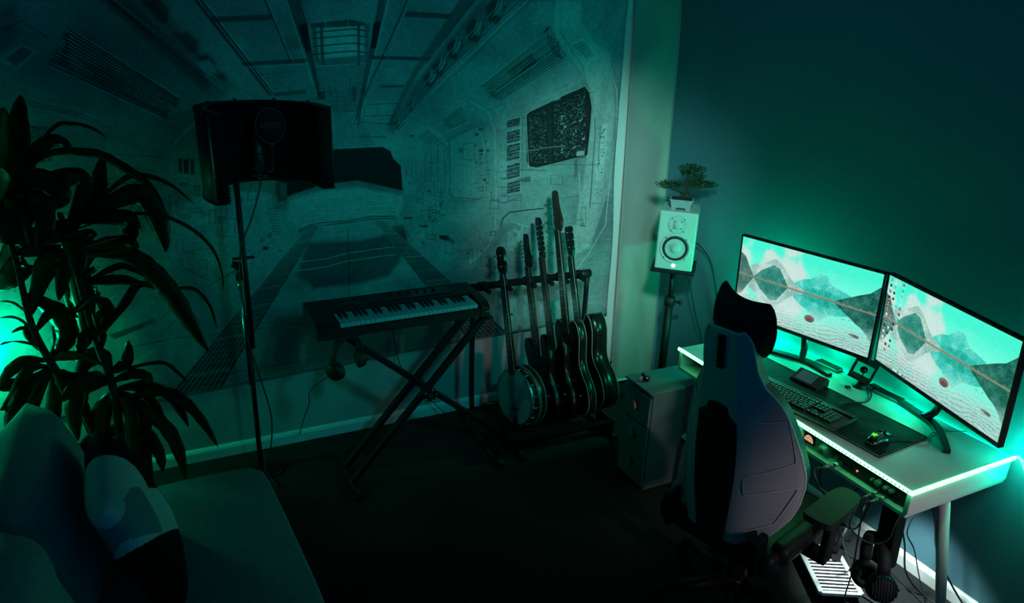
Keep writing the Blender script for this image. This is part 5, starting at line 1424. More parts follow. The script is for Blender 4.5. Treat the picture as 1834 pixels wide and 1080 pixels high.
def post():
    root = thing('desk_post', 'black angled post under the near end of the desk', 'post', (-0.50, -2.31, 0))
    m = MB(); m.box((0.0, 0.0, 0.49), (0.055, 0.072, 0.30), rot=(-0.04, 0, 0), bev=0.006); m.build('column', 'metal_black', root)
    m = MB(); m.box((0, 0, 0.6375), (0.09, 0.10, 0.010)); m.build('mount', 'metal_black', root)
    m = MB(); m.tube([(0, 0.006, 0.35), (-0.01, -0.012, 0.29), (-0.035, -0.02, 0.285)], 0.012, 10, smooth_n=4); m.build('hook', 'metal_black', root)
post()

def headphones(name, label, loc, rot, s=1.0, ribs=False, group=None, cups=(0.0, 0.0)):
    root = thing(name, label, 'headphones', loc, group=group, rot=rot)
    m = MB(); pts = [Vector((0.082 * s * math.sin(a), 0, 0.09 * s * math.cos(a))) for a in [(-100 + 200 * i / 14) * PI / 180 for i in range(15)]]
    m.bm.free(); m.bm = bmesh.new()
    n = len(pts)
    for i in range(n - 1):
        a, b = pts[i], pts[i + 1]
        w_ = 0.017 * s
        na, nb = a.normalized() * .006 * s, b.normalized() * .006 * s
        V = [a - na + Vector((0, -w_, 0)), a + na + Vector((0, -w_, 0)), a + na + Vector((0, w_, 0)), a - na + Vector((0, w_, 0)), b - nb + Vector((0, -w_, 0)), b + nb + Vector((0, -w_, 0)), b + nb + Vector((0, w_, 0)), b - nb + Vector((0, w_, 0))]
        F = [(0, 1, 5, 4), (1, 2, 6, 5), (2, 3, 7, 6), (3, 0, 4, 7)]
        if i == 0: F.append((3, 2, 1, 0))
        if i == n - 2: F.append((4, 5, 6, 7))
        m._add(V, F, smooth=True)
    bmesh.ops.remove_doubles(m.bm, verts=m.bm.verts[:], dist=1e-5)
    m.build('headband', 'rubber', root)
    for sgn, tw in ((-1, cups[0]), (1, cups[1])):
        c = Vector((sgn * 0.074 * s, 0, -0.055 * s)); Rm = Matrix.Rotation(tw, 3, 'Z') @ Euler((0, sgn * PI / 2, 0)).to_matrix()
        m = MB(); m.lathe([(0, 0.024 * s), (0.030 * s, 0.024 * s), (0.041 * s, 0.017 * s), (0.044 * s, 0.004 * s), (0.044 * s, 0)], c, 24, R=Rm)
        if ribs:
            for k in range(9):
                y = (-0.034 + k * 0.0085) * s; h = math.sqrt(max(0.0001, (0.038 * s) ** 2 - y * y))
                m.box(c + Rm @ Vector((0, y, 0.0245 * s)), (2 * h, 0.0035 * s, 0.004 * s), rot=Rm)
        cup = m.build('ear_cup', 'plastic_black', root)
        m = MB(); m.lathe([(0.022 * s, 0.0), (0.044 * s, 0.0), (0.047 * s, -0.010 * s), (0.040 * s, -0.020 * s), (0.026 * s, -0.020 * s), (0.022 * s, -0.006 * s)], c, 24, R=Rm); m.build('ear_pad', 'rubber', root)
        m = MB(); m.tube([Vector((sgn * 0.0815 * s, 0, -0.012 * s)), Vector((sgn * 0.088 * s, 0.02 * s, -0.03 * s)), c + Vector((sgn * 0.008 * s, 0.046 * s, 0))], 0.0035 * s, 6); m.tube([Vector((sgn * 0.0815 * s, 0, -0.012 * s)), Vector((sgn * 0.088 * s, -0.02 * s, -0.03 * s)), c + Vector((sgn * 0.008 * s, -0.046 * s, 0))], 0.0035 * s, 6); m.build('yoke', 'metal_black', root)
    return root
headphones('headphones', 'large black headphones with a ribbed cup hanging from the desk post', (-0.515, -2.290, 0.330), (0.0, 0.42, math.radians(55)), 1.25, True)
def floor_unit():
    root = thing('slatted_floor_vent', 'white slatted vent panel lying on the carpet under the desk', 'vent', (-0.405, -2.03, 0.0), math.radians(-28))
    m = MB(); w_, l_ = 0.17, 0.30; z = 0.05
    m.box((0, l_ / 2, z), (w_, 0.016, 0.016), bev=.003); m.box((0, -l_ / 2, z), (w_, 0.016, 0.016), bev=.003); m.box((-w_ / 2, 0, z), (0.022, l_, 0.016), bev=.003); m.box((w_ / 2, 0, z), (0.022, l_, 0.016), bev=.003)
    m.build('frame', 'white', root)
    m = MB()
    for i in range(13): m.box((0, -l_ / 2 + 0.024 + i * 0.021, z), (w_ - 0.02, 0.0075, 0.007), rot=(0.35, 0, 0))
    m.build('slats', 'white', root)
    m = MB(); m.box((0, 0, 0.02), (w_ - 0.01, l_ - 0.01, 0.04)); m.build('base_tray', 'matte_black', root)
floor_unit()
def clamp():
    root = thing('webcam_clamp', 'black jointed clamp standing behind the white slatted vent', 'clamp', (-0.30, -1.97, 0), math.radians(30))
    m = MB(); m.box((0, 0, 0.03), (0.10, 0.07, 0.06), bev=.01); m.build('base', 'matte_black', root)
    m = MB(); m.tube([(0, 0, 0.06), (0.01, -.01, 0.12), (0.06, -.02, 0.17), (0.09, -.02, .14)], 0.012, 8, smooth_n=4); m.build('arm', 'metal_black', root)
    m = MB(); m.box((0.09, -0.02, 0.115), (0.035, 0.05, 0.06), rot=(0, .4, .3), bev=.006); m.build('jaw', 'metal_black', root)
clamp()

# ---------------------------------------------------------------- drawer unit
def drawers():
    root = thing('drawer_unit', 'low grey three-drawer unit with bronze knobs beside the desk', 'drawer unit', (-0.80, -1.06, 0))
    m = MB(); m.box((0.258, 0, 0.283), (0.485, 0.222, 0.556), bev=0.004); m.build('body', 'drawer', root)
    m = MB(); m.box((0.25, 0, 0.5655), (0.505, 0.228, 0.012), bev=0.003); m.build('top', 'drawer', root)
    for z, kz in ((0.456, 0.462), (0.280, 0.292), (0.100, 0.133)):
        m = MB(); m.box((0.007, 0, z if z != .1 else .108), (0.016, 0.212, 0.166), bev=0.002); d = m.build('drawer', 'drawer', root)
        k = MB(); k.cyl((0.0, 0, kz), (-0.014, 0, kz), 0.005); 
        k.tube([(-0.018, 0.016, kz + 0.022), (-0.022, -0.008, kz + 0.020), (-0.024, -0.018, kz), (-0.022, -0.006, kz - 0.018), (-0.018, 0.014, kz - 0.024)], [0.004, 0.0075, 0.009, 0.0075, 0.0035], 8, smooth_n=4)
        k.ball((-0.018, 0.006, kz), 0.010, 10); k.build('knob', 'bronze', d)
    m = MB(); m.box((0.26, -0.1115, 0.545), (0.004, 0.002, 0.003)); m.build('fixing', 'chrome', root)
    return root
drawers()
root = thing('small_gadget', 'tiny black gadget with a white ring on the grey drawer unit', 'gadget', (-0.735, -1.035, 0.5716))
m = MB(); m.box((0, 0, 0.012), (0.026, 0.034, 0.024), rot=(0, 0, .5), bev=.005); m.box((-0.012, 0.012, 0.030), (0.018, 0.016, 0.018), rot=(0, .3, .3), bev=.004); m.build('body', 'plastic_black', root)
m = MB(); m.lathe([(0.006, -.0015), (0.009, -.0015), (0.009, .0015), (0.006, .0015)], (-0.024, 0.014, 0.0095), 16, R=Euler((PI / 2, 0, -.5)).to_matrix()); m.build('ring', 'white', root)
m = MB(); m.ball((-0.008, -0.014, 0.022), 0.0028); m.build('indicator', 'led_red', root)

# ---------------------------------------------------------------- speaker on stand, bonsai
SA = math.radians(-42)
def spk_stand():
    root = thing('speaker_stand', 'black speaker stand in the corner holding the white monitor speaker', 'speaker stand', (-0.228, -0.528, 0), SA)
    m = MB(); m.box((0, 0, 0.976), (0.245, 0.25, 0.020), bev=.004); m.build('top_plate', 'metal_black', root)
    m = MB(); m.cyl((0, 0, 0.72), (0, 0, 0.967), 0.016); m.build('inner_tube', 'metal_black', root)
    m = MB(); m.cyl((0, 0, 0.05), (0, 0, 0.76), 0.024); m.build('outer_tube', 'metal_black', root)
    m = MB(); m.cyl((0, 0, 0.735), (0, 0, 0.785), 0.031); m.cyl((0.02, -0.01, 0.765), (0.055, -0.02, 0.765), 0.008); m.ball((0.062, -0.022, 0.765), 0.014); m.build('clamp_collar', 'rubber', root)
    for a in (90, 210, 330):
        t = math.radians(a); m = MB(); m.box((0.10 * math.cos(t), 0.10 * math.sin(t), 0.018), (0.20, 0.03, 0.012), rot=(0, 0, t)); m.cyl((0.19 * math.cos(t), 0.19 * math.sin(t), 0), (0.19 * math.cos(t), 0.19 * math.sin(t), 0.02), 0.014)
        m.cyl((0.02 * math.cos(t), 0.02 * math.sin(t), 0.09), (0.15 * math.cos(t), 0.15 * math.sin(t), 0.024), 0.008); m.build('foot', 'metal_black', root)
spk_stand()
def speaker():
    root = thing('studio_speaker', 'white studio monitor speaker standing on the corner stand', 'speaker', (-0.228, -0.528, 0.9862), SA)
    W_, H_, D_ = 0.208, 0.335, 0.24
    m = MB(); m.box((0, 0, H_ / 2 + .001), (W_, D_, H_), bev=0.009); m.build('cabinet', 'spk_white', root)
    Rf = Euler((PI / 2, 0, 0)).to_matrix(); f = -D_ / 2
    m = MB(); m.lathe([(0.086, 0.0), (0.086, 0.002), (0.080, 0.003), (0.070, 0.001), (0.070, 0.0)], (0, f, 0.128), 40, R=Rf)
    for a in range(4): t = PI / 4 + a * PI / 2; m.cyl((0.080 * math.cos(t), f - .001, .128 + .080 * math.sin(t)), (0.080 * math.cos(t), f - .0045, .128 + .080 * math.sin(t)), 0.0035, mi=1)
    m.build('woofer_rim', ['spk_white', 'plastic_black'], root)
    m = MB(); m.lathe([(0.070, 0.001), (0.068, 0.006), (0.062, 0.007), (0.056, 0.004), (0.055, 0.001)], (0, f, 0.128), 40, R=Rf); m.build('woofer_surround', 'rubber', root)
    m = MB(); m.lathe([(0.056, 0.0035), (0.030, 0.0008), (0.028, 0.002), (0.024, 0.008), (0.014, 0.012), (0, 0.013)], (0, f, 0.128), 40, R=Rf); m.build('woofer_cone', 'spk_cone', root)
    m = MB(); m.lathe([(0.052, 0.0), (0.052, 0.002), (0.046, 0.002), (0.030, 0.0008), (0.024, 0.0008), (0.022, 0.004), (0.012, 0.007), (0, 0.008)], (0, f, 0.262), 36, R=Rf)
    for a in range(4): t = PI / 4 + a * PI / 2; m.cyl((0.048 * math.cos(t), f - .001, .262 + .048 * math.sin(t)), (0.048 * math.cos(t), f - .004, .262 + .048 * math.sin(t)), 0.0032, mi=1); m.box((0.028 * math.cos(t), f - .002, .262 + .028 * math.sin(t)), (0.009, 0.003, 0.003), rot=(0, -t, 0), mi=1)
    m.build('tweeter', ['spk_cone', 'plastic_black'], root)
    m = MB(); m.lathe([(0.012, 0), (0.012, 0.0018), (0, 0.0022)], (0, f, 0.028), 24, R=Rf); lo = m.build('lit_badge', 'led_spk', root)
    m = MB()
    for a in range(3): t = PI / 2 + a * 2 * PI / 3; m.box((0.0035 * math.cos(t), f - .0027, .028 + .0035 * math.sin(t)), (0.0075, 0.0006, 0.0014), rot=(0, -t, 0))
    m.build('badge_mark', 'logo_grey', lo)
speaker()
def bonsai():
    root = thing('bonsai_tree', 'small bonsai tree in a grey footed pot on top of the white speaker', 'bonsai', (-0.255, -0.560, 1.3224), SA)
    m = MB(); m.box((0, 0, 0.034), (0.112, 0.078, 0.046), bev=.003, taper=1.0)
    for v in m.bm.verts:
        k = 1 + (v.co.z - .034) * 3.0; v.co.x *= k; v.co.y *= k
    m.box((0, 0, 0.055), (0.128, 0.092, 0.006), bev=.002)
    for sx in (-1, 1):
        for sy in (-1, 1): m.prism([(sx * .052, 0), (sx * .030, 0), (sx * .022, .014), (sx * .052, .014)], 'y', sy * .030 - .006, sy * .030 + .006)
    pot = m.build('pot', 'grey_pot', root); m = MB(); m.box((0, 0, 0.0575), (0.112, 0.078, 0.006)); m.build('soil', 'soil', root)
    m = MB(); m.tube([(0.002, 0, .056), (0.004, 0, .080), (0.018, 0, .098), (0.026, 0, .118), (0.016, 0, .150), (0.020, 0, .185), (0.028, 0, .21)], [.013, .010, .010, .009, .008, .007, .004], 10, smooth_n=5)
    m.tube([(0.004, 0, .082), (-0.020, 0, .098), (-0.060, 0.004, .106), (-0.100, 0, .118)], [.007, .006, .004, .002], 8, smooth_n=4); m.tube([(0.022, 0, .128), (0.05, 0, .132), (0.085, -0.01, .128), (.12, 0, .13)], [.007, .005, .004, .002], 8, smooth_n=4)
    m.tube([(0.03, 0, .10), (0.036, -.01, .085), (0.033, -.012, .078)], .0012, 5); m.build('trunk', 'bonsai_bark', root)
    R = random.Random(11); m = MB()
    for (cx, cz, rx, rz, n) in ((-0.085, .130, .070, .026, 330), (-0.03, .138, .030, .018, 90), (0.035, .225, .080, .030, 480), (0.075, .185, .045, .018, 130), (0.075, .150, .060, .028, 300), (0.135, .150, .050, .022, 200), (0.01, .20, .045, .02, 120)):
        for i in range(n):
            a, b, r = R.uniform(0, 2 * PI), math.acos(R.uniform(-1, 1)), R.random() ** .4
            p = Vector((cx + rx * r * math.sin(b) * math.cos(a), .6 * rx * r * math.sin(b) * math.sin(a), cz + rz * r * math.cos(b)))
            q = Euler((R.uniform(-1, 1), R.uniform(-1, 1), R.uniform(0, 6.3))).to_matrix(); l = R.uniform(.006, .011)
            m._add([p + q @ Vector(v) for v in ((-l, 0, 0), (0, -l * .35, l * .15), (l, 0, 0), (0, l * .35, l * .15))], [(0, 1, 2), (0, 2, 3)])
    m.build('foliage', 'bonsai_leaf', root)
bonsai()
cable('speaker_cable', 'black cable curving from behind the white speaker down the teal wall', [(-0.10, -0.44, 1.10), (-0.06, -0.50, 1.09), (-0.035, -0.60, 1.02), (-0.025, -0.66, 0.90), (-0.02, -0.70, 0.78), (-0.012, -0.76, 0.60), (-0.012, -0.80, 0.40), (-0.03, -0.84, 0.05)], .0042)
cable('speaker_cable', 'black cable hanging beside the speaker stand pole', [(-0.17, -0.55, 0.966), (-0.15, -0.58, 0.90), (-0.12, -0.60, 0.78), (-0.09, -0.62, 0.66), (-0.06, -0.66, 0.52), (-0.05, -0.7, 0.30), (-0.05, -0.72, 0.03)], .0036)
# ---------------------------------------------------------------- gaming chair
def chair():
    root = thing('gaming_chair', 'high-backed grey fabric gaming chair with black headrest facing the desk', 'chair', (-0.915, -1.969, 0), math.radians(15.5 - 90))
    # local frame: +Y forward (towards the desk), +X right
    B0 = Vector((0.0, -0.243, 0.485)); g = math.radians(7.8)
    U = Vector((0, -math.sin(g), math.cos(g))); Fw = Vector((0, math.cos(g), math.sin(g))); Xr = Vector((1, 0, 0))
    # outline: h, half-width, forward sweep at edge
    prof = [(-0.015, .185, .085), (0.03, .205, .100), (.10, .232, .140), (.18, .246, .170), (.25, .250, .186), (.30, .247, .184), (.40, .226, .165), (.50, .196, .142), (.56, .172, .128), (.60, .150, .112), (.65, .120, .080), (.72, .103, .050), (.80, .092, .035), (.84, .084, .030), (.868, .060, .022)]
    cw = [(0, .072), (.30, .076), (.50, .070), (.62, .062), (.70, .055), (.9, .050)]
    def cen(h): return np.interp(h, [c[0] for c in cw], [c[1] for c in cw])
    nj = 14
    def grid(th, inset=0.0, h0=-1, h1=2):
        rows = []
        hs = [h for h in np.linspace(prof[0][0], prof[-1][0], 46) if h0 <= h <= h1]
        for h in hs:
            w_ = float(np.interp(h, [p[0] for p in prof], [p[1] for p in prof])) - inset; s_ = float(np.interp(h, [p[0] for p in prof], [p[2] for p in prof])); c = min(float(cen(h)), w_ * .8)
            row = []
            for j in range(-nj, nj + 1):
                t = abs(j) / nj; x = w_ * t
                k = max(0, (x - c) / max(1e-4, (w_ + inset) - c)); f = s_ * k ** 1.12
                f += -0.010 * math.exp(-((k - .25) / .18) ** 2) * (1 if k > 0 else .2)
                row.append(B0 + Xr * x * (1 if j > 0 else -1) + U * (h + .055 * k * k * max(0, 1 - h / .16)) + Fw * (f + th))
            rows.append(row)
        return rows
    def sheet(m, th0, th1, inset=0, h0=-1, h1=2, jr=None, mi=0):
        A, Bk = grid(th0, inset, h0, h1), grid(th1, inset, h0, h1); lo, hi = jr or (0, 2 * nj)
        nr = len(A); nc = hi - lo + 1
        V = [A[r][lo + c] for r in range(nr) for c in range(nc)] + [Bk[r][lo + c] for r in range(nr) for c in range(nc)]; N = nr * nc; F = []
        for r in range(nr - 1):
            for c in range(nc - 1): a = r * nc + c; F += [(a, a + 1, a + nc + 1, a + nc), (N + a, N + a + nc, N + a + nc + 1, N + a + 1)]
        for r in range(nr - 1):
            for c in (0, nc - 1): a = r * nc + c; F.append((a, a + nc, N + a + nc, N + a))
        for c in range(nc - 1):
            for r in (0, nr - 1): a = r * nc + c; F.append((a, N + a, N + a + 1, a + 1))
        m._add(V, F, mi, True)
    m = MB(True); sheet(m, 0.0, 0.012); m.build('back_shell', 'chair_fab', root)
    m = MB(True); sheet(m, 0.011, 0.075, 0.012); m.build('back_cushion', 'plastic_black', root)
    # piping that runs round the shell edge
    gr = grid(0.006); ring = [r[-1] for r in gr] + [gr[-1][c] for c in range(2 * nj - 1, 0, -1)] + [r[0] for r in gr[::-1]] + [gr[0][c] for c in range(1, 2 * nj)]
    m = MB(True); m.tube(ring, 0.0055, 8, closed=True); m.build('edge_piping', 'chair_edge', root)
    # black lower centre cover
    def on(x, h, off):
        w_ = float(np.interp(h, [p[0] for p in prof], [p[1] for p in prof])); s_ = float(np.interp(h, [p[0] for p in prof], [p[2] for p in prof])); c = min(float(cen(h)), w_ * .8)
        k = max(0, (abs(x) - c) / max(1e-4, w_ - c)); return B0 + Xr * x + U * h + Fw * (s_ * k ** 1.12 - 0.010 * math.exp(-((k - .25) / .18) ** 2) * (1 if k > 0 else .2) + off)
    m = MB(True); rows = []
    for i in range(25):
        h = -.02 + .60 * i / 24; w_ = .055 + .028 * math.sin(PI * min(1, i / 30)) if i < 23 else .050 - .006 * (i - 22); rows.append([on(w_ * (c / 5 - 1), h + (.0 if i < 20 else .012 * (1 - abs(c / 5 - 1))), -.012 + .010 * abs(c / 5 - 1) ** 4) for c in range(11)])
    V = [v for r in rows for v in r]; F = [(r * 11 + c, r * 11 + c + 1, (r + 1) * 11 + c + 1, (r + 1) * 11 + c) for r in range(24) for c in range(10)]
    N = len(V); V += [v + Fw * .006 for v in V]; F += [(N + a, N + d, N + c, N + b) for a, b, c, d in F]
    m._add(V, F, 0, True); m.build('centre_cover', 'matte_black', root)
    m = MB(); sl = [on(0, h, -.003) for h in (.735, .845)]; c = (sl[0] + sl[1]) / 2
    m.box(c, (0.026, 0.016, 0.125), rot=(g, 0, 0), bev=.006); m.build('strap_slot', 'matte_black', root)
    for s in (-1, 1):
        P_ = [on(s * x, h, -.0045) for x, h in ((.088, .565), (.105, .555), (.120, .535), (.160, .530), (.185, .530), (.192, .520), (.222, .375), (.215, .355), (.150, .325), (.112, .318))]
        m = MB(True); m.tube(P_, .0022, 6, smooth_n=3); m.build('seam', 'chair_edge', root)
        P_ = [on(s * x, h, -.0045) for x, h in ((.110, .300), (.112, .250), (.125, .235), (.190, .245), (.232, .250), (.236, .235), (.198, .105), (.185, .095), (.105, .060))]
        m = MB(True); m.tube(P_, .0022, 6, smooth_n=3); m.build('seam', 'chair_edge', root)
    # pale straps down the far side
    wi = (Matrix.Translation(root.location) @ Matrix.Rotation(root.rotation_euler.z, 4, 'Z')).inverted()
    for A, B in (((-1.065, -1.83, .80), (-1.155, -1.83, .53)), ((-1.155, -1.83, .53), (-1.070, -1.85, .43)), ((-1.045, -1.85, .66), (-1.070, -1.85, .43))):
        a, b = wi @ Vector(A), wi @ Vector(B); m = MB(); m.box((a + b) / 2, (.018, .010, (b - a).length), rot=(b - a).normalized().to_track_quat('Z', 'Y').to_matrix(), bev=.002); m.build('side_strap', 'chair_fab', root)
    # headrest pillow (wraps the top from the front)
    m = MB(True); rows = []
    hp = [(.735, .070), (.75, .090), (.80, .110), (.86, .118), (.92, .116), (.97, .110), (1.005, .098), (1.02, .086)]
    nr, nc = 15, 18
    for side, off0 in ((0, .035), (1, .125)):
        for i in range(nr + 1):
            h = .735 + .225 * i / nr; w_ = float(np.interp(.735 + .285 * i / nr, [a for a, b in hp], [b for a, b in hp])); pin = math.sin(PI * (i + .5) / (nr + 1)) ** .45
            for c in range(nc + 1):
                u = c / nc * 2 - 1; e = (1 - abs(u) ** 3) ** .5; mid = (.035 + .125) / 2 + .050 * u * u
                hh = h + .004 * u * u - .018 * (u + .3) * (1 if i > nr * .55 else .3)
                rows.append(B0 + Xr * w_ * u + U * hh + Fw * (mid + (off0 - .08) * e * pin))
    V = rows; K = (nr + 1) * (nc + 1); F = []
    for i in range(nr):
        for c in range(nc): a = i * (nc + 1) + c; F += [(a, a + 1, a + nc + 2, a + nc + 1), (K + a, K + a + nc + 1, K + a + nc + 2, K + a + 1)]
    for i in range(nr):
        for c in (0, nc): a = i * (nc + 1) + c; F.append((a, a + nc + 1, K + a + nc + 1, K + a))
    for c in range(nc):
        for i in (0, nr): a = i * (nc + 1) + c; F.append((a, K + a, K + a + 1, a + 1))
    m._add(V, F, 0, True); m.build('headrest', 'matte_black', root)
    # seat
    m = MB(); m.box((0, 0.03, 0.455), (0.50, 0.52, 0.10), bev=.035); m.box((-0.235, 0.05, 0.485), (0.07, 0.44, 0.085), bev=.03); m.box((0.235, 0.05, 0.485), (0.07, 0.44, 0.085), bev=.03); m.build('seat', 'plastic_black', root)
    m = MB(); m.box((0, -0.20, 0.46), (0.30, 0.10, 0.06), bev=.01); m.box((-0.19, -0.22, 0.49), (0.03, 0.08, 0.16), rot=(g, 0, 0), bev=.008); m.box((0.19, -0.22, 0.49), (0.03, 0.08, 0.16), rot=(g, 0, 0), bev=.008); m.build('recline_bracket', 'metal_black', root)
    for s in (-1, 1):
        ax = .315 if s > 0 else .265
        m = MB(); m.box((s * ax, 0.06, 0.53), (0.028, 0.070, 0.22), bev=.008); m.box((s * 0.28, 0.06, 0.415), (0.10, 0.07, 0.03), bev=.006); ar = m.build('arm_post', 'metal_black', root)
        m = MB(); m.prism([(s * (ax + .003) + a, b + (.0 if s > 0 else .07)) for a, b in sp2([(-.045, -.10), (.040, -.10), (.052, -.04), (.050, .11), (.028, .165), (-.03, .165), (-.05, .10), (-.052, -.04)], 4)], 'z', .642, .668); m.build('arm_pad', 'rubber', root)
    m = MB(); m.cyl((0, 0, 0.10), (0, 0, 0.40), 0.028); m.box((0, 0, 0.395), (0.22, 0.24, 0.04), bev=.01); m.build('gas_lift', 'metal_black', root)
    m = MB()
    for k in range(5):
        t = 2 * PI * k / 5 + .3; d = Vector((math.cos(t), math.sin(t), 0))
        m.cyl(Vector((0, 0, .125)) + d * .03, Vector((0, 0, .085)) + d * .32, .032, .018, 12)
    m.cyl((0, 0, .085), (0, 0, .16), .048); m.build('star_base', 'metal_black', root)
    for k in range(5):
        t = 2 * PI * k / 5 + .3; d = Vector((math.cos(t), math.sin(t), 0)) * .325; n_ = Vector((-math.sin(t + .5), math.cos(t + .5), 0))
        m = MB(); m.cyl(d + Vector((0, 0, .031)) - n_ * .024, d + Vector((0, 0, .031)) - n_ * .006, .030); m.cyl(d + Vector((0, 0, .031)) + n_ * .006, d + Vector((0, 0, .031)) + n_ * .024, .030); m.cyl(d + Vector((0, 0, .045)), d + Vector((0, 0, .085)), .011); m.build('caster', 'rubber', root)
chair()

# ---------------------------------------------------------------- electric piano on its folding stand
def piano():
    root = thing('electric_piano', 'black electric piano with white and black keys on a folding stand', 'electric piano', (-1.87, -0.475, 0.873), math.radians(1.0))
    L_, D_ = 0.86, 0.30
    m = MB(); m.prism([(-D_ / 2, 0), (D_ / 2, 0), (D_ / 2, .075), (.145, .082), (-.005, .078), (-.005, .052), (-.125, .050), (-.135, .046), (-D_ / 2, .040)], 'x', -L_ / 2 + .105, L_ / 2 - .045); m.build('body', 'plastic_black', root)
    for x0, x1 in ((-L_ / 2, -L_ / 2 + .105), (L_ / 2 - .045, L_ / 2)):
        m = MB(); m.prism([(-D_ / 2 - .004, 0), (D_ / 2, 0), (D_ / 2, .075), (.145, .083), (-.02, .080), (-.12, .070), (-D_ / 2 - .004, .052)], 'x', x0, x1); m.build('end_block', 'plastic_black', root)
    m = MB(); m.box((0.0, 0.075, .0815), (0.60, 0.09, 0.002)); m.box((-.22, .09, .084), (.10, .05, .004)); m.build('control_panel', 'gloss_black', root)
    for i in range(6):
        m = MB(); m.cyl((.0 + i * .045, .095, .081), (.0 + i * .045, .095, .093), .008, .007, 12); m.build('knob', 'plastic_black', root)
    kw = 0.0238; x0 = -L_ / 2 + .108; wk = MB(); wk.box((0, -0.078, 0.058), (kw - .0012, 0.138, 0.020), bev=.0012); wk = wk.build('white_key', 'key_white', root)
    for i in range(29):
        o = wk if i == 0 else wk.copy()
        if i: C.objects.link(o); o.parent = root
        o.location = (x0 + kw * (i + .5), 0, 0)
    bk = MB(); bk.box((0, -0.050, 0.073), (0.0125, 0.088, 0.014), bev=.002, taper=.85); bk = bk.build('black_key', 'plastic_black', root); first = True
    for i in range(28):
        if i % 7 in (2, 6): continue
        o = bk if first else bk.copy()
        if not first: C.objects.link(o); o.parent = root
        first = False; o.location = (x0 + kw * (i + 1), 0, 0)
    m = MB(); m.tube([(L_ / 2 - .03, -D_ / 2 - .005, .025), (L_ / 2 + .004, -D_ / 2 - .002, .028), (L_ / 2 + .004, -.08, .030)], .003, 6, smooth_n=4); m.build('end_trim', 'silver', root)
    return root
piano()
def xstand():
    root = thing('keyboard_stand', 'black folding cross stand under the electric piano', 'stand', (-1.79, -0.475, 0))
    top = 0.866
    def bar(m, a, b, r=.017):
        a, b = Vector(a), Vector(b); d = (b - a); m.box((a + b) / 2, (2 * r, 2 * r * .85, d.length), rot=d.normalized().to_track_quat('Z', 'Y').to_matrix(), bev=.003)
    for y in (-0.075, 0.075):
        m = MB(); bar(m, (-0.36, y, 0.03), (0.36, y, 0.846)); m.build('double_leg', 'metal_black', root)
    m = MB(); bar(m, (0.56, 0.0, 0.03), (-0.39, 0.0, 0.846)); m.build('single_leg', 'metal_black', root)
    for x in (-0.36, 0.56):
        m = MB(); m.cyl((x, -0.20, 0.017), (x, 0.20, 0.017), .015); m.cyl((x, -0.215, 0.017), (x, -0.185, 0.017), .017); m.cyl((x, 0.185, 0.017), (x, 0.215, 0.017), .017); m.build('foot_bar', 'metal_black', root)
    for x in (-0.39, 0.36):
        m = MB(); m.cyl((x, -0.15, 0.857), (x, 0.15, 0.857), .014); m.build('support_bar', 'rubber', root)
    m = MB(); m.cyl((0.045, -0.115, 0.47), (0.045, 0.105, 0.47), .020); m.cyl((0.045, -0.125, 0.47), (0.045, -0.095, 0.47), .034, .030, 20); m.build('pivot', 'metal_black', root)
    m = MB()
    for a in range(5): t = a * 2 * PI / 5; m.ball((0.045 + .030 * math.cos(t), -0.128, .47 + .030 * math.sin(t)), .006, 8)
    m.cyl((0.045, -0.13, 0.47), (0.045, -0.124, 0.47), .012); m.build('locking_knob', 'silver', root)
xstand()
headphones('headphones', 'black over-ear headphones hanging from the left end of the cross stand', (-2.155, -0.575, 0.762), (0.05, -0.10, math.radians(28)), 1.05, False, None, (0.2, -0.5))
cable('headphone_cable', 'thin black cable hanging from the headphones to the skirting board', [(-2.235, -0.585, 0.67), (-2.28, -0.54, 0.62), (-2.31, -0.40, 0.50), (-2.30, -0.30, 0.38), (-2.31, -0.16, 0.22), (-2.32, -0.05, 0.07)], .0025)
m = MB(); m.box((0, 0, 0), (0.022, 0.012, 0.030), bev=.003); m.cyl((0, -.006, 0), (0, -.016, 0), .006)
tag(m.build('cable_clip', 'trim', loc=(-2.32, -0.026, 0.062)), 'small pale cable clip on the skirting board below the headphones', 'clip')
cable('piano_cable', 'thin black cable hanging behind the electric piano down to the floor', [(-1.84, -0.34, 0.88), (-1.82, -0.20, 0.80), (-1.77, -0.06, 0.58), (-1.72, -0.05, 0.36), (-1.60, -0.06, 0.20), (-1.47, -0.10, 0.045), (-1.38, -0.12, 0.006), (-1.26, -0.14, 0.006)], .0028)
cable('floor_cable', 'black cable lying along the foot of the wall beneath the piano', [(-1.30, -0.06, 0.006), (-1.24, -0.05, 0.010), (-1.15, -0.05, 0.030), (-1.05, -0.06, 0.010), (-0.95, -0.08, 0.006)], .004)

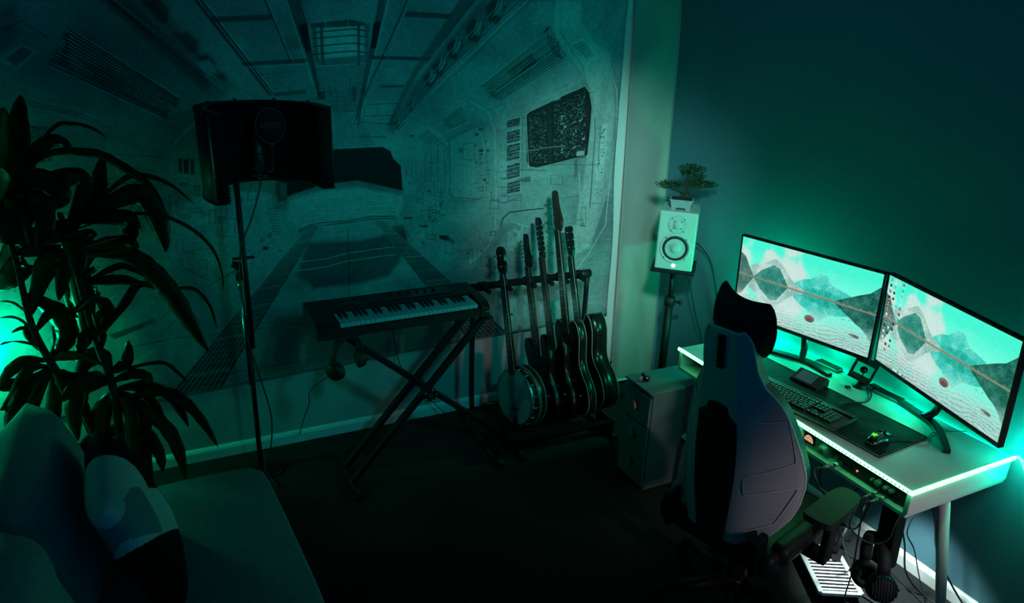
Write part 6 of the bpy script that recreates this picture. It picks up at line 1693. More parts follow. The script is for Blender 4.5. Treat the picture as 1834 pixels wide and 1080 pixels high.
# ---------------------------------------------------------------- microphone stand with reflection filter
def mic_stand():
    root = thing('microphone_stand', 'tall black microphone stand between the potted plant and the piano', 'microphone stand', (-2.54, -0.20, 0))
    m = MB(); m.lathe([(0, 0), (0.115, 0), (0.120, .006), (0.110, .014), (0.03, .024), (0, .026)], seg=32); m.build('base', 'metal_black', root)
    m = MB(); m.cyl((-0.012, 0.0, 0.02), (-0.012, 0.0, 0.86), 0.0125); m.build('lower_tube', 'metal_black', root)
    m = MB(); m.cyl((-0.026, -0.004, 0.50), (-0.026, -0.004, 1.03), 0.006); m.cyl((-0.026, -0.004, 1.01), (-0.026, -0.004, 1.06), 0.010); m.build('chrome_tube', 'chrome', root)
    m = MB(); m.cyl((0.0, -0.03, 0.71), (0.0, -0.03, 1.585), 0.0145, 0.0125); m.build('boom_tube', 'metal_black', root)
    m = MB(); m.cyl((-0.026, -0.004, 1.06), (-0.026, -0.004, 1.15), 0.017, 0.014); m.box((-0.03, -0.01, 1.135), (0.05, 0.03, 0.03), rot=(0, .4, 0), bev=.005); m.box((0.0, -0.03, 1.175), (0.10, 0.012, 0.012), bev=.003); m.cyl((-.03, -.01, 1.10), (0.0, -.03, 1.13), .009); m.build('clutch', 'metal_black', root)
    m = MB(); m.cyl((-0.022, -0.03, 1.582), (0.118, -0.15, 1.578), 0.0085); m.cyl((-0.030, -0.03, 1.582), (0.02, -0.045, 1.582), 0.014); m.build('cross_arm', 'metal_black', root)
    m = MB(); m.cyl((0.095, -0.13, 1.575), (0.095, -0.13, 1.60), 0.010); m.cyl((0.085, -0.13, 1.570), (0.13, -0.15, 1.570), 0.006); m.cyl((.055, -.09, 1.582), (.055, -.09, 1.80), .006); m.build('filter_mount', 'metal_black', root)
mic_stand()
def reflection_filter():
    root = thing('reflection_filter', 'curved black vocal reflection filter on top of the microphone stand', 'reflection filter', (-2.435, -0.50, 1.55))
    z0, z1 = 0.0, 0.345; r0, r1 = 0.262, 0.215
    plan_o, plan_i = [], []
    def pl(r, ext):
        P_ = [(-r + .035, -ext - .075), (-r + .008, -ext), (-r - .004, -ext * .5)]
        P_ += [(-r * math.cos(a) * (1.0), r * math.sin(a) * 1.0) for a in [PI * i / 24 for i in range(25)]]
        P_ += [(r + .004, -ext * .12), (r + .010, -ext * .25)]
        return P_
    O_, I_ = pl(r0, .145), pl(r0 - .006, .145); I2 = pl(r1, .138)
    def wall(m, A, B, za, zb, mi=0):
        n = len(A); V = [(p[0], p[1], za) for p in A] + [(p[0], p[1], zb) for p in A] + [(p[0], p[1], za) for p in B] + [(p[0], p[1], zb) for p in B]; F = []
        for i in range(n - 1): F += [(i, i + 1, n + i + 1, n + i), (2 * n + i, 3 * n + i, 3 * n + i + 1, 2 * n + i + 1), (i, 2 * n + i, 2 * n + i + 1, i + 1), (n + i, n + i + 1, 3 * n + i + 1, 3 * n + i)]
        F += [(0, n, 3 * n, 2 * n), (n - 1, 3 * n - 1, 4 * n - 1, 2 * n - 1)]; m._add(V, F, mi, True)
    m = MB(); wall(m, O_, I_, z0, z1); m.build('outer_shell', 'metal_black', root)
    m = MB(); wall(m, I_, I2, z0 + .004, z1 - .004)
    n = len(I2)
    for i in range(26):
        z = z0 + .010 + i * .0128
        pts = [Vector((p[0] * .985, p[1] * .985, z)) for p in I2]; m.tube(pts, .0045, 4)
    m.build('foam_lining', 'foam', root)
    for zz in (z0, z1):
        m = MB(); wall(m, pl(r0 + .003, .148), pl(r1 - .002, .140), zz - .003, zz + .003); m.build('edge_rail', 'metal_black', root)
    for a in (35, 70, 110, 150):
        t = math.radians(a); m = MB(); m.cyl((-.24 * math.cos(t), .24 * math.sin(t), z1), (-.24 * math.cos(t), .24 * math.sin(t), z1 + .012), .007); m.build('bolt', 'metal_black', root)
    m = MB(); m.tube([(-r0 + .033, -.224, z0 + .008), (-r0 + .033, -.224, z1 - .008)], .0028, 6); m.build('front_trim', 'silver', root)
reflection_filter()
def mic():
    root = thing('studio_microphone', 'black studio microphone in a spring cradle inside the reflection filter', 'microphone', (-2.445, -0.33, 1.605))
    m = MB(); m.lathe([(0, 0), (.022, 0), (.025, .004), (.025, .105), (.023, .108)]); m.build('body', 'gear_dark', root)
    m = MB(); m.lathe([(.0255, .108), (.0262, .112), (.0262, .165), (.020, .185), (.008, .192), (0, .193)])
    for k in range(7): m.tube([(.0266 * math.cos(t * PI / 8), .0266 * math.sin(t * PI / 8), .115 + k * .009) for t in range(16)], .0008, 4, closed=True)
    m.build('grille', 'gear_dark', root)
    m = MB()
    for z in (.012, .080): m.tube([(.045 * math.cos(t * PI / 10), .045 * math.sin(t * PI / 10), z) for t in range(20)], .0035, 6, closed=True)
    for k in range(6):
        t = k * PI / 3; s_ = (k + .5) * PI / 3
        m.tube([(.045 * math.cos(t), .045 * math.sin(t), .080), (.026 * math.cos(s_), .026 * math.sin(s_), .046), (.045 * math.cos(t + .6), .045 * math.sin(t + .6), .012)], .0015, 5)
    for k in range(3): t = k * 2.1; m.cyl((.045 * math.cos(t), .045 * math.sin(t), .012), (.045 * math.cos(t), .045 * math.sin(t), .080), .0025)
    m.build('shock_mount', 'plastic_black', root)
    m = MB(); m.cyl((0, 0, -.030), (0, 0, 0), .0095); m.build('connector', 'silver', root)
MT['gear_dark'] = mat('dark_mic_metal', (0.05, 0.055, 0.06), 0.45, 0.6)
mic()
def pop():
    root = thing('pop_filter', 'round black pop filter with faint lettering in front of the microphone', 'pop filter', (-2.395, -0.40, 1.60))
    m = MB(); m.tube([(.062 * math.cos(t * PI / 20), 0, .205 + .074 * math.sin(t * PI / 20)) for t in range(40)], .0035, 8, closed=True); m.build('hoop', 'pop_text', root)
    m = MB(); m.lathe([(0, -.0015), (.060, -.0015), (.060, .0015), (0, .0015)], (0, 0, 0), 36, R=Euler((PI / 2, 0, 0)).to_matrix())
    for v in m.bm.verts: v.co.z = v.co.z * 1.2 + .205
    m.build('mesh_screen', 'matte_black', root)
    m = MB(); m.tube([(0, 0, .130), (0, .004, .115), (0, .006, .02), (-.02, .05, 0.0)], .0045, 8, smooth_n=4); m.box((0, .001, .122), (.022, .012, .018), bev=.004); m.build('stem', 'metal_black', root)
    text_mesh('printed_name', 'RØDE', 0.034, 'pop_text', root, (0, -.0024, .205), (PI / 2, 0, 0))
pop()
cable('microphone_cable', 'black cable looping down from the microphone and along the stand', [(-2.445, -0.33, 1.575), (-2.447, -0.33, 1.55), (-2.46, -0.32, 1.49), (-2.50, -0.28, 1.36), (-2.535, -0.25, 1.27), (-2.56, -0.245, 1.17), (-2.565, -0.245, 1.0), (-2.555, -0.24, 0.75), (-2.51, -0.22, 0.50), (-2.48, -0.22, 0.30), (-2.50, -0.23, 0.12), (-2.54, -0.26, 0.035), (-2.50, -0.42, 0.008)], .0036)

# ---------------------------------------------------------------- instruments in the rack
LEAN = math.radians(19)
def inst_root(name, label, cat, loc, lean, turn=0.0, group=None):
    # local: X = across (towards the room), Z = along the neck, -Y = the face the strings are on
    U = Vector((0, math.sin(lean), math.cos(lean))); N = Vector((-math.cos(turn), -math.sin(turn) * math.cos(lean), math.sin(turn) * math.sin(lean))).normalized()
    N = (N - U * N.dot(U)).normalized(); Xl = (-N).cross(U)  # X = Y x Z with Y = -N
    M_ = Matrix((Xl, -N, U)).transposed()
    root = thing(name, label, cat, loc, group=group, rot=M_.to_euler())
    return root
def body_outline(segs): # right half (x, z) from bottom to top -> closed outline
    r = segs; l = [(-x, z) for x, z in segs[::-1] if abs(x) > 1e-6]
    return r + l
def pegs(root, spots, mat_='silver'):
    for (x, z, s) in spots:
        m = MB(); m.cyl((x, 0, z), (x + s * .016, 0, z), .0028); m.ball((x + s * .022, 0, z), .0085, 10, sc=(1, .55, .9)); m.cyl((x - s * .012, -.004, z), (x - s * .012, -.018, z), .0035); m.build('tuning_peg', mat_, root)
def neck(root, z0, z1, w0, w1, m1='wood_dark', th=.020, bound=False):
    m = MB(True); n = 10; V = []; F = []
    for i, (z, w_) in enumerate(((z0, w0), (z1, w1))):
        for j in range(n + 1): a = PI * j / n; V.append((w_ / 2 * math.cos(a), th * math.sin(a), z))
    for j in range(n): F.append((j, j + 1, n + 2 + j, n + 1 + j))
    F += [tuple(range(n + 1)), tuple(range(n + 1, 2 * n + 2)), (0, n, 2 * n + 1, n + 1)]; m._add(V, F, 0, True); m.build('neck', m1, root)
    m = MB(); m._add([(-w0 / 2, 0, z0), (w0 / 2, 0, z0), (w1 / 2, 0, z1), (-w1 / 2, 0, z1), (-w0 / 2, -.006, z0), (w0 / 2, -.006, z0), (w1 / 2, -.006, z1), (-w1 / 2, -.006, z1)], [(0, 1, 2, 3), (4, 5, 6, 7), (0, 1, 5, 4), (1, 2, 6, 5), (2, 3, 7, 6), (3, 0, 4, 7)]); fb = m.build('fretboard', 'wood_fret', root)
    m = MB()
    for k in range(14): t = 1 - .5 ** (k / 9.5 + .1); z = z1 - (z1 - z0) * t * 1.45; 
    for k in range(15):
        z = z1 - (z1 - z0) * (1 - .5 ** (k / 12)) * 1.7
        if z > z0 + .005: w_ = w1 + (w0 - w1) * (z1 - z) / (z1 - z0); m.box((0, -.0065, z), (w_ - .002, .0015, .0018))
    m.build('frets', 'silver', fb)
    if bound:
        m = MB()
        for s in (-1, 1): m.tube([(s * w0 / 2, -.003, z0), (s * w1 / 2, -.003, z1)], .0016, 5)
        m.build('binding', 'binding', fb)
def strings(root, za, zb, wa, wb, n, ya=-.012, yb=-.008):
    m = MB()
    for i in range(n): s = i / (n - 1) - .5; m.tube([(s * wa, ya, za), (s * wb, yb, zb)], .0006, 4)
    m.build('strings', 'silver', root)

def banjo():
    root = inst_root('banjo', 'banjo with a pale skin and shiny rim at the left end of the rack', 'banjo', (-1.215, -0.560, 0.142), math.radians(18.4), math.radians(13))
    R_ = 0.160; zc = R_ + .012; A = Euler((PI / 2, 0, 0)).to_matrix()
    m = MB(); m.lathe([(0, .004), (R_ - .012, .004), (R_ - .008, .002)], (0, 0, zc), 48, R=A); m.build('skin', 'banjo_head', root)
    m = MB(); m.lathe([(R_ - .010, .006), (R_ - .002, .006), (R_, 0), (R_ - .002, -.012), (R_ - .010, -.012), (R_ - .010, .006)], (0, 0, zc), 48, R=A); m.build('tension_hoop', 'silver', root)
    m = MB(); m.lathe([(R_ - .014, -.004), (R_ - .010, -.004), (R_ - .010, -.070), (R_ - .014, -.070)], (0, 0, zc), 48, R=A); m.build('rim', 'guitar_side', root)
    m = MB(); m.lathe([(R_ - .010, -.036), (R_ + .014, -.036), (R_ + .014, -.040), (R_ - .010, -.040)], (0, 0, zc), 48, R=A); m.build('flange', 'silver', root)
    m = MB(); m.lathe([(R_ + .012, -.044), (R_ + .012, -.085), (R_ - .01, -.100), (0, -.106)], (0, 0, zc), 48, R=A); m.lathe([(R_ + .012, -.044), (R_ - .005, -.044), (R_ - .005, -.05)], (0, 0, zc), 48, R=A); m.build('resonator', 'guitar_side', root)
    m = MB()
    for yy in (.046, .084): m.tube([((R_ + .0125) * math.cos(t * PI / 24), yy, zc + (R_ + .0125) * math.sin(t * PI / 24)) for t in range(48)], .0022, 5, closed=True)
    m.build('binding', 'binding', root)
    for k in range(16):
        t = k * PI / 8 + .1; x, z = (R_ + .004) * math.cos(t), zc + (R_ + .004) * math.sin(t)
        m = MB(); m.cyl((x, -.002, z), (x, .040, z), .0024, seg=8); m.ball((x, .012, z), .0058, 8); m.build('bracket_hook', 'silver', root)
    neck(root, zc + R_ - .03, 0.86, .050, .036, 'guitar_side', .026, True)
    hd = [(0.016, .86), (.030, .885), (.038, .91), (.030, .935), (.036, .97), (.034, .995), (.018, 1.012), (0, 1.016)]
    m = MB(); m.prism(body_outline(hd), 'y', 0.0, .015); m.build('headstock', 'guitar_black', root)
    pegs(root, [(.030, .905, 1), (.030, .965, 1), (-.030, .905, -1), (-.030, .965, -1)]); pegs(root, [(.030, .64, 1)])
    m = MB(); m.box((0, -.010, zc - .062), (.058, .003, .011)); m.build('bridge', 'wood_dark', root)
    m = MB(); m.box((0, -.009, zc - .130), (.024, .008, .045), bev=.003); m.build('tailpiece', 'metal_black', root)
    strings(root, zc - .11, .87, .034, .028, 5)
banjo()
def electric(name, label, cat, loc, lean, L_, outline, th, body_m, head, hm, pegspots, nstr, nw=(.056, .042), body_top=.42, bound=False, neck_m='wood_dark', turn=0.0, bars=False, hollow=False, head_z=None):
    root = inst_root(name, label, cat, loc, lean, turn)
    o = sp2(outline, 6)
    m = MB(); m.prism(o, 'y', 0.0, th, 0, smooth_side=True); m.build('body', body_m, root)
    if bound:
        m = MB()
        for yy in (0.001, th - .001): m.tube([(x * 1.002, yy, z) for x, z in o], .0024, 6, closed=True)
        m.build('binding', 'binding', root)
    hz = head_z
    neck(root, body_top - .06, hz, nw[0], nw[1], neck_m, .022, bound)
    m = MB(); m.prism(sp2(head, 4), 'y', 0.002, .018); m.build('headstock', hm, root)
    pegs(root, pegspots)
    zb = body_top * .38
    m = MB(); m.box((0, -.006, zb), (.085, .012, .016), bev=.003); m.build('bridge', 'silver', root)
    for k in (.50, .72):
        m = MB(); m.box((0, -.004, body_top * k), (.075, .010, .034), bev=.004); m.build('pickup', 'plastic_black', root)
    for k in range(3):
        m = MB(); m.cyl((.095 + .012 * k, 0, .09 + .038 * k), (.095 + .012 * k, -.014, .09 + .038 * k), .010, .008, 12); m.build('control_knob', 'silver' if k == 1 else 'plastic_black', root)
    strings(root, zb, hz + .01, .055, .036, nstr)
    m = MB(); m.cyl((-.062, th * .5, body_top - .004), (-.062, th * .5, body_top + .010), .006); m.ball((-.062, th * .5, body_top + .012), .008, 8); m.build('strap_button', 'silver', root)
    return root
H1 = 1.05
strat = [(0, 0), (.10, .008), (.155, .06), (.160, .12), (.125, .20), (.118, .26), (.140, .33), (.135, .385), (.105, .40), (.06, .345), (.03, .335), (-.03, .34), (-.05, .37), (-.085, .43), (-.125, .435), (-.145, .38), (-.120, .29), (-.122, .21), (-.155, .13), (-.150, .06), (-.10, .01)]
electric('electric_guitar', 'slim dark electric guitar with a pointed headstock just behind the banjo', 'guitar', (-1.050, -0.545, 0.175), LEAN, H1, strat, .038, 'guitar_black',
         [(-.018, .845), (.018, .845), (.046, .885), (.030, .925), (.022, .97), (.020, 1.02), (-.004, 1.035), (-.020, 1.0), (-.024, .93), (-.028, .88)], 'guitar_black', [(-.024, .885 + .022 * k, -1) for k in range(6)], 6, body_top=.40, head_z=.85)
sg = [(0, 0), (.09, .006), (.160, .05), (.168, .12), (.130, .20), (.118, .27), (.135, .35), (.128, .42), (.095, .445), (.065, .39), (.03, .365), (-.03, .37), (-.065, .40), (-.098, .455), (-.130, .43), (-.136, .35), (-.118, .27), (-.130, .20), (-.168, .12), (-.160, .05), (-.09, .006)]
electric('electric_guitar', 'dark double-horned electric guitar with six tuners along its right side', 'guitar', (-0.955, -0.560, 0.172), math.radians(20), 1.12, sg, .040, 'guitar_red',
         [(-.020, .90), (.020, .90), (.030, .93), (.026, .99), (.026, 1.06), (.018, 1.115), (-.010, 1.13), (-.028, 1.11), (-.030, 1.03), (-.028, .95)], 'guitar_black', [(.026, .935 + .029 * k, 1) for k in range(6)], 6, body_top=.44, head_z=.905)
hb = [(0, 0), (.09, .006), (.165, .05), (.185, .12), (.170, .19), (.128, .26), (.112, .32), (.128, .40), (.138, .46), (.122, .525), (.085, .55), (.045, .535), (0, .53), (-.045, .535), (-.085, .55), (-.122, .525), (-.138, .46), (-.128, .40), (-.112, .32), (-.128, .26), (-.170, .19), (-.185, .12), (-.165, .05), (-.09, .006)]
electric('bass_guitar', 'tall bass guitar with a bound black body and reddish headstock', 'bass guitar', (-0.870, -0.585, 0.165), math.radians(17.5), 1.29, hb, .048, 'guitar_side',
         [(-.020, 1.055), (.020, 1.055), (.044, 1.085), (.050, 1.115), (.034, 1.16), (.022, 1.21), (.020, 1.262), (-.004, 1.282), (-.028, 1.265), (-.032, 1.20), (-.034, 1.12), (-.032, 1.085)], 'wood_dark', [(-.030, 1.10 + .046 * k, -1) for k in range(4)], 4, nw=(.062, .042), body_top=.53, bound=True, head_z=1.06)
def acoustic():
    root = inst_root('acoustic_guitar', 'dark acoustic guitar with a cutaway body at the right end of the rack', 'guitar', (-0.765, -0.560, 0.168), math.radians(20))
    out = [(0, 0), (.10, .006), (.185, .06), (.200, .13), (.178, .21), (.135, .275), (.122, .33), (.140, .41), (.150, .47), (.135, .53), (.10, .555), (.055, .50), (.03, .488), (-.03, .49), (-.09, .50), (-.135, .465), (-.145, .41), (-.125, .33), (-.135, .275), (-.178, .21), (-.200, .13), (-.185, .06), (-.10, .006)]
    o = sp2(out, 6)
    m = MB(); m.prism(o, 'y', 0.003, .100, 0, smooth_side=True); m.build('body_sides', 'guitar_side', root)
    m = MB(); m.prism([(x * .995, .25 + (z - .25) * .995) for x, z in o], 'y', 0.0, .003); m.build('soundboard', 'guitar_black', root)
    m = MB()
    for yy in (0.001, .100): m.tube([(x * 1.002, yy, z) for x, z in o], .0024, 6, closed=True)
    m.build('binding', 'binding', root)
    m = MB(); m.lathe([(0, .0005), (.046, .0005)], (0, -.0005, .36), 32, R=Euler((PI / 2, 0, 0)).to_matrix()); m.build('sound_hole', 'matte_black', root)
    m = MB(); m.tube([(.053 * math.cos(t * PI / 16), -.001, .36 + .053 * math.sin(t * PI / 16)) for t in range(32)], .0016, 5, closed=True); m.build('rosette', 'binding', root)
    m = MB(); m.prism([(.03, .40), (.07, .37), (.085, .31), (.07, .27), (.045, .30), (.035, .34)], 'y', -.0012, 0); m.build('pickguard', 'wood_fret', root)
    m = MB(); m.box((0, -.004, .185), (.15, .008, .022), bev=.003); m.build('bridge', 'wood_fret', root)
    neck(root, .43, .895, .054, .043, 'guitar_side', .022, True)
    m = MB(); m.prism([(-.022, .895), (.022, .895), (.032, .93), (.035, 1.055), (.020, 1.068), (0, 1.060), (-.020, 1.068), (-.035, 1.055), (-.032, .93)], 'y', .002, .018); m.build('headstock', 'guitar_black', root)
    pegs(root, [(.032, .945 + .042 * k, 1) for k in range(3)] + [(-.032, .945 + .042 * k, -1) for k in range(3)])
    strings(root, .185, .90, .055, .037, 6)
    m = MB(); m.cyl((0, .05, -.002), (0, .05, -.012), .006); m.ball((0, .05, -.014), .008, 8); m.build('strap_button', 'silver', root)
acoustic()
def rack():
    root = thing('guitar_rack', 'black padded rack holding the banjo and guitars along the wall', 'guitar rack', (-0.99, -0.30, 0))
    zt = 0.895
    m = MB(); m.cyl((-0.40, 0.035, zt), (0.30, 0.035, zt), .020); m.build('top_bar', 'foam', root)
    for x in (-0.33, -0.20, -0.05, 0.06, 0.16, 0.27):
        m = MB(); m.cyl((x - .022, 0.035, zt), (x + .022, 0.035, zt), .026); m.cyl((x, 0.03, zt), (x, -0.055, zt - .004), .013); m.build('padded_peg', 'foam', root)
    for x in (-0.385, 0.345):
        m = MB(); m.tube([(x, 0.035, zt), (x, 0.035, 0.25), (x, -0.02, 0.06), (x, -0.10, 0.022)], .015, 10, smooth_n=5); m.build('upright', 'metal_black', root)
        m = MB(); m.cyl((x, 0.12, .018), (x, -0.40, .018), .016); m.build('foot_bar', 'metal_black', root)
    m = MB(); m.cyl((0.28, 0.035, zt), (0.36, 0.035, zt), .024); m.build('corner_joint', 'plastic_black', root)
    for y, z in ((-0.22, 0.118), (-0.345, 0.105)):
        m = MB(); m.cyl((-0.385, y, z), (0.345, y, z), .018); m.build('lower_bar', 'foam', root)
    for x in (-0.385, 0.345):
        m = MB(); m.box((x, -0.28, 0.07), (.02, .17, .10), bev=.004); m.build('bracket', 'metal_black', root)
rack()

# ---------------------------------------------------------------- sofa
def cushion(name, mb_size, m_name, parent, loc, rot, bulge=.05, nx=14, ny=12, label=None, seed=1, wr=.006, fn=None):
    W_, H_, D_ = mb_size; R = random.Random(seed); ph = [R.uniform(0, 6) for _ in range(4)]
    m = MB(True); V = []; F = []
    for s in (-1, 1):
        for j in range(ny + 1):
            for i in range(nx + 1):
                u, v = i / nx * 2 - 1, j / ny * 2 - 1
                eu, ev = (1 - abs(u) ** 7), (1 - abs(v) ** 7)
                t = (eu * ev) ** .42
                x, y = u * W_ / 2 * (1 - .035 * (v * v)), v * H_ / 2 * (1 - .035 * (u * u))
                z = s * (D_ / 2 * t + bulge * eu * ev * .5) + wr * (math.sin(u * 5 + ph[0] + v * 3) + math.sin(v * 7 + ph[1])) * t
                V.append((x, y, z))
    K = (nx + 1) * (ny + 1); mis = []
    for j in range(ny):
        for i in range(nx):
            a = j * (nx + 1) + i; F.append((a, a + nx + 1, a + nx + 2, a + 1)); F.append((K + a, K + a + 1, K + a + nx + 2, K + a + nx + 1)); c_ = fn((i + .5) / nx, (j + .5) / ny) if fn else 0; mis += [c_, c_]
    m._add(V, F, 0, True); m.bm.faces.ensure_lookup_table()
    for f, c_ in zip(m.bm.faces, mis): f.material_index = c_
    bmesh.ops.remove_doubles(m.bm, verts=m.bm.verts[:], dist=1e-5)
    o = m.build(name, m_name, parent, label, loc, rot)
    return o
def sofa():
    root = thing('sofa', 'grey-green fabric sofa in the lower left corner', 'sofa', (-3.2, -2.0, 0))
    def soft(name, c, s, b, m_='sofa', rz=0):
        m = MB(); m.box(c, s, rot=(0, 0, rz), bev=b)
        for f in m.bm.faces: f.smooth = True
        o = m.build(name, m_, root); mod = o.modifiers.new('round', 'BEVEL'); mod.width = .004; mod.segments = 2; return o
    # seat: rounded block whose plan follows the sofa edge
    pl = sp2([(.04, 1.10), (.10, 1.185), (.30, 1.205), (.52, 1.200), (.578, 1.170), (.612, 1.08), (.655, .60), (.680, .20), (.700, -.60), (.700, -1.1), (-.30, -1.1), (-.30, 0), (-.28, .95)], 6)
    m = MB(True); cx, cy = .3, .05
    levels = [(.06, .985), (.10, 1.0), (.34, 1.0), (.385, .992), (.408, .975), (.418, .94), (.420, .5)]
    rings = []
    def off(p, k): # inward offset in metres towards the centre line
        return (p[0] + (cx - p[0]) * (1 - k) , p[1] + (cy - p[1]) * (1 - k) * .5)
    for z, k in levels: rings.append([m.bm.verts.new((*off(p, k), z)) for p in pl])
    n = len(pl)
    for a, b in zip(rings, rings[1:]):
        for i in range(n): f = m.bm.faces.new((a[i], a[(i + 1) % n], b[(i + 1) % n], b[i])); f.smooth = True
    f = m.bm.faces.new(rings[-1]); f.smooth = True; m.bm.faces.new(rings[0][::-1])
    m.build('seat_cushion', 'sofa_seat', root)
    soft('back_frame', (-.455, 0.02, .43), (.15, 2.30, .74), .05)
    for x, y in ((.52, 1.05), (-.45, 1.05), (.52, -1.0), (-.45, -1.0)):
        m = MB(); m.cyl((x, y, 0), (x, y, .075), .018, .024); m.build('leg', 'wood_dark', root)
    soft('base', (.0, 0.0, .20), (.80, 2.26, .24), .02)
    # back cushions lean on the frame
    for k, (y, h, z) in enumerate(((.765, .78, .635), (.015, .72, .640), (-.72, .72, .64))):
        cushion('back_cushion', (h, .52, .16), 'sofa', root, (-.135, y, z + .020), (math.radians(90 - 13), 0, math.radians(90)), .075, seed=k + 2, wr=.005)
    return root
sofa()
PATCH = [(2, [(505, 280), (760, 280), (735, 420), (690, 490), (755, 605), (620, 610), (545, 520), (470, 430)]), (1, [(700, 600), (800, 650), (900, 700), (880, 890), (830, 900), (790, 760)]), (0, [(795, 650), (900, 690), (860, 740)]), (2, [(505, 822), (800, 803), (830, 930), (860, 1200), (700, 1200), (620, 1010)]),
         (1, [(440, 640), (480, 606), (530, 610), (575, 680), (592, 760), (590, 815), (500, 790), (445, 730)]), (0, [(820, 880), (870, 870), (860, 980), (815, 960)])]
def pil_fn(u, v):
    # patch pattern laid out on a sheet of cloth: 0 pale, 1 blue, 2 black
    A = [(720, 1150), (880, 720), (520, 290), (400, 640)]
    x, y = [(A[0][i] * (1 - u) + A[1][i] * u) * (1 - v) + (A[3][i] * (1 - u) + A[2][i] * u) * v for i in (0, 1)]
    r = 0
    for c, P_ in PATCH:
        ins = False; n = len(P_)
        for i in range(n):
            (ax, ay), (bx, by) = P_[i], P_[(i + 1) % n]
            if (ay > y) != (by > y) and x < (bx - ax) * (y - ay) / (by - ay) + ax: ins = not ins
        if ins: r = c
    return r
po = cushion('patchwork_pillow', (0.52, 0.50, 0.07), ['pil_light', 'pil_mid', 'pil_black'], None, (-3.065, -1.370, 0.655), (math.radians(90 - 20), 0, math.radians(90 + 4)), .075, nx=110, ny=104, seed=5, wr=.003, fn=pil_fn)
tag(po, 'patchwork pillow in black, blue and pale grey patches on the sofa', 'pillow')

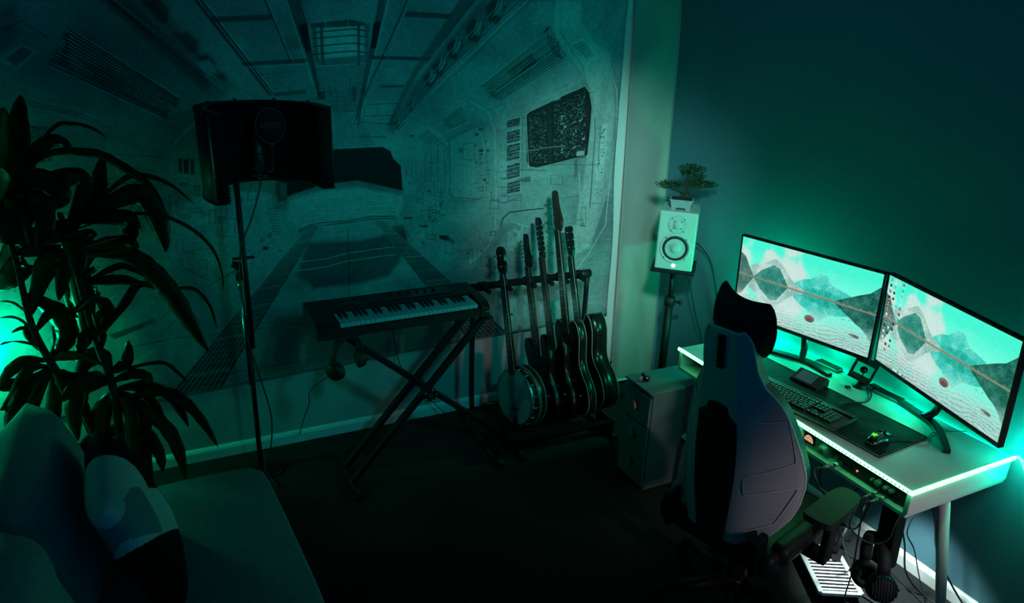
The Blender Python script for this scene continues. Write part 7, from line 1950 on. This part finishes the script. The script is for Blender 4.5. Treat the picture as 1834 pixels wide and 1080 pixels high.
# ---------------------------------------------------------------- potted plant
LEAVES = """
a|85|-3336,-450,1616,-3314,-495,1749,-3289,-541,1855,-3254,-586,1956
a|79|-3342,-450,1638,-3345,-515,1733,-3332,-580,1841,-3303,-645,1921
a|57|-3329,-450,1637,-3262,-472,1739,-3185,-494,1781,-3133,-516,1754
a|17|-3331,-450,1616,-3201,-493,1814,-3121,-536,1846,-3049,-579,1830,-3010,-622,1803
a|40|-3333,-450,1616,-3240,-485,1723,-3072,-520,1733,-2978,-555,1686,-2905,-590,1624,-2866,-626,1564,-2854,-661,1540
a|119|-3335,-450,1595,-3281,-466,1625,-3230,-482,1595,-3215,-497,1565,-3261,-513,1526
a|85|-3335,-450,1595,-3310,-395,1538,-3370,-341,1439,-3433,-286,1325
a|23|-3337,-450,1584,-3359,-394,1658,-3398,-338,1679
a|34|-3335,-450,1595,-3352,-402,1735,-3378,-353,1779
a|17|-3361,-450,1421,-3372,-521,1498,-3396,-592,1509
a|74|-3337,-450,1584,-3313,-451,1658,-3298,-453,1704,-3283,-454,1640
a|113|-3378,-450,1511,-3376,-489,1538,-3398,-529,1467,-3395,-568,1413
a|62|-3376,-450,1576,-3363,-532,1659,-3354,-614,1710
a|51|-3337,-450,1584,-3332,-547,1488,-3315,-643,1427
a|96|-3352,-450,1398,-3289,-499,1559,-3268,-547,1483,-3297,-596,1390
a|85|-3361,-450,1377,-3414,-394,1343,-3461,-338,1261,-3491,-282,1199
a|125|-3343,-450,1397,-3278,-408,1357,-3252,-367,1198,-3264,-325,1010
a|130|-3332,-450,1351,-3244,-412,1331,-3213,-373,1097,-3229,-335,904
a|113|-3340,-450,1306,-3382,-413,1299,-3446,-375,1224,-3489,-338,1169
a|125|-3338,-450,1374,-3241,-502,1425,-3191,-553,1367,-3184,-605,1269
a|102|-3371,-450,1097,-3302,-485,1289,-3238,-519,1316,-3269,-554,1169
a|113|-3359,-450,1191,-3310,-438,1084,-3283,-426,976,-3336,-414,877
a|51|-3364,-450,1023,-3322,-423,1080,-3271,-395,1063,-3234,-368,1022
a|20|-3403,-450,1102,-3445,-382,1119,-3502,-314,1114
a|23|-3405,-450,1029,-3448,-376,1051,-3517,-303,1038
a|23|-3407,-450,943,-3437,-551,1022,-3469,-652,1056
a|17|-3383,-450,1026,-3425,-437,1032,-3468,-423,1013
a|57|-3385,-450,863,-3442,-431,883,-3510,-413,836,-3552,-394,778
a|74|-3387,-450,851,-3455,-456,789,-3511,-462,798,-3541,-467,786
a|51|-3379,-450,862,-3294,-504,910,-3220,-558,921,-3152,-612,895
a|74|-3377,-450,849,-3326,-461,767,-3304,-471,688,-3319,-482,630
a|85|-3393,-450,847,-3443,-517,791,-3491,-584,734,-3515,-651,700
a|51|-3377,-450,875,-3334,-393,919,-3334,-336,973,-3342,-279,1029
a|62|-3375,-450,862,-3348,-403,801,-3258,-356,730,-3175,-309,720
a|68|-3387,-450,838,-3438,-450,718,-3468,-449,658,-3496,-449,611
a|57|-3389,-450,851,-3430,-486,863,-3502,-522,755,-3537,-558,743
a|74|-3381,-450,850,-3381,-397,666,-3417,-343,535,-3460,-290,430
a|45|-3388,-450,902,-3414,-444,1004,-3381,-438,1070
a|68|-3374,-450,843,-3302,-401,706,-3283,-351,567,-3285,-302,425
b|74|-3080,-450,1443,-3090,-406,1548,-3073,-361,1617,-3048,-317,1692
b|45|-3084,-450,1443,-3115,-455,1622,-3180,-461,1653,-3265,-466,1637
b|74|-3084,-450,1466,-3121,-469,1608,-3172,-489,1632,-3182,-508,1587
b|25|-3070,-450,1454,-3002,-444,1600,-2923,-438,1626,-2821,-432,1583,-2733,-426,1491
b|113|-3069,-450,1465,-2969,-463,1552,-2903,-475,1500,-2877,-488,1412,-2866,-500,1314
b|85|-3063,-450,1476,-3000,-506,1469,-2985,-563,1430,-2983,-619,1388
b|20|-3076,-450,1443,-3013,-468,1474,-2872,-485,1468,-2754,-503,1401,-2685,-521,1307,-2662,-538,1198,-2667,-556,1141
b|25|-3092,-450,1386,-3177,-411,1450,-3280,-372,1421,-3341,-332,1369
b|40|-3097,-450,1351,-3117,-524,1424,-3206,-597,1430,-3271,-671,1435
b|74|-3095,-450,1339,-2998,-523,1362,-3051,-596,1397,-3160,-670,1402
b|91|-3093,-450,1351,-3159,-438,1363,-3249,-426,1289,-3319,-414,1222
b|108|-3083,-450,1338,-3035,-473,1316,-2948,-497,1249,-2877,-520,1142,-2809,-543,989,-2752,-567,865
b|42|-3103,-450,978,-3052,-452,1091,-2982,-453,1170,-2881,-455,1120
b|34|-3101,-450,1208,-3064,-461,1256,-3004,-472,1247,-2878,-483,1155
b|25|-3102,-450,1232,-3131,-495,1269,-3181,-539,1247
b|34|-3102,-450,1134,-3147,-351,1130,-3208,-251,1099
b|23|-2880,-450,1131,-2783,-501,1142,-2729,-553,1076,-2711,-604,990
b|51|-3097,-450,1207,-3056,-479,1207,-2970,-508,1192
b|20|-3115,-450,1023,-3137,-525,1088,-3160,-601,1114
b|23|-3113,-450,1010,-3144,-431,1058,-3181,-412,1018
b|28|-3123,-450,909,-3152,-509,989,-3161,-568,1112
b|74|-3123,-450,909,-3164,-478,978,-3215,-506,972,-3242,-533,914
b|96|-3127,-450,804,-3174,-420,852,-3242,-391,824,-3278,-361,737
b|62|-3136,-450,725,-3066,-483,776,-3009,-516,770,-2995,-549,746
b|23|-3119,-450,789,-2953,-448,799,-2886,-446,736,-2851,-444,681
b|74|-3136,-450,698,-3020,-397,671,-2927,-345,552,-2872,-292,370
b|62|-3136,-450,665,-2937,-515,677,-2834,-580,577,-2765,-646,441
b|85|-3139,-450,643,-3019,-521,586,-2941,-592,480,-2911,-663,320
b|74|-3145,-450,631,-3058,-496,510,-3011,-543,411,-2999,-589,335
b|45|-3135,-450,670,-3079,-418,601,-3043,-386,490,-3038,-353,412
b|96|-3140,-450,698,-3210,-440,598,-3235,-429,457,-3227,-419,333
b|91|-3136,-450,725,-3250,-495,742,-3299,-540,670,-3293,-586,560
b|85|-3136,-450,725,-3204,-481,780,-3264,-513,780,-3329,-544,731
b|74|-3131,-450,697,-3096,-504,607,-3101,-558,470,-3127,-612,368
b|57|-3129,-450,778,-3081,-469,831,-3055,-488,940
b|74|-3116,-450,959,-3116,-524,1089,-3142,-597,1168,-3216,-671,1158
b|85|-3142,-450,685,-3107,-428,639,-3061,-405,562,-3109,-383,459
b|85|-3078,-450,1373,-3144,-399,1341,-3203,-347,1235,-3207,-296,1094
b|68|-3124,-450,723,-3050,-390,651,-2999,-330,495,-2975,-270,366
"""
def plant():
    root = thing('potted_plant', 'tall dark dragon plant with long drooping leaves in a black pot behind the sofa', 'potted plant', (-3.175, -0.42, 0))
    rl = Vector(root.location)
    m = MB(); m.lathe([(0, 0), (.10, 0), (.115, .02), (.140, .42), (.147, .44), (.140, .45), (.128, .44), (.125, .40), (0, .40)], seg=36); m.build('pot', 'matte_black', root)
    m = MB(); m.lathe([(0, .405), (.123, .405), (.124, .398)], seg=24); m.build('soil', 'soil', root)
    canes = {'a': [(-.06, .02, .40), (-.10, .0, .62), (-.17, -.03, .85), (-.215, -.03, 1.05), (-.22, -.03, 1.30), (-.235, -.03, 1.55)], 'b': [(.02, -.02, .40), (.03, -.03, .70), (.00, -.03, .95), (-.02, -.04, 1.20), (-.035, -.04, 1.42), (-.045, -.04, 1.50)]}
    for k, P_ in canes.items():
        m = MB(); pts = spline([Vector(p) for p in P_], 8)
        m.tube(pts, [.019, .017, .016, .013, .011, .010], 10)
        for i in range(3, len(pts) - 1, 2): m.lathe([(.0165 - i * .00018, -.002), (.0195 - i * .0002, 0), (.0165 - i * .00018, .002)], pts[i], 10)
        m.build('cane', 'bark', root)
    for key in 'ab':
        m = MB(True)
        for ln in LEAVES.strip().split('\n'):
            k, wd, ps = ln.split('|')
            if k != key: continue
            v = [float(x) / 1000 for x in ps.split(',')]; P0 = [Vector(v[i:i + 3]) - rl for i in range(0, len(v), 3)]; wd = float(wd) / 1000 * .86
            # pull the root end of the leaf to the cane
            best = min((Vector(q) for q in spline([Vector(p) for p in canes[key]], 6)), key=lambda q: (q - P0[0]).length)
            P0[0] = P0[0].lerp(best, .85) if (best - P0[0]).length < .16 else P0[0]
            pts = spline(P0, 7); n = len(pts); V = []; F = []
            for i, p in enumerate(pts):
                t = i / (n - 1); d = (pts[min(i + 1, n - 1)] - pts[max(i - 1, 0)]).normalized()
                side = d.cross(Vector((0.35, 1, .1))).normalized(); up = side.cross(d)
                w_ = wd * .5 * (min(1, .22 + 2.4 * t) if t < .35 else 1) * (1 - max(0, (t - .5) / .5) ** 2.2) + .0008
                wav = .10 * math.sin(i * 1.7 + wd * 900)
                V += [p - side * w_ + up * w_ * (.35 + wav), p - side * w_ * .5 + up * w_ * .1, p, p + side * w_ * .5 + up * w_ * .1, p + side * w_ + up * w_ * (.35 - wav)]
            for i in range(n - 1):
                for j in range(4): a = i * 5 + j; F.append((a, a + 1, a + 6, a + 5))
            m._add(V, F, 0, True)
        o = m.build('foliage', 'leaf', root); sm = o.modifiers.new('leaf_thickness', 'SOLIDIFY'); sm.thickness = .0012
plant()
